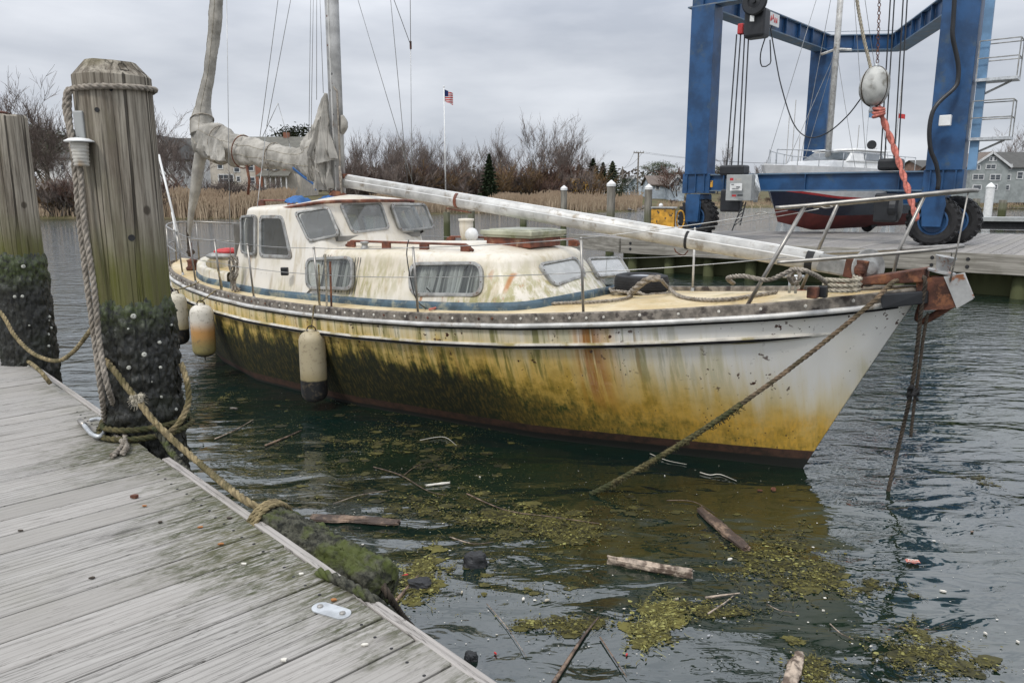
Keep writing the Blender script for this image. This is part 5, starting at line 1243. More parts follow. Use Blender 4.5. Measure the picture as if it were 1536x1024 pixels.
def cab(z0,z1,x0,x1,w0,w1,fr,ar):
    b=[(x0,-w0),(x1,-w0),(x1,w0),(x0,w0)]; t=[(x0+fr,-w1),(x1-ar,-w1),(x1-ar,w1),(x0+fr,w1)]; mb=MB(); mb.add([(x,y,z0) for x,y in b]+[(x,y,z1) for x,y in t],[(3,2,1,0),(4,5,6,7)]+[(i,(i+1)%4,4+(i+1)%4,4+i) for i in range(4)]); return mb
cab(3.22,3.52,1.9,7.4,.95,.85,.6,.1).build('cabin_trunk',M['white'],MBt,bevel=.06)
cab(3.50,3.92,3.3,6.4,.92,.75,.75,.1).build('wheelhouse',M['white'],MBt,bevel=.04)
M['dglass']=simple('dark_window_glass',(.10,.115,.125),.12,0,.2)
cab(3.56,3.84,3.28,4.4,.80,.68,.52,.0).build('windscreen',M['dglass'],MBt)
cab(3.57,3.83,4.5,6.0,.93,.79,.1,.1).build('side_glass',M['dglass'],MBt)
cab(3.90,3.97,3.9,6.6,.85,.80,.1,.1).build('cabin_roof',M['white'],MBt,bevel=.03)
mb=MB(); mb.tube([(3.6,.86,3.58),(4.2,.72,3.88)],.03,6); mb.build('mullion',M['white'],MBt)
cs=mbI@atY(1287,219,30.0); mb=MB(); mb.lathe([(.13,-.05),(.17,-.05),(.17,.05),(.13,.05)],20,Matrix.Translation((cs.x,0,4.22))@(mbI.to_3x3()@Vector((-.45,-.89,0))).to_track_quat('Z','Y').to_matrix().to_4x4()); mb.lathe([(.13,.0),(.13,.02),(.01,.025)],16,Matrix.Translation((cs.x,0,4.22))@(mbI.to_3x3()@Vector((-.45,-.89,0))).to_track_quat('Z','Y').to_matrix().to_4x4()); mb.tube([(cs.x,0,3.95),(cs.x,0,4.1)],.03,6); sl_=mb.build('searchlight',M['blackp'],MBt)
# rails
mb=MB()
for sd_ in (1,-1):
    P_=[Vector((s,sd_*(mhull(s/LB,0,1).y-.06),mz(s)+.50)) for s in (.15,.8,1.6,2.6,3.6,4.6,5.6,6.6,7.6)]
    mb.tube(spline(P_,.2),.016,5)
    for p in P_: mb.tube([p,p-Vector((0,0,.5))],.014,5)
mb.build('deck_rail',M['galv'],MBt,smooth=True)
mp_=mbI@atY(1214,240,28.2)
mb=MB(); mb.tube([(mp_.x,0,3.4),(mp_.x,0,12.5)],(.13,.10),12); ms=mb.build('mast',M['aluspar'],MBt,smooth=True)
mb=MB(); mb.tube([(mp_.x,-.55,7.25),(mp_.x,0,7.35),(mp_.x,.55,7.25)],.045,6); mb.build('spreader',M['aluspar'],ms); 
for s,b,zt2 in ((-.2,0,12.4),(mp_.x+.3,1.3,11.8),(mp_.x+.3,-1.3,11.8),(mp_.x+.5,1.3,7.3),(mp_.x-.8,1.2,7.3),(8.4,0,12.4),(mp_.x-.5,-1.3,7.3)):
    mb=MB(); mb.tube([(s,b,mz(max(0,s))),(mp_.x,0,zt2)],.010,4); mb.build('stay',M['chrome'],MBt)
mb=MB(); mb.box((7.2,0,2.0),(.1,.1,1.2)); mb.tube([(6.9,0,1.1),(7.5,0,1.35)],.22,10); mb.build('rudder',M['black'],MBt)

# yellow machine on the near end of the pier
p0=atY(997,345,24.3); ym=thing('yellow_machine','rusty yellow winch machine standing on the pier beside the hoist wheel','machine',(p0.x,p0.y,PZ),R(-10))
mb=MB(); mb.prism([(-.45,-.25),(.28,-.25),(.33,.25),(-.40,.25)],.30,.92); mb.build('housing',M['yellow'],ym,bevel=.03)
mb=MB(); mb.box((-.05,0,.95),(.82,.56,.05)); mb.build('top_plate',M['winframe'],ym,bevel=.01)
mb=MB()
for k in range(4): mb.tube([Vector((.48,-.1+.05*k,.58))+Vector((.12*cos(t),.02*sin(t*3),.28*sin(t))) for t in [i*2*pi/16 for i in range(17)]],.022,6)
mb.build('hose_coil',M['yellow'],ym,smooth=True)
for x,y in((-.35,-.2),(-.35,.2),(.25,-.2),(.25,.2)):
    mb=MB(); mb.tube([(x*1.1,y*1.2,0),(x,y,.32)],.035,6); mb.build('leg',M['blackp'],ym)
mb=MB(); mb.sphere((-.15,0,1.02),.07,8); mb.build('filler_cap',M['white'],ym)

# ================= PILINGS =================
def piling(px,ytop,Y,r,cap,label,group=None,lean=0,mat='pilefar'):
    p=atY(px,ytop,Y); t=thing('piling',label,'piling',(p.x,p.y,0),0,group)
    mb=MB(); zs=[-1.5,0,p.z*.5,p.z-.02,p.z]; mb.tube([(lean*z,0,z) for z in zs],r,14); mb.build('pile_timber',M[mat],t,smooth=False)
    if cap: mb=MB(); mb.lathe([(r*1.12,p.z-.04),(r*1.12,p.z+.06),(r*.5,p.z+r*.9),(.02,p.z+r*1.25)],16,Matrix.Translation((lean*p.z,0,0))); mb.build('cap',M['white'],t)
    return t
piling(846,284,33,.135,True,'slim white capped piling left of the tallest one')
piling(917,278,30,.165,True,'tallest white capped piling behind the sailboat foredeck')
piling(973,283,31,.15,True,'white capped piling beside the yellow machine')
piling(670,318,34,.15,False,'short bare piling behind the wheelhouse vent')
piling(707,316,31,.14,False,'bare piling standing in the water left of the cabin hatch')
piling(785,320,33,.15,False,'bare piling half hidden behind the cabin hatch')
piling(1486,281,64,.32,True,'pale tall piling with white cap by the far right shore',mat='white')
piling(1465,298,62,.28,False,'dark bare piling left of the pale one at the far right')
piling(1505,300,60,.28,False,'dark bare piling right of the pale one at the far right')
# far floating dock
a=atz(1452,325,.9); b=atz(1700,327,.9); d_=thing('far_dock','low dark dock with snowy white edge at the far right','dock',((a+b)/2)); d_['label']='low dark dock with pale top edge at the far right shore'
mb=MB(); mb.beam(a+Vector((0,.6,-.15)),b+Vector((0,.6,-.15)),1.6,.25); mb.build('deck',M['greybox'],d_,world=True)
mb=MB(); mb.beam(a+Vector((0,.7,-.55)),b+Vector((0,.7,-.55)),1.2,.5); mb.build('float',M['black'],d_,world=True)
# ================= FAR SHORE =================
sh_px=[(-700,329),(-300,329),(0,328),(430,328),(560,324),(700,320),(900,318),(1000,316),(1100,312),(1300,311),(1536,311),(1900,311),(2400,311)]
shp=[atz(x,y,0) for x,y in sh_px]; offs=[-3,0,.6,2,5,10,18,30,60,120,300,1200]
def landh(o): return float(np.interp(o,[-3,0,.6,2,5,10,18,30,60,120,300,1200],[-1.2,-.05,.25,.4,.55,.8,1.2,1.7,2.5,3.2,3.6,3.8]))
fine=[]
for a,b in zip(shp,shp[1:]):
    for k in range(6): fine.append(a.lerp(b,k/6))
fine.append(shp[-1])
mb=MB(); vs=[]; 
for i,p in enumerate(fine):
    d=p.normalized(); d=Vector((d.x,d.y,0)).normalized(); jit=.8*noise.noise(Vector((i*.7,0,0)))
    for o in offs: q=p+d*(o+jit); vs.append((q.x,q.y,landh(o)+(.12*noise.noise(Vector((q.x*.2,q.y*.2,0))) if 0<o<100 else 0)))
n=len(offs); mb.add(vs,[(i*n+j,(i+1)*n+j,(i+1)*n+j+1,i*n+j+1) for i in range(len(fine)-1) for j in range(n-1)])
def landm():
    t=NT('winter_grass_bank',.95,.1); a=t.noise(.12,6,.65); b=t.noise(.9,5,.7); c=t.mix(t.ss(a,.4,.6),(.10,.09,.045),(.15,.12,.075)); c=t.mix(t.mul(t.ss(b,.45,.7),.6),c,(.055,.05,.03)); c=t.mix(t.mul(t.ss(a,.5,.65),.6),c,(.06,.085,.025)); t.col(c); return t.m
M['land']=landm(); tag(mb.build('ground',M['land'],origin=False,smooth=True),kind='structure')
def shore_at(px): # distance of shoreline along a picture column
    y=float(np.interp(px,[q[0] for q in sh_px],[q[1] for q in sh_px])); return atz(px,y,0)
def behind(px,off,z=None):
    p=shore_at(px); d=Vector((p.x,p.y,0)).normalized(); q=p+d*off; q.z=landh(off)-.05 if z is None else z; return q
def hpx(q,ytop): # height above q that reaches picture row ytop
    D=q.y; return atY(768,ytop,D).z-q.z
# ---- reeds (uncountable) ----
rr=random.Random(21)
def reedcol():
    t=NT('dry_reeds',.9,.1); a=t.attr('v'); c=t.mix(a,(.24,.175,.12),(.50,.40,.28)); c=t.mix(t.mul(t.ss(t.noise(.25,3,.6),.5,.7),.35),c,(.25,.16,.10)); t.col(c); return t.m
M['reed']=reedcol()
def reeds(name,x0,x1,o0,o1,n,h0,h1,label=None,seed=1):
    r=random.Random(seed); mb=MB()
    for i in range(n):
        px=r.uniform(x0,x1); o=r.uniform(o0,o1); q=behind(px,o); cl=.75+.5*noise.noise(Vector((px*.02,o*.2,seed))); h=r.uniform(h0,h1)*cl; w_=r.uniform(.02,.05); a=r.uniform(0,pi); dx=cos(a)*w_;dy=sin(a)*w_; lx=r.gauss(0,.12)*h; ly=r.gauss(0,.1)*h
        mb.av=r.random(); mb.add([(q.x-dx,q.y-dy,q.z-.1),(q.x+dx,q.y+dy,q.z-.1),(q.x+lx*.5+dx*.9,q.y+ly*.5,q.z+h*.6),(q.x+lx*.5-dx*.9,q.y+ly*.5,q.z+h*.6),(q.x+lx*1.2,q.y+ly,q.z+h)],[(0,1,2,3),(3,2,4)])
        if r.random()<.5:
            mb.av=.1+.3*r.random(); t=Vector((q.x+lx*1.1,q.y+ly,q.z+h*.98)); mb.add([t+Vector((-.03,0,-.1)),t+Vector((.05,0,-.1)),t+Vector((.07,0,.12)),t+Vector((.0,0,.16))],[(0,1,2,3)])
    return tag(mb.build(name,M['reed'],attr='v',origin=False),label,'reeds' if label else None,None,'stuff')
reeds('reed_bed',225,440,.2,5,9000,1.5,2.9,'tall tan reed bed on the far shore behind the stern',1)
reeds('reed_bed',560,962,.2,7,13000,1.3,2.4,'tan reed bed along the far shore behind the fallen boom',2)
reeds('bank_growth',985,1900,.2,8,6000,.25,.8,'low brown growth on the far right bank',3)
reeds('bank_growth',-500,225,.2,4,2500,.4,1.3,'low brown growth on the far left bank',4)
# ---- bare trees ----
def barkm(n,a,b): t=NT(n,.95,.1); t.col(t.mix(t.ss(t.noise(2,4,.6),.35,.65),a,b)); return t.m
M['bark']=barkm('grey_bark',(.085,.072,.062),(.17,.15,.13)); M['twig']=barkm('brown_twigs',(.10,.08,.07),(.19,.155,.135)); M['twigr']=barkm('reddish_twigs',(.095,.062,.05),(.15,.095,.075)); M['twigy']=barkm('bank_brush',(.14,.095,.05),(.20,.13,.07))
def tree_mesh(seed,H_=8,levels=5,spread=.55,tw=.013,stems=1,airy=False):
    r=random.Random(seed); tr=MB(); cw=MB()
    def br(p,d,L_,rad,lv):
        n=4 if lv<2 else 2; pts=[p]; dd=d.copy()
        for i in range(n):
            dd=(dd+Vector((r.gauss(0,.10),r.gauss(0,.10),r.gauss(.03,.06)))).normalized(); pts.append(pts[-1]+dd*L_/n)
        e=rad*.62
        (tr if lv<3 else cw).tube(pts,lambda t:lerp(rad,e,t),6 if lv<2 else 3,cap=False)
        if lv>=levels: return
        k=(3 if lv<2 else r.choice((3,4)) if lv<4 else 3) if not airy else (3 if lv<1 else r.choice((2,3)) if lv<3 else 3)
        for i in range(k):
            t=r.uniform(.35 if not airy else .45,1.0) if i else 1.0; pp=pts[min(n,int(t*n))]; a=r.uniform(0,2*pi); sp=spread*r.uniform(.6,1.35)*(.7 if i==0 else 1)
            o=dd.orthogonal().normalized(); o.rotate(Matrix.Rotation(a,3,dd)); nd=(dd*cos(sp)+o*sin(sp)); nd.z=nd.z*.9+(.12 if not airy else .30); nd.normalize()
            br(pp,nd,L_*(r.uniform(.58,.82) if not airy else r.uniform(.66,.86)*(1.05 if i==0 else .9)),max(tw,e*r.uniform(.55,.8)),lv+1)
    for s_ in range(stems):
        a=r.uniform(0,6.28); d=Vector((cos(a)*.25*(stems>1),sin(a)*.25*(stems>1),1)).normalized(); br(Vector((cos(a)*.15*(stems>1),sin(a)*.15*(stems>1),-.2)),d,H_*.30,H_*.018/(stems**.4),0)
    return tr,cw
def make_tree(name,seed,label,group,twm='twig',cat='tree',**k):
    tr,cw=tree_mesh(seed,**k); t=thing(name,label,cat,(0,0,0),0,group)
    tr.build('trunk',M['bark'],t); c=cw.build('crown',M[twm],t); 
    zt=float(np.percentile([v[2] for v in cw.v],98.5)); return t,zt
TREES=[make_tree('bare_tree',s,'x',None,levels=7,H_=8,spread=sp,tw=.009,airy=True) for s,sp in ((1,.46),(2,.5),(3,.40),(5,.54))]
SHR=[make_tree('bare_shrub',s,'x',None,twm=tw_,cat='shrub',levels=4,H_=3,spread=.5,tw=.010,stems=6) for s,tw_ in ((11,'twig'),(12,'twigr'),(13,'twigy'))]
used={}
def place(protos,idx,px,off,ytop,label,group=None,wide=1.0,z=None):
    t,zt=protos[idx]; q=behind(px,off,z); h=hpx(q,ytop); sc=h/zt; rz=RND.uniform(0,6.28); key=(id(protos),idx)
    if key not in used:
        used[key]=1; t.location=q; t.rotation_euler=(0,0,rz); t.scale=(sc*wide,sc*wide,sc); t['label']=label
        if group: t['group']=group
        return t
    c=copytree(t,q,rz,(sc*wide,sc*wide,sc),label,group=group)
    if not group and 'group' in c: del c['group']
    return c
place(TREES,3,72,16,132,'wide bare tree between the two mooring piles')
place(TREES,1,35,20,140,'bare tree just right of the left mooring pile'); place(TREES,0,98,14,175,'slender bare tree left of the big pile')
for px,off,yt in [(22,34,160),(48,36,170),(88,30,168),(112,24,178),(225,26,176),(248,30,170),(275,22,172),(306,30,190)]: place(TREES,RND.randrange(4),px,off,yt,'slender bare tree among the houses on the left bank','bare trees among the left bank houses',1.1)
place(TREES,2,8,26,135,'bare tree behind the left mooring pile')
place(TREES,0,262,10,158,'tallest bare tree between the big pile and the furled sail'); place(TREES,3,235,18,162,'bare tree right beside the big pile'); place(TREES,1,292,14,185,'leaning bare tree behind the furled sail')
G='bare trees of the far thicket'; lb='thin bare tree of the thicket on the far shore'
for px,off,yt in [(530,22,205),(548,12,212),(565,20,210),(582,10,215),(600,24,208),(615,12,214),(632,18,210),(650,24,222),(690,20,228),(705,26,224),(722,20,226),(738,26,224),(868,20,232),(882,26,236),(842,26,228),(512,20,222),(540,30,214),(575,30,206),(603,30,212),(640,30,220),(660,30,226),(682,14,236),(716,12,240),(754,30,215),(522,28,203),(556,36,208),(590,36,205),(622,34,206),(636,36,214),(646,14,226),(668,30,222),(697,34,222),(728,34,220),(744,12,232),(776,30,214),(806,30,205),(834,34,212),(858,34,222),(876,36,232),(895,36,240),(612,8,232),(574,8,236),(536,8,234)]:
    place(TREES,RND.randrange(4),px,off,yt,lb,G,.9)
place(TREES,3,790,14,188,'broad tall bare tree right of the dark fir'); place(TREES,0,822,16,184,'tallest bare tree on the far shore right of the flagpole'); place(TREES,1,766,18,200,'bare tree beside the dark fir'); place(TREES,2,848,22,205,'bare tree at the right end of the tall bare group')
place(TREES,3,1503,9,196,'bare tree in front of the grey gabled house'); place(TREES,1,1530,22,215,'bare tree at the right edge behind the grey house'); place(TREES,0,1085,30,222,'distant bare tree behind the hoist leg'); place(TREES,2,1130,50,245,'small distant bare tree left of the motor boat')
place(TREES,1,1305,40,226,'bare tree behind the motor boat cabin'); place(TREES,3,940,50,258,'small bare tree behind the utility poles')
G2='brown shrubs along the far bank'; lb2='brown bare shrub in the hedge along the far bank'
for i in range(26): place(SHR,RND.randrange(3),60+i*7.5+RND.uniform(-3,3),RND.uniform(.8,5),RND.uniform(262,282),'reddish brown shrub on the left bank below the houses','shrubs on the left bank',1.3)
for i in range(44): place(SHR,RND.choice((0,0,1,2)),515+i*8.8+RND.uniform(-3,3),RND.uniform(8,16),RND.uniform(245,276),lb2,G2,1.25)
for i in range(14): place(SHR,RND.randrange(2),290+i*9,RND.uniform(6,9),RND.uniform(265,292),'brown shrub behind the reeds by the cream house','shrubs behind the left reeds',1.3)
for i in range(22): place(SHR,RND.randrange(3),1440+i*8,RND.uniform(1,8),RND.uniform(280,300),'rusty brown shrub on the right bank','shrubs on the right bank',1.5)
for i in range(16): place(SHR,RND.randrange(3),1010+i*24,RND.uniform(2,10),RND.uniform(288,300),'low brown shrub on the bank behind the hoist','shrubs behind the hoist',1.5)
for px in (620,850,1020): place(SHR,1,px,18,250,{620:'red twigged shrub left of the flagpole',850:'red brown shrub below the tall bare trees',1020:'red brown shrub left of the hoist leg'}[px],None,1.6)
# ---- leafy masses: evergreens and the yellow bush ----
def leafm(n,a,b): t=NT(n,.8,.2); t.col(t.mix(t.attr('v'),a,b)); return t.m
M['fir']=leafm('dark_evergreen_foliage',(.012,.022,.012),(.05,.07,.032)); M['pine']=leafm('pine_foliage',(.02,.03,.016),(.07,.08,.04)); M['yel']=leafm('yellow_autumn_foliage',(.30,.15,.02),(.55,.33,.05))
def fir_mesh(seed,H_,R_,kind,n=3500):
    r=random.Random(seed); tr=MB(); tr.tube([(0,0,-.2),(0,0,H_*.95)],lambda t:lerp(H_*.02,.02,t),6); cw=MB()
    clumps=[]
    if kind=='round':
        for k in range(26):
            a=r.uniform(0,6.28); zz_=r.uniform(.45,1)*H_; rad=R_*(1-((zz_/H_-.7)/.42)**2*.7)*r.uniform(.2,1); clumps.append(Vector((rad*cos(a),rad*sin(a),zz_)))
            tr.tube([(0,0,zz_*.75),clumps[-1]],.03,4)
    for i in range(n):
        if kind=='fir':
            z=r.uniform(.06,1)**1.1*H_; lay=.78+.30*sin(z*H_*1.9+seed); a=r.uniform(0,6.28); q=R_*(1-z/H_)**.85*lay*(.85+.25*noise.noise(Vector((cos(a)*2,sin(a)*2,z*1.3+seed))))*r.uniform(.35,1.05); p=Vector((q*cos(a),q*sin(a),z-.12*q)); s=r.uniform(.10,.22)*H_/7
        elif kind=='round':
            c=r.choice(clumps); p=c+Vector((r.gauss(0,1),r.gauss(0,1),r.gauss(0,.55)))*R_*.20; s=r.uniform(.08,.2)*H_/7
        else:
            a=r.uniform(0,6.28); z=r.uniform(0,1)*H_; q=R_*math.sqrt(max(0,1-((z/H_-.45)/.6)**2))*(.8+.4*noise.noise(Vector((cos(a)*2,sin(a)*2,z+seed))))*r.uniform(.4,1.05); p=Vector((q*cos(a),q*sin(a),z)); s=r.uniform(.07,.16)*H_/5
        cw.av=r.random()*.8+.2*(noise.noise(p*1.5)>0); u=Vector((r.gauss(0,1),r.gauss(0,1),r.gauss(0,.5))).normalized(); v=u.orthogonal().normalized()*s*.5; u=u*s; cw.add([p-u,p+v,p+u,p-v],[(0,1,2,3)])
    return tr,cw
def mk_ev(name,seed,H_,R_,kind,mat,cat='tree',n=3500):
    tr,cw=fir_mesh(seed,H_,R_,kind,n); t=thing(name,'x',cat); tr.build('trunk',M['bark'],t); cw.build('crown',M[mat],t,attr='v'); return (t,H_)
EV=[mk_ev('fir_tree',1,7,2.0,'fir','fir'),mk_ev('fir_tree',2,7,2.6,'fir','pine'),mk_ev('pine_tree',3,6,2.6,'round','pine'),mk_ev('evergreen_shrub',4,3,2.0,'bush','fir','shrub',2500)]
YB=[mk_ev('yellow_bush',6,3,2.3,'bush','yel','bush',3000)]
place(EV,0,734,6.5,232,'dark green fir standing among bare trees on the far shore',None,1.25)
place(EV,1,888,34,238,'first evergreen left of the capped pilings',None,1.5); place(EV,0,903,36,244,'slim evergreen behind the yellow bush',None,1.6); place(EV,1,917,38,242,'right hand evergreen of the group behind the yellow bush',None,1.6)
place(EV,1,845,36,244,'evergreen behind the bare trees left of the yellow bush',None,2.3); place(EV,1,868,40,247,'wide evergreen behind the yellow bush',None,2.3)
place(EV,2,986,60,246,'round dark pine above the pale blue house',None,1.5); place(EV,2,1075,50,252,'dark pine behind the hoist leg',None,1.6)
place(EV,2,452,70,196,'dark pine above the roof beside the mast'); place(EV,3,349,12,272,'round dark evergreen shrub in front of the cream house'); place(EV,3,392,16,285,'low dark evergreen shrub beside the white porch')
place(EV,2,58,30,196,'dark evergreen behind the wide bare tree on the left',None,1.3); place(EV,3,940,16,268,'dark shrub left of the pale blue house'); place(EV,1,935,50,262,'small evergreen left of the utility pole')
place(YB,0,863,9,268,'bright yellow leaved bush on the far shore'); place(YB,0,880,12,272,'smaller yellow leaved bush beside the brightest one')
# ---- houses ----
def hmat(n,c): return simple(n,c,.8,0,.18,1.5)
M['roofd']=hmat('dark_shingle_roof',(.07,.068,.062)); M['roofo']=hmat('olive_shingle_roof',(.12,.115,.095)); M['roofb']=hmat('brown_shingle_roof',(.14,.11,.09)); M['cream']=hmat('cream_siding',(.46,.42,.36)); M['palew']=hmat('white_siding',(.55,.55,.54)); M['greys']=hmat('grey_siding',(.27,.29,.28)); M['pblue']=hmat('pale_blue_siding',(.44,.50,.55)); M['brick']=hmat('red_brick',(.24,.10,.06)); M['wing']=simple('window_pane',(.06,.07,.08),.15,0,.2); M['browns']=hmat('brown_siding',(.20,.13,.10))
def house(label,x0,x1,ye,yr,yb,Y,depth,wall,roof,wins,gable='side',chim=None,porch=None,bays=None,rz=0,name='house'):
    a=atY(x0,yb,Y);b=atY(x1,yb,Y); zb=a.z-1.2; ze=atY(x0,ye,Y).z; zr=atY(x0,yr,Y).z; W=b.x-a.x; c=Vector(((a.x+b.x)/2,Y+depth/2,zb)); t=thing(name,label,'house',c,rz)
    he=ze-zb; hr=zr-zb; w2=W/2; d2_=depth/2; mb=MB()
    if gable=='side':   # ridge runs across the picture
        mb.add([(-w2,-d2_,0),(w2,-d2_,0),(w2,d2_,0),(-w2,d2_,0),(-w2,-d2_,he),(w2,-d2_,he),(w2,d2_,he),(-w2,d2_,he),(-w2,0,hr-.05),(w2,0,hr-.05)],[(0,1,5,4),(2,3,7,6),(1,2,6,9,5),(3,0,4,8,7)]); mb.build('wall',M[wall],t)
        mb=MB(); o=.35
        for sg in(-1,1): mb.add([(-w2-o,sg*(d2_+o),he-.25),(w2+o,sg*(d2_+o),he-.25),(w2+o,0,hr),(-w2-o,0,hr),(-w2-o,sg*(d2_+o),he-.1),(w2+o,sg*(d2_+o),he-.1),(w2+o,0,hr+.15),(-w2-o,0,hr+.15)],[(0,1,2,3),(4,5,6,7),(0,1,5,4),(1,2,6,5),(2,3,7,6),(3,0,4,7)])
    elif gable=='front':
        mb.add([(-w2,-d2_,0),(w2,-d2_,0),(w2,d2_,0),(-w2,d2_,0),(-w2,-d2_,he),(w2,-d2_,he),(w2,d2_,he),(-w2,d2_,he),(0,-d2_,hr-.05),(0,d2_,hr-.05)],[(0,1,5,8,4),(2,3,7,9,6),(1,2,6,5),(3,0,4,7)]); mb.build('wall',M[wall],t)
        mb=MB(); o=.35
        for sg in(-1,1): mb.add([(sg*(w2+o),-d2_-o,he-.25),(sg*(w2+o),d2_+o,he-.25),(0,d2_+o,hr),(0,-d2_-o,hr),(sg*(w2+o),-d2_-o,he-.1),(sg*(w2+o),d2_+o,he-.1),(0,d2_+o,hr+.15),(0,-d2_-o,hr+.15)],[(0,1,2,3),(4,5,6,7),(0,1,5,4),(1,2,6,5),(2,3,7,6),(3,0,4,7)])
        tr_=MB()
        for sg in(-1,1): tr_.beam((sg*(w2+.3),-d2_-o-.03,he-.2),(0,-d2_-o-.03,hr+.02),.06,.3); 
        tr_.build('gable_trim',M['palew'],t)
    else:
        mb.prism([(-w2,-d2_),(w2,-d2_),(w2,d2_),(-w2,d2_)],0,he); mb.build('wall',M[wall],t); mb=MB(); o=.4; mb.add([(-w2-o,-d2_-o,he),(w2+o,-d2_-o,he),(w2+o,d2_+o,he),(-w2-o,d2_+o,he),(0,0,hr)],[(0,1,4),(1,2,4),(2,3,4),(3,0,4),(3,2,1,0)])
    rf=mb.build('roof',M[roof],t)
    def lx(px): return atY(px,yb,Y).x-c.x
    def lz(py): return atY(x0,py,Y).z-zb
    for (wx0,wy0,wx1,wy1) in wins:
        X0,X1=lx(wx0),lx(wx1); Z1,Z0=lz(wy0),lz(wy1); yw=-d2_; e=.09
        f=MB(); f.box(((X0+X1)/2,yw-.03,(Z0+Z1)/2),(X1-X0+2*e,.08,Z1-Z0+2*e)); fo=f.build('window',M['palew'],t)
        g=MB(); n=max(1,int(round((X1-X0)/.8))); ww=(X1-X0)/n
        for k in range(n):
            for q in(0,1): g.box((X0+ww*(k+.5),yw-.075,lerp(Z0,Z1,.26+.48*q)),(ww-.10,.02,(Z1-Z0)*.42))
        g.build('pane',M['wing'],fo)
    if chim: m_=MB(); m_.box((lx(chim[0]),0,lz(chim[1])-.6),(.8,.8,1.8)); m_.build('chimney',M['brick'],rf)
    if bays:
        for (bx0,by0,bx1,by1,mt) in bays: m_=MB(); m_.box(((lx(bx0)+lx(bx1))/2,-d2_-.05,(lz(by0)+lz(by1))/2),(lx(bx1)-lx(bx0),.3,lz(by0)-lz(by1))); m_.build('wall_panel',M[mt],t)
    if porch:
        (px0,py0,px1,py1)=porch; X0,X1=lx(px0),lx(px1); Z1,Z0=lz(py0),lz(py1); m_=MB(); m_.add([(X0-.4,-d2_-2.7,Z1-.35),(X1+.4,-d2_-2.7,Z1-.35),(X1+.2,-d2_,Z1+.5),(X0-.2,-d2_,Z1+.5),(X0-.4,-d2_-2.7,Z1-.2),(X1+.4,-d2_-2.7,Z1-.2),(X1+.2,-d2_,Z1+.65),(X0-.2,-d2_,Z1+.65)],[(0,1,2,3),(4,5,6,7),(0,1,5,4),(1,2,6,5),(3,0,4,7)]); m_.build('porch_roof',M['roofo'],t)
        m_=MB(); n=5
        for k in range(n+1): m_.box((lerp(X0,X1,k/n),-d2_-2.4,(Z0+Z1)/2-.2),(.16,.16,Z1-Z0))
        m_.box(((X0+X1)/2,-d2_-2.4,Z0+.5),(X1-X0,.06,.75)); m_.box(((X0+X1)/2,-d2_-1.2,Z0-.1),(X1-X0+.2,2.6,.2)); m_.build('porch_frame',M['palew'],t)
    return t
house('pale house with dark roof behind bare trees at the far left',58,138,236,205,290,118,9,'palew','roofd',[(66,245,71,254),(80,245,85,254),(96,243,102,255),(112,245,120,254),(128,245,133,254)])
house('grey white gabled house just right of the big pile',222,262,236,204,282,120,10,'palew','roofd',[(230,244,236,253),(243,243,250,254),(232,262,238,270)],'front')
house('white house partly hidden behind the furled sail',258,296,232,206,282,128,8,'palew','roofd',[(266,240,271,249),(280,240,286,249)])
house('large cream house with long olive roof behind the sail cover',318,452,228,203,292,112,10,'cream','roofo',[(330,241,337,253),(354,246,362,258),(330,262,352,274),(357,265,362,272),(402,246,412,258),(415,246,424,258),(375,244,383,256),(374,266,384,276)],'side',(420,198),(399,262,438,293),[(386,246,396,290,'brick'),(424,246,436,262,'brick')])
house('small pale house hidden behind the trees left of the flagpole',619,664,266,256,284,135,8,'cream','roofb',[(628,270,633,276),(646,270,651,276)])
house('small white pavilion with grey pyramid roof by the yellow bush',885,907,278,267,296,118,5,'palew','roofd',[(888,281,892,290),(897,281,901,290)],'hip')
house('small house with dark gable left of the pale blue house',941,962,276,264,298,145,8,'pblue','roofd',[(948,280,952,285)],'front')
house('pale blue house with brown roof left of the hoist leg',975,1022,276,264,303,130,8,'pblue','roofb',[(983,279,988,284),(1000,279,1004,284),(1010,279,1014,284),(1000,290,1006,296)])
house('pale blue gable end joined to the brown roofed house',1003,1026,277,263,303,127,6,'pblue','roofb',[(1008,272,1010,276),(1013,272,1015,276),(1008,281,1011,286),(1016,281,1019,286)],'front')
house('large grey shingled house with tall gable at the right edge',1452,1508,249,229,292,112,9,'greys','roofb',[(1478,236,1482,241),(1484,236,1488,241),(1461,248,1465,254),(1474,247,1488,253),(1456,262,1472,269),(1482,262,1497,270),(1458,278,1470,284),(1480,277,1494,284)],'front')
house('grey wing with dark roof behind the tall gable at the right edge',1496,1600,250,227,292,117,10,'greys','roofd',[(1504,247,1512,254),(1502,262,1512,270),(1505,278,1512,285),(1522,258,1530,268)])
house('brown roofed house left of the grey gabled house',1425,1458,252,236,292,118,9,'browns','roofb',[(1432,258,1438,264),(1444,258,1449,264),(1436,274,1442,280)])
house('low dark roofed house behind the motor boat',1380,1428,250,240,292,140,9,'browns','roofd',[(1400,262,1408,270)])
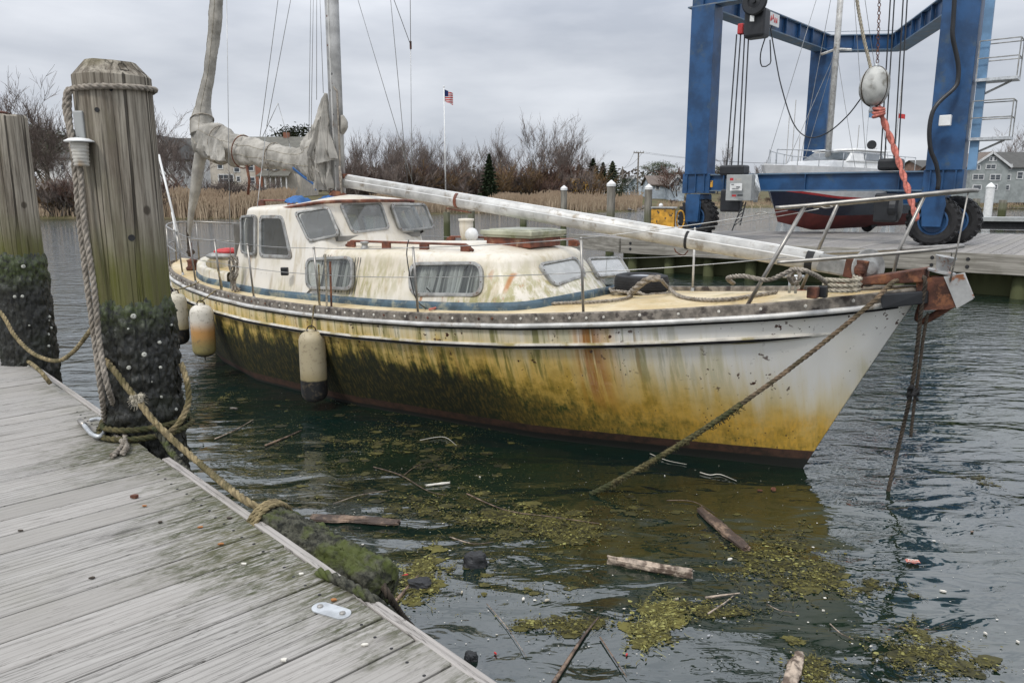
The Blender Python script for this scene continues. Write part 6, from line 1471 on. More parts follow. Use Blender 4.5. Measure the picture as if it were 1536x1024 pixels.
# ---- flagpole, flags, utility poles, masts ----
q=behind(669,8); fpole=thing('flagpole','tall white flagpole with a small flag on the far shore','flagpole',q); h=hpx(q,131)
mb=MB(); mb.tube([(0,0,-.3),(0,0,h)],lambda t:lerp(.10,.06,t),8); mb.sphere((0,0,h+.05),.12,8); mb.build('pole',M['white'],fpole,smooth=True)
def flagm():
    t=NT('striped_flag',.8,.1); x,y,z=t.sep(); w_=t.wave(1.15,0,0,t.map((1,1,1)),'Z'); c=t.mix(t.ss(w_,.45,.55),(.55,.52,.50),(.45,.04,.05)); k=t.mul(t.math('LESS_THAN',x,.55),t.math('GREATER_THAN',z,h-.25-.85)); c=t.mix(k,c,(.02,.03,.10)); t.col(c); return t.m
mb=MB(); mb.grid(lambda i,j:(.08+1.15*i*.9,.14*sin(i*7+j),h-.25-1.45*j-.45*i),16,10); fl_=mb.build('flag',flagm(),fpole,smooth=True)
def upole(px,off,yt,label,arm=True):
    q=behind(px,off); h=hpx(q,yt); t=thing('utility_pole',label,'utility pole',q); mb=MB(); mb.tube([(0,0,-.3),(0,0,h)],lambda t:lerp(.17,.11,t),8); mb.build('pole',M['greywood'],t)
    if arm: mb=MB(); mb.box((0,-.15,h-.15),(1.7,.12,.14)); [mb.tube([(x,-.15,h-.05),(x,-.15,h+.15)],.05,6) for x in(-.75,-.3,.3,.75)]; mb.build('crossarm',M['greywood'],t)
    return q,h
qa,ha=upole(955,22,228,'tall utility pole with crossarm behind the capped pilings'); qb,hb2=upole(932,40,250,'shorter utility pole left of the tall one',False)
mb=MB()
for dx in(-.7,.7):
    mb.tube(sag((qa.x+dx,qa.y,qa.z+ha),(qb.x,qb.y,qb.z+hb2-.3),.6),.02,4); mb.tube(sag((qa.x+dx,qa.y,qa.z+ha),(qa.x+42,qa.y+4,qa.z+ha-1),1.2),.02,4)
tag(mb.build('power_line',M['blackp']),'thin power lines strung from the tall utility pole','power line')
# moored yachts' masts beyond the hoist
G3='thin masts of yachts beyond the hoist'
for i,(px,yt,yb,Y) in enumerate([(1178,175,262,45),(1283,188,255,48),(1186,150,262,50),(1196,205,262,52),(1340,120,255,45)]):
    b=atY(px,yb,Y); tp_=atY(px,yt,Y); Y=90; b=atY(px,yb,Y); tp_=atY(px,yt,Y); t=thing('yacht',['distant yacht with bare mast left of the hoisted boat','distant yacht with short mast right of the searchlight','distant yacht with the taller mast left of the hoisted boat','distant yacht with the lowest mast beyond the hoist','distant yacht with tallest mast behind the float ball'][i],'yacht',(b.x,b.y,0),pi/2+math.atan2(-b.x,b.y))
    mb=MB(); mb.grid(lambda u,v:Vector(((u-.5)*8,(2*v-1)*1.1*sin(pi*min(.98,u*.85+.1))**.7,.95-.9*(1-abs(2*v-1))**.5*1.0+.15*(2*u-1)**2)),20,10); mb.build('hull',M['white'],t,smooth=True)
    mb=MB(); mb.box((.3,0,1.15),(3.2,1.3,.45)); mb.build('cabin',M['white'],t,bevel=.12)
    mb=MB(); mb.tube([(0,0,1),(0,0,tp_.z)],.05,6); mb.build('mast',M['aluspar'],t)
    for s_ in(-3.8,3.8):
        mb=MB(); mb.tube([(s_,0,1),(0,0,tp_.z)],.012,3); mb.build('stay',M['chrome'],t)
for px,y,col_ in ((1296,171,'bluelt'),(1340,172,'red')):
    b=atY(px,250,60); t=thing('small_flag',{'bluelt':'tiny blue flag on a thin staff beyond the hoist','red':'tiny red flag on a thin staff beyond the hoist'}[col_],'flag',(b.x,b.y,0)); zz_=atY(px,y-4,60).z
    mb=MB(); mb.tube([(0,0,0),(0,0,zz_)],.025,5); mb.build('staff',M['galv'],t); mb=MB(); mb.grid(lambda i,j:(.03+.5*i,.08*sin(i*6),zz_-.1-.35*j-.1*i),8,4); mb.build('flag',M[col_],t)
# parked car and rocks on the bank
b=behind(893,3); 
def rock(p,s,seed,mat,label,group,nm='rock',cat='rock'):
    mb=MB(); mb.grid(lambda i,j:(lambda d:(p.x+d.x,p.y+d.y,p.z+d.z*.6))(Vector((sin(pi*j)*cos(2*pi*i),sin(pi*j)*sin(2*pi*i),cos(pi*j)))*s*(1+.35*noise.noise(Vector((cos(2*pi*i)*1.3+seed,sin(2*pi*i)*1.3,j*3))))),10,7); return tag(mb.build(nm,mat),label,cat,group)
M['rock']=simple('bank_rock',(.17,.15,.13),.9,0,.4,2)
for i in range(26): px=936+RND.uniform(0,40); rock(behind(px,RND.uniform(.0,3.5)),RND.uniform(.25,.6),i,M['rock'],'grey brown boulder of the heap on the bank near the yellow machine','boulders on the bank')
car=thing('parked_car','small dark parked car below the white pavilion','car',behind(893,4)); mb=MB(); mb.box((0,0,.55),(3.6,1.6,.6)); mb.box((-.1,0,1.0),(2.0,1.4,.5)); mb.build('body',M['navy'],car,bevel=.15)
for x_ in(-1.1,1.1):
    mb=MB(); mb.tube([(x_,-.82,.3),(x_,-.62,.3)],.3,14); mb.build('wheel',M['black'],car)
# distant hazy wood line behind everything
mb=MB(); r=random.Random(77)
for i in range(9000):
    px=r.uniform(-200,1750); o=r.uniform(70,130); q=behind(px,o); h=1.5*(3.2+2.8*noise.noise(Vector((px*.012,1,0)))+1.2*noise.noise(Vector((px*.05,4,0)))); z=q.z+r.uniform(0,1)*max(.8,h); s=r.uniform(.2,.5); a=r.uniform(0,3.14); mb.av=r.random(); mb.add([(q.x-s,q.y,z),(q.x,q.y,z+s*.8),(q.x+s,q.y+.3,z+.1),(q.x,q.y,z-s*.6)],[(0,1,2,3)])
M['wood']=leafm('distant_winter_wood',(.07,.06,.05),(.12,.10,.08)); tag(mb.build('distant_wood',M['wood'],attr='v',origin=False),kind='stuff')
# ================= FENDERS, GEAR AND LINES ON THE OLD BOAT =================
def fendm(n,cols):
    t=NT(n,.5,.4); x,y,z=t.sep(); f=t.noise(18,6,.7); b=t.noise(4,4,.6); zn=t.addv(z,t.mul(t.math('SUBTRACT',b,.5),.06)); c=cols[0][1]
    for (z0,cc,w_) in cols[1:]: c=t.mix(t.ss(zn,z0+w_,z0-w_),c,cc)
    c=t.mix(t.mul(t.ss(f,.52,.68),.6),c,(.14,.11,.07)); t.col(c); t.bump(f,.2); return t.m
def fender(label,px,yt,yb,b,cols,mname,r=.14):
    top=onb(px,yt,b); bot=onb(px,yb,b); W=BM@Vector((top.x,top.y,0)); L_=top.z-bot.z; t=thing('fender',label,'fender',(W.x,W.y,bot.z))
    pr=[(.012,0)]+[(r*sin(a)**.75,r*.75*(1-cos(a))) for a in [pi/2*i/8 for i in range(1,9)]]+[(r*1.01,L_*.5)]+[(r*cos(a)**.7,L_-r*.9+r*.8*sin(a)) for a in [pi/2*i/8 for i in range(0,8)]]+[(.035,L_-.08),(.035,L_),(.02,L_+.005)]
    mb=MB(); mb.lathe(pr,28); mb.build('body',fendm(mname,cols),t,smooth=True)
    mb=MB(); mb.tube([Vector((.05*cos(a),0,L_-.01+.05*sin(a))) for a in [i*2*pi/12 for i in range(13)]],.008,5); mb.tube([(0,0,.01),(0,0,-.05)],.008,5); mb.build('eye',M['roped'],t,smooth=True)
    return t,top,L_
fd1=fender('long fender amidships, dirty cream above and black at its foot',467,494,600,1.52,[(0,(.40,.34,.22)),(.30,(.25,.20,.09),.12),(.26,(.018,.018,.018),.012)],'fender_skin_amidships',.145)
fd2=fender('white fender with orange stain nearer the stern',301,455,533,1.52,[(0,(.60,.56,.48)),(.42,(.45,.24,.08),.10),(.22,(.24,.20,.08),.10),(.05,(.03,.03,.02),.02)],'fender_skin_stained',.145)
fd3=fender('cream fender at the stern beside the big pile with a black foot',262,438,515,1.50,[(0,(.50,.46,.36)),(.30,(.40,.33,.18),.1),(.22,(.018,.018,.018),.01)],'fender_skin_stern',.14)
def line(nm,mat,pts,r,label,cat='rope',rope=True,world=False):
    P=[p if world else BM@Vector(p) for p in pts]; mb=MB()
    if rope: mb.rope(P,r)
    else: mb.tube(spline(P,.05),r,6)
    return tag(mb.build(nm,M[mat],smooth=True),label,cat)
T1=fd1[1]; sA=Vector((T1.x,beam(T1.x)+.02,shz(T1.x)+.0)); line('fender_line','ropet',[T1+Vector((0,0,.02)),sA+Vector((0,.02,-.08)),sA,Vector((T1.x,beam(T1.x)-.05,shz(T1.x)+.02)),Vector((T1.x-.02,beam(T1.x)-.05,shz(T1.x)+.45))],.009,'short tan line holding up the fender amidships')
T1=fd2[1]; line('fender_line','ropet',[T1+Vector((0,0,.02)),Vector((T1.x-.03,beam(T1.x)+.03,shz(T1.x)-.02)),Vector((T1.x-.08,beam(T1.x)-.05,shz(T1.x)+.03)),Vector((8.07,1.2,shz(8.1)+.25))],.009,'tan line from a stanchion to the orange stained fender')
T1=fd3[1]; line('fender_line','ropet',[T1+Vector((0,0,.02)),Vector((T1.x,beam(T1.x)+.05,shz(T1.x)-.02)),Vector((T1.x-.02,beam(T1.x)-.03,shz(T1.x)+.02))],.009,'tan line holding up the stern fender')
# tyre on the foredeck
tc_=onz(962,430,1.43); tw_=BM@Vector((tc_.x,tc_.y,0)); zt2=deckz(tc_.x,tc_.y)
ty=thing('tyre','old black car tyre lying flat on the foredeck with rope round it','tyre',(tw_.x,tw_.y,zt2+.02))
wd=(onz(1003,425,1.45)-onz(922,425,1.45)).length/2*.98
mb=MB(); pr=[(wd*.60,.02),(wd*.75,.0),(wd*.95,.015),(wd,.05),(wd*1.0,.13),(wd*.95,.17),(wd*.75,.185),(wd*.60,.165),(wd*.58,.10),(wd*.60,.02)]; mb.lathe(pr,48,cap=False)
for zz_ in (.05,.075,.10,.125): mb.lathe([(wd*.995,zz_-.004),(wd*1.012,zz_),(wd*.995,zz_+.004)],48,cap=False)
autosmooth(mb.build('tread',M['black'],ty),40)
M['greyplate']=simple('dusty_grey_disc',(.33,.34,.35),.6,0,.25,6,0,40,(.12,.12,.12),5,(.55,.7)); mb=MB(); mb.lathe([(wd*.60,.155),(wd*.3,.172),(.02,.168)],32); mb.build('hub_disc',M['greyplate'],ty,smooth=True)
rr3=random.Random(3); pts=[]
for k in range(26): a=k*2*pi/24; q=wd*1.05+rr3.uniform(-.02,.05); pts.append(Vector((tw_.x+q*cos(a),tw_.y+q*sin(a),zt2+.02+rr3.uniform(0,.03))))
line('rope_ring','ropeg',pts,.018,'grey rope laid round the foot of the tyre on the foredeck',world=True)
line('rope_tail','ropeg',[onz(990,418,1.60),onz(975,418,1.60),onz(962,425,1.55),onz(952,434,1.48),onz(945,441,1.41)],.035,'thick doubled rope draped over the front of the tyre')
def dzp(x,y,dz=.02):
    z=1.4
    for _ in range(12): p=onz(x,y,z+dz); z=z*.4+.6*deckz(p.x,min(p.y,beam(p.x)-.06))
    return Vector((p.x,min(p.y,beam(p.x)-.06),z+dz))
line('deck_rope','ropeg',[dzp(720,458),dzp(780,457),dzp(850,454),dzp(900,452),dzp(935,448),dzp(948,443)],.016,'long grey rope running along the side deck to the tyre')
line('deck_rope','ropeg',[onz(992,420,1.58),dzp(1003,432,.06),dzp(1020,444),dzp(1050,449),dzp(1090,449),dzp(1125,444),dzp(1165,438)],.018,'grey rope curving across the foredeck from the tyre to the coil')
# heap of rope at the bow
pts=[]; r4=random.Random(9); c0=dzp(1130,430)
for k in range(46):
    a=k*.9; q=(.30+.04*sin(k*.7)); pts.append(c0+Vector((q*1.0*cos(a)*(1+.1*r4.random()),q*.55*sin(a),.02+.0035*k+.02*r4.random())))
line('rope_coil','ropeg',pts,.019,'loose heap of grey rope coiled on the bow deck')
line('bow_line','ropeg',[dzp(1100,425,.15),onz(1092,417,1.72),onz(1115,414,1.76),onz(1150,420,1.74),onz(1175,411,1.80),onz(1190,404,1.84),onz(1207,406,1.84),onz(1232,418,1.76),onz(1248,434,1.66)],.019,'grey rope looped over the bow cleat above the coil')
pts=[onz(1190,406,1.80),onz(1183,414,1.78),onz(1190,425,1.70),onz(1200,418,1.74),onz(1196,406,1.80),onz(1188,412,1.76),onz(1197,428,1.68)]; line('rope_hitch','ropeg',pts,.017,'knotted rope hitch on the bow cleat')
pts=[]; c0=onz(1262,436,1.66)
for k in range(22): a=k*.8; pts.append(c0+Vector((.13*cos(a),.09*sin(a),.005*k)))
line('pale_coil','ropel',pts,.017,'small coil of pale rope beside the rusty bow plank')
# mooring lines from the bow
mL=[BM@onb(1352,420,.0),BM@onb(1340,423,.22),BM@onb(1326,436,.36),BM@onb(1306,456,.46)]; e=atz(892,738,.02); m0=mL[-1]
dn=[m0.lerp(e,t)-Vector((0,0,.10*4*t*(1-t))) for t in (.15,.3,.45,.6,.75,.9,1.0)]
mb=MB(); mb.rope(mL+dn[:3],.019); top_=mb.build('bow_mooring_line',M['ropebrown'],smooth=True); tag(top_,'brown mooring line slanting from the bow down into the weedy water','rope')
mb=MB(); mb.rope(dn[2:]+[atz(880,740,-.05)],.024,pitch=5)
rk=random.Random(6)
for k in range(260):
    t=rk.random(); p=dn[2].lerp(dn[-1],t)-Vector((0,0,.02)); d=Vector((rk.gauss(0,1),rk.gauss(0,1),-abs(rk.gauss(0,1)))).normalized(); mb.tube([p,p+d*.03,p+d*.05],.003,3)
mb.build('weedy_lower_part',M['ropem'],top_,world=True,smooth=True)
line('hanging_line','roped',[onb(1385,415,.13),onb(1388,424,.15),onb(1381,470,.12),onb(1376,520,.05),onb(1366,590,0),onb(1350,660,-.1),BI@atz(1331,742,-.03)],.017,'dark line hanging from the bow roller into the water')
line('hanging_line','roped',[onb(1392,470,.06),onb(1386,500,.04),onb(1378,560,.02),onb(1372,600,0),onb(1366,655,-.02)],.013,'shorter dark line with a knot hanging under the bow roller')
mb=MB(); c=BM@onb(1370,588,.01)
for k in range(5): mb.rope([c+Vector((rk.uniform(-.04,.04),rk.uniform(-.03,.03),rk.uniform(-.06,.06))) for _ in range(5)],.012,n=4)
tag(mb.build('line_knot',M['black'],smooth=True),'black knot in the lines hanging under the bow','knot')
# small gear
line('cable','blackp',[onb(613,360,1.28),onb(610,380,1.28),onb(616,420,1.28),onb(625,450,1.26),dzp(638,462,.01)],.006,'black cable hanging from the lifeline to the side deck',rope=False)
line('cable','blackp',[onb(640,432,1.0),dzp(660,452,.02),dzp(680,462,.01),dzp(690,458,.01),dzp(676,452,.01),dzp(668,458,.01),dzp(700,455,.01),dzp(712,452,.01)],.006,'black cable lying in a loop on the side deck by the long window',rope=False)
mb=MB(); mb.tube([BM@dzp(644,464,.02),BM@dzp(668,458,.02)],lambda t:.012+.010*sin(pi*t),8); tag(mb.build('red_connector',M['redfab'],smooth=True),'faded red plug lying on the side deck below the long window','connector')
rk=random.Random(8)
mb=MB(); c=BM@onb(352,420,1.12)
for k in range(6): mb.rope([c+Vector((rk.uniform(-.06,.06),rk.uniform(-.03,.03),.32-.09*j+rk.uniform(-.02,.02))) for j in range(6)],.014,n=4)
tag(mb.build('rope_bundle',M['ropeg'],smooth=True),'bundle of grey rope hanging beside the wheelhouse on the side deck','rope')
c=BM@onb(427,407,1.09); mb=MB(); mb.box(c,(.09,.05,.10)); tag(mb.build('black_lamp',M['blackp'],bevel=.01),'small black side lamp fixed under the wheelhouse window','lamp'); 
# gear in the cockpit: red cushion ring and brown winch on the aft deck
c=BM@Vector((9.05,.45,1.50)); t=thing('dinghy_cushion','red topped grey cushion lying on the cockpit coaming','cushion',c,.3)
mb=MB(); mb.sphere((0,0,0),.30,20,(1,.6,.22)); mb.build('grey_base',M['winframe'],t,smooth=True); mb=MB(); mb.sphere((.05,0,.06),.24,20,(1,.6,.24)); mb.build('red_top',M['red'],t,smooth=True)
c=onz(140,0,1) ; p=onz(283,384,1.30); w_=BM@Vector((10.0,.48,deckz(10.0,.48))); t=thing('deck_winch','rust brown winch on the aft deck','winch',w_); mb=MB(); mb.lathe([(.09,0),(.10,.03),(.07,.06),(.07,.12),(.085,.15),(.03,.17)],18); mb.build('drum',M['rust'],t,smooth=True); mb=MB(); mb.tube([(0,0,.15),(0,0,.42)],.02,8); mb.build('handle',M['rust'],t)
w_=BM@Vector((8.5,-1.0,1.62)); mb=MB(); mb.box(w_,(.26,.10,.42)); tag(mb.build('blue_bag',M['bluecov'],bevel=.04),'blue bag hanging on the far rail behind the wheelhouse','bag')

# ================= FLOATING WEED AND DRIFTWOOD =================
def weedcol():
    t=NT('floating_weed',.7,.3); a=t.attr('v'); c=t.mix(t.ss(a,.0,.9),(.022,.022,.010),(.14,.125,.03)); c=t.mix(t.ss(a,.82,1.0),c,(.26,.25,.08)); t.col(c); return t.m
M['fweed']=weedcol()
def patch(px,py,rx,ry,n,label,seed,big=.03,ang=0,bias=0):
    n=int(n*3.4); big*=.58; r=random.Random(seed); c=atz(px,py,0); ex=(atz(px+rx,py,0)-c).length; ey=(atz(px,py-ry,0)-c).length; mb=MB()
    fil=[]
    for k in range(max(4,n//45)): a=r.uniform(0,6.28); fil.append((r.gauss(0,.42),r.gauss(0,.42),r.uniform(.1,.4),a))
    for fx,fy,fr,fa in fil[:int(4+n/160)]:
        for q_ in range(3):
            x=fx*ex+r.gauss(0,.5)*big*3; y=fy*ey+r.gauss(0,.5)*big*3; rad_=big*r.uniform(1.0,2.8); ph=r.uniform(0,9)
            if ang: x,y=x*cos(ang)-y*sin(ang),x*sin(ang)+y*cos(ang)
            mb.av=min(1,max(0,r.uniform(.15,.55)+bias)); zz_=.0025+.0004*q_+r.random()*.0008; K=30
            mb.add([(c.x+x+cos(2*pi*k/K)*rad_*1.5*(1+.55*noise.noise(Vector((cos(2*pi*k/K)*2.2,sin(2*pi*k/K)*2.2,ph)))+.35*noise.noise(Vector((cos(2*pi*k/K)*7,sin(2*pi*k/K)*7,ph)))),c.y+y+sin(2*pi*k/K)*rad_*(1+.55*noise.noise(Vector((cos(2*pi*k/K)*2.2,sin(2*pi*k/K)*2.2,ph+3)))+.35*noise.noise(Vector((cos(2*pi*k/K)*7,sin(2*pi*k/K)*7,ph+3)))),zz_) for k in range(K)],[tuple(range(K))])
    for i in range(n):
        if fil and r.random()<.8:
            fx,fy,fr,fa=r.choice(fil); t=r.gauss(0,1)*fr; x=fx+t*cos(fa)+r.gauss(0,.05); y=fy+t*sin(fa)+r.gauss(0,.05)
        else: x=r.gauss(0,.5); y=r.gauss(0,.5)
        X,Y=x*ex,y*ey; 
        if ang: X,Y=X*cos(ang)-Y*sin(ang),X*sin(ang)+Y*cos(ang)
        if r.random()<.38:
            L_=big*r.uniform(1.2,4.5); aa=r.uniform(0,6.28); cv=r.gauss(0,1.2); w_=big*.09; z=.004+r.random()*.012; P=[]; Q=[]; qx,qy=c.x+X,c.y+Y
            mb.av=min(1,max(0,r.random()*.8+bias))
            for k in range(4): P.append((qx-sin(aa)*w_,qy+cos(aa)*w_,z)); Q.append((qx+sin(aa)*w_,qy-cos(aa)*w_,z)); qx+=cos(aa)*L_/3; qy+=sin(aa)*L_/3; aa+=cv*.5
            mb.add(P+Q,[(k,k+1,5+k,4+k) for k in range(3)]); continue
        s=big*r.uniform(.25,1)**1.3; m=r.choice((5,6,7)); a0=r.uniform(0,6.28); st=r.uniform(.35,1); aa=r.uniform(0,pi); z=.004+r.random()*.010; tx,ty_=r.gauss(0,.12),r.gauss(0,.12)
        mb.av=min(1,max(0,r.random()**1.3+bias+.25*noise.noise(Vector((X*3,Y*3,seed))))); P=[]
        for k in range(m):
            b=a0+2*pi*k/m; q=s*r.uniform(.55,1.2); u=q*cos(b); v=q*sin(b)*st; u,v=u*cos(aa)-v*sin(aa),u*sin(aa)+v*cos(aa); P.append((c.x+X+u,c.y+Y+v,z+abs(u*tx+v*ty_)))
        mb.add(P,[tuple(range(m))])
    return tag(mb.build('floating_weed',M['fweed'],attr='v',origin=False),label,'weed',None,'stuff')
patch(790,775,95,22,520,'yellow green weed drifting below the end of the mooring line',1,.032)
patch(850,800,55,16,380,'round weed raft in the middle of the dark water',2,.028)
patch(1170,850,90,45,700,'olive weed raft beside the slanting driftwood',3,.030,-.5)
patch(985,935,36,40,420,'bright moss clump near the lower driftwood',4,.030,-.6,.25)
patch(625,870,45,40,400,'weed round the black blocks beside the log fender',5,.030,0,.15)
patch(600,655,95,28,330,'thin weed drift near the hull amidships',6,.022)
patch(1400,985,85,40,420,'weed trail at the lower right',7,.026,-.45)
patch(1220,1005,50,26,260,'weed clump at the bottom edge right of centre',8,.024)
patch(850,940,80,18,300,'scattered weed above the long stick',9,.024)
patch(470,720,90,40,200,'sparse weed behind the log fender',10,.018)
patch(330,600,60,22,260,'brown weed scum between the big pile and the hull',11,.02,0,-.1)
patch(1080,915,70,20,220,'thin weed left of the weed raft',12,.02)
patch(1470,720,30,9,110,'small brown weed tuft right of the bow lines',13,.018,0,-.1)
patch(760,850,200,60,500,'loose specks of weed across the dark water',14,.014)
patch(1000,800,260,90,420,'fine green specks over the dark water below the bow',15,.010)
patch(500,620,170,60,260,'fine specks near the stern waterline',16,.010)
patch(700,740,120,50,260,'weed bits left of the mooring line',17,.018)
patch(420,640,110,45,160,'dull brown weed drifting between the log fender and the stern',21,.024,0,-.3)
patch(560,680,150,40,200,'dark weed threads drifting left of the middle fender foot',22,.024,0,-.25)
patch(680,690,90,26,200,'brown weed raft close under the hull',23,.026,0,-.2)
patch(930,760,120,40,160,'sparse weed right of the end of the mooring line',24,.020,0,-.1)
patch(1320,880,60,14,110,'thin weed line right of the weed raft',25,.018,-.3,-.1)
# pale flecks of foam and litter: far too many to count
r=random.Random(31); mb=MB()
for i in range(750):
    px=r.uniform(300,1536); py=r.uniform(560,1024); 
    p=atz(px,py,0); s=r.uniform(.0015,.006)*(2.2 if r.random()<.06 else 1); 
    if (DI@p).x<.12: continue
    mb.add([(p.x+s*cos(a)*r.uniform(.6,1.3),p.y+s*sin(a)*r.uniform(.4,1),.006) for a in (0,1.2,2.5,3.8,5)],[(0,1,2,3,4)])
tag(mb.build('floating_flecks',M['shell'],origin=False),'tiny pale flecks scattered over the harbour water','litter',None,'stuff')
M['drift']=simple('driftwood',(.19,.13,.09),.6,0,.6,14,.8,60,(.06,.04,.03),10,(.46,.58))
M['driftp']=simple('pale_driftwood',(.36,.29,.225),.7,0,.5,22,.8,60,(.10,.07,.05),12,(.48,.6))
def plank_(x0,y0,x1,y1,w_,h_,label,seed,mat='drift',nm='driftwood',z=.01):
    a=atz(x0,y0,z);b=atz(x1,y1,z); d=(b-a); L_=d.length; d.normalize(); s=Vector((-d.y,d.x,0)); N=26; mb=MB(); r=random.Random(seed)
    def fn(i,j):
        l=i*L_; an=2*pi*j; sx=max(-1,min(1,cos(an)*1.08)); sz=max(-1,min(1,sin(an)*1.08)); q=1+.40*noise.noise(Vector((i*4,sx*1.5,seed)))+.22*noise.noise(Vector((i*1.2,sx*9,sz*9+seed)))+.12*noise.noise(Vector((i*16,sx*3,sz*3))); e=.03*noise.noise(Vector((sx*3,sz*3,seed)))*(1 if i in(0,1) else .3)
        tap=.55+.45*sin(pi*min(1,max(0,i*.8+.12))); return a+d*(l+e)+s*(w_/2*sx*q*tap)+Vector((0,0,h_/2*sz*q+h_*.22))
    mb.grid(fn,N,24); k=len(mb.v); mb.add([fn(0,0)*0+a+Vector((0,0,h_*.2)),b+Vector((0,0,h_*.2))],[]); mb.f+=[(k,j+1,j) for j in range(24)]+[(k+1,N*25+j,N*25+j+1) for j in range(24)]; mb.m+=[0]*48
    return tag(mb.build(nm,M[mat],smooth=False),label,'driftwood')
plank_(1050,766,1120,826,.075,.05,'dark brown driftwood stick slanting right of the mooring line',1)
plank_(912,842,1038,864,.055,.06,'pale splintered driftwood log floating in the middle foreground',2,'driftp')
plank_(468,776,598,784,.10,.03,'reddish driftwood board behind the log fender',3)
plank_(1198,985,1180,1040,.075,.05,'pale driftwood block at the bottom edge',4,'driftp')
plank_(640,728,674,724,.02,.015,'small white stick floating left of the mooring line',5,'shell','stick')
def stick(pts,r_,label,mat='drift'):
    P=[atz(x,y,.012) for x,y in pts]; mb=MB(); mb.tube(spline(P,.03),lambda t:r_*(1-.6*t),6); return tag(mb.build('stick',M[mat],smooth=True),label,'stick')
stick([(830,1024),(858,980),(878,950),(898,925)],.012,'long brown stick at the bottom left of centre'); stick([(900,955),(920,985),(940,1015)],.005,'thin twig right of the long brown stick')
stick([(398,668),(430,655),(452,645)],.012,'short brown branch near the stern waterline'); stick([(322,658),(350,646),(380,629)],.007,'pale reed stalk beside the big pile','driftp'); stick([(500,755),(540,742),(585,735)],.004,'thin straw behind the log fender','driftp')
stick([(1058,896),(1085,892),(1110,889)],.009,'pale twig in the weed at lower right centre','driftp'); stick([(1062,920),(1085,905),(1100,893)],.006,'crossed twig beside the pale twig','driftp'); stick([(675,805),(710,815),(740,812)],.005,'pale straw above the black rock','driftp')
stick([(1050,708),(1065,712),(1080,711),(1105,721)],.005,'white wavy thread below the bow','shell'); stick([(975,680),(1000,690),(1030,696)],.004,'white thread lying by the mooring line','shell'); stick([(630,660),(665,655),(685,668)],.004,'white curved thread near the hull','shell')
stick([(700,740),(760,765),(830,775),(900,785)],.006,'long thin brown branch in the weed'); stick([(590,905),(612,880),(628,862)],.014,'yellow green stem beside the black block','fweedp' if 'fweedp' in M else 'drift')
def block(x0,y0,x1,y1,hh,label,seed,mat='black'):
    a=atz(x0,y0,0);b=atz(x1,y1,0); c=(a+b)/2; wx=abs(b.x-a.x)/2; wy=max(.03,wx*.55); mb=MB()
    def fn(i,j):
        an=2*pi*i; d=Vector((sin(pi*j)*cos(an),sin(pi*j)*sin(an),cos(pi*j))); m=max(abs(d.x),abs(d.y),abs(d.z)*.8); d2=d*(.75/m*.55+.5); q=1+.30*noise.noise(d*1.6+Vector((seed*3,0,0)))+.12*noise.noise(d*5+Vector((seed,0,0)))
        return (c.x+d2.x*wx*q,c.y+d2.y*wy*q,hh*.25+d2.z*hh*.75*q)
    mb.grid(fn,26,14); return tag(mb.build('charred_block',M[mat],smooth=False),label,'block')
M['charred']=simple('charred_wet_block',(.022,.023,.025),.6,0,.5,12,.5,30)
block(606,888,652,872,.05,'flat black block floating beside the log fender',1,'charred'); block(691,858,733,838,.09,'lumpy black block right of the flat one',2,'charred'); block(695,992,718,984,.04,'small black lump near the dock corner',3,'charred')
def litter(px,py,s,mat,label,cat,el=1.5,seed=0):
    r=random.Random(seed+px); s*=.7; c=atz(px,py,.008); a=r.uniform(0,3); mb=MB(); P=[]
    for k in range(7): b=2*pi*k/7; q=s*r.uniform(.7,1.2); u=q*el*cos(b);v=q*sin(b)*.7; P.append((c.x+u*cos(a)-v*sin(a),c.y+u*sin(a)+v*cos(a)))
    mb.prism(P,.004,.012); return tag(mb.build(cat.replace(' ','_'),M[mat]),label,cat)
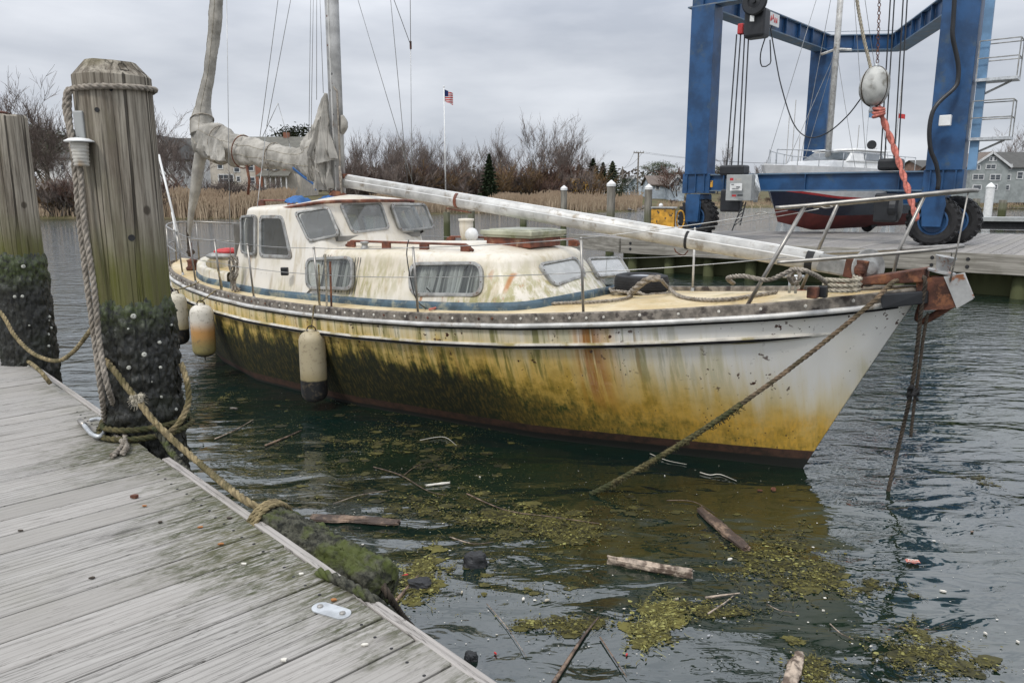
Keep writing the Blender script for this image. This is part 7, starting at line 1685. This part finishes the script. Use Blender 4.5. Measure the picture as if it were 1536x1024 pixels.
for px,py,s,mt,lb_,ct in [(785,898,.016,'shell','white petal like scrap right of the dock','scrap'),(820,900,.018,'ropel','tan leaf in the weed left of the long stick','leaf'),(1015,898,.016,'ropel','curled tan leaf right of the moss clump','leaf'),(940,981,.010,'red','tiny red scrap near the long stick','scrap'),(693,888,.016,'ropel','pale crumbs near the black rock','scrap'),(1063,953,.010,'greyplate','small grey disc below the pale twigs','disc'),(1315,990,.010,'greyplate','small grey disc at the lower right','disc'),(1478,949,.012,'shell','white triangular scrap at the far right','scrap'),(1415,886,.018,'shell','small white card floating right of the red wrapper','card'),(1527,962,.012,'shell','white cylinder scrap at the right edge','scrap'),(1235,915,.008,'shell','round white dot on the dark water','scrap'),(1458,797,.014,'drift','brown leaf floating at the right','leaf'),(1095,838,.022,'shell','white carton scrap beside the dark driftwood','card'),(743,979,.01,'red','dark red berry scrap near the dock corner','scrap'),(1160,733,.04,'rust','rust brown leaf cluster under the bow','leaf'),(997,713,.012,'shell','pale drip shaped scrap by the mooring line','scrap'),(1140,735,.02,'rust','second brown leaf under the bow','leaf'),(608,862,.018,'red','red scrap among the weed beside the log fender','scrap'),(350,612,.05,'greywood','grey board corner floating behind the big pile','board'),(720,715,.012,'shell','small pale chip on the dark water','scrap')]:
    litter(px,py,s,mt,lb_,ct)
# red and white wrapper
c=atz(1369,842,.012); wt=thing('wrapper','red and white wrapper floating right of the bow','wrapper',c,R(-12)); mb=MB(); mb.grid(lambda i,j:((i-.5)*.085,(j-.5)*.045,.004+.004*sin(i*9)),10,5); mb.build('foil',M['redfab'],wt,smooth=True)
mb=MB(); mb.tube(spline([(-.03,-.008,.011),(-.02,.01,.012),(-.012,-.006,.012),(0,.008,.012),(.01,-.008,.012),(.022,.008,.012),(.03,-.004,.012)],.004),.0022,4); mb.tube([(-.037,.017,.009),(.037,.017,.009)],.0015,4); mb.tube([(-.037,-.017,.009),(.037,-.017,.009)],.0015,4); mb.build('print',M['shell'],wt)

patch(360,560,50,20,140,'thin scum line beside the stained fender near the stern',31,.018,0,-.2)
patch(480,665,120,22,220,'brown weed threads floating between the sticks and the hull',32,.022,0,-.15)
patch(640,760,90,24,260,'olive weed mat behind the reddish driftwood board',33,.026,0,-.05)
patch(740,650,90,14,120,'pale scum at the foot of the hull amidships',34,.014)
stick([(560,700),(600,712),(640,735),(668,742)],.006,'forked brown twig between the log fender and the hull'); stick([(606,712),(622,700),(640,694)],.004,'side shoot of the forked brown twig')
stick([(1000,620+130),(1040,752),(1072,770)],.004,'thin curved twig right of the mooring line end'); stick([(730,905),(760,940),(790,985)],.003,'fine straw in the open water right of the dock corner','driftp')
stick([(1245,935),(1262,950),(1280,958)],.004,'thin pale straw below the weed raft','driftp'); stick([(1150,905),(1170,915),(1195,918)],.003,'small straw left of the white dot','driftp')
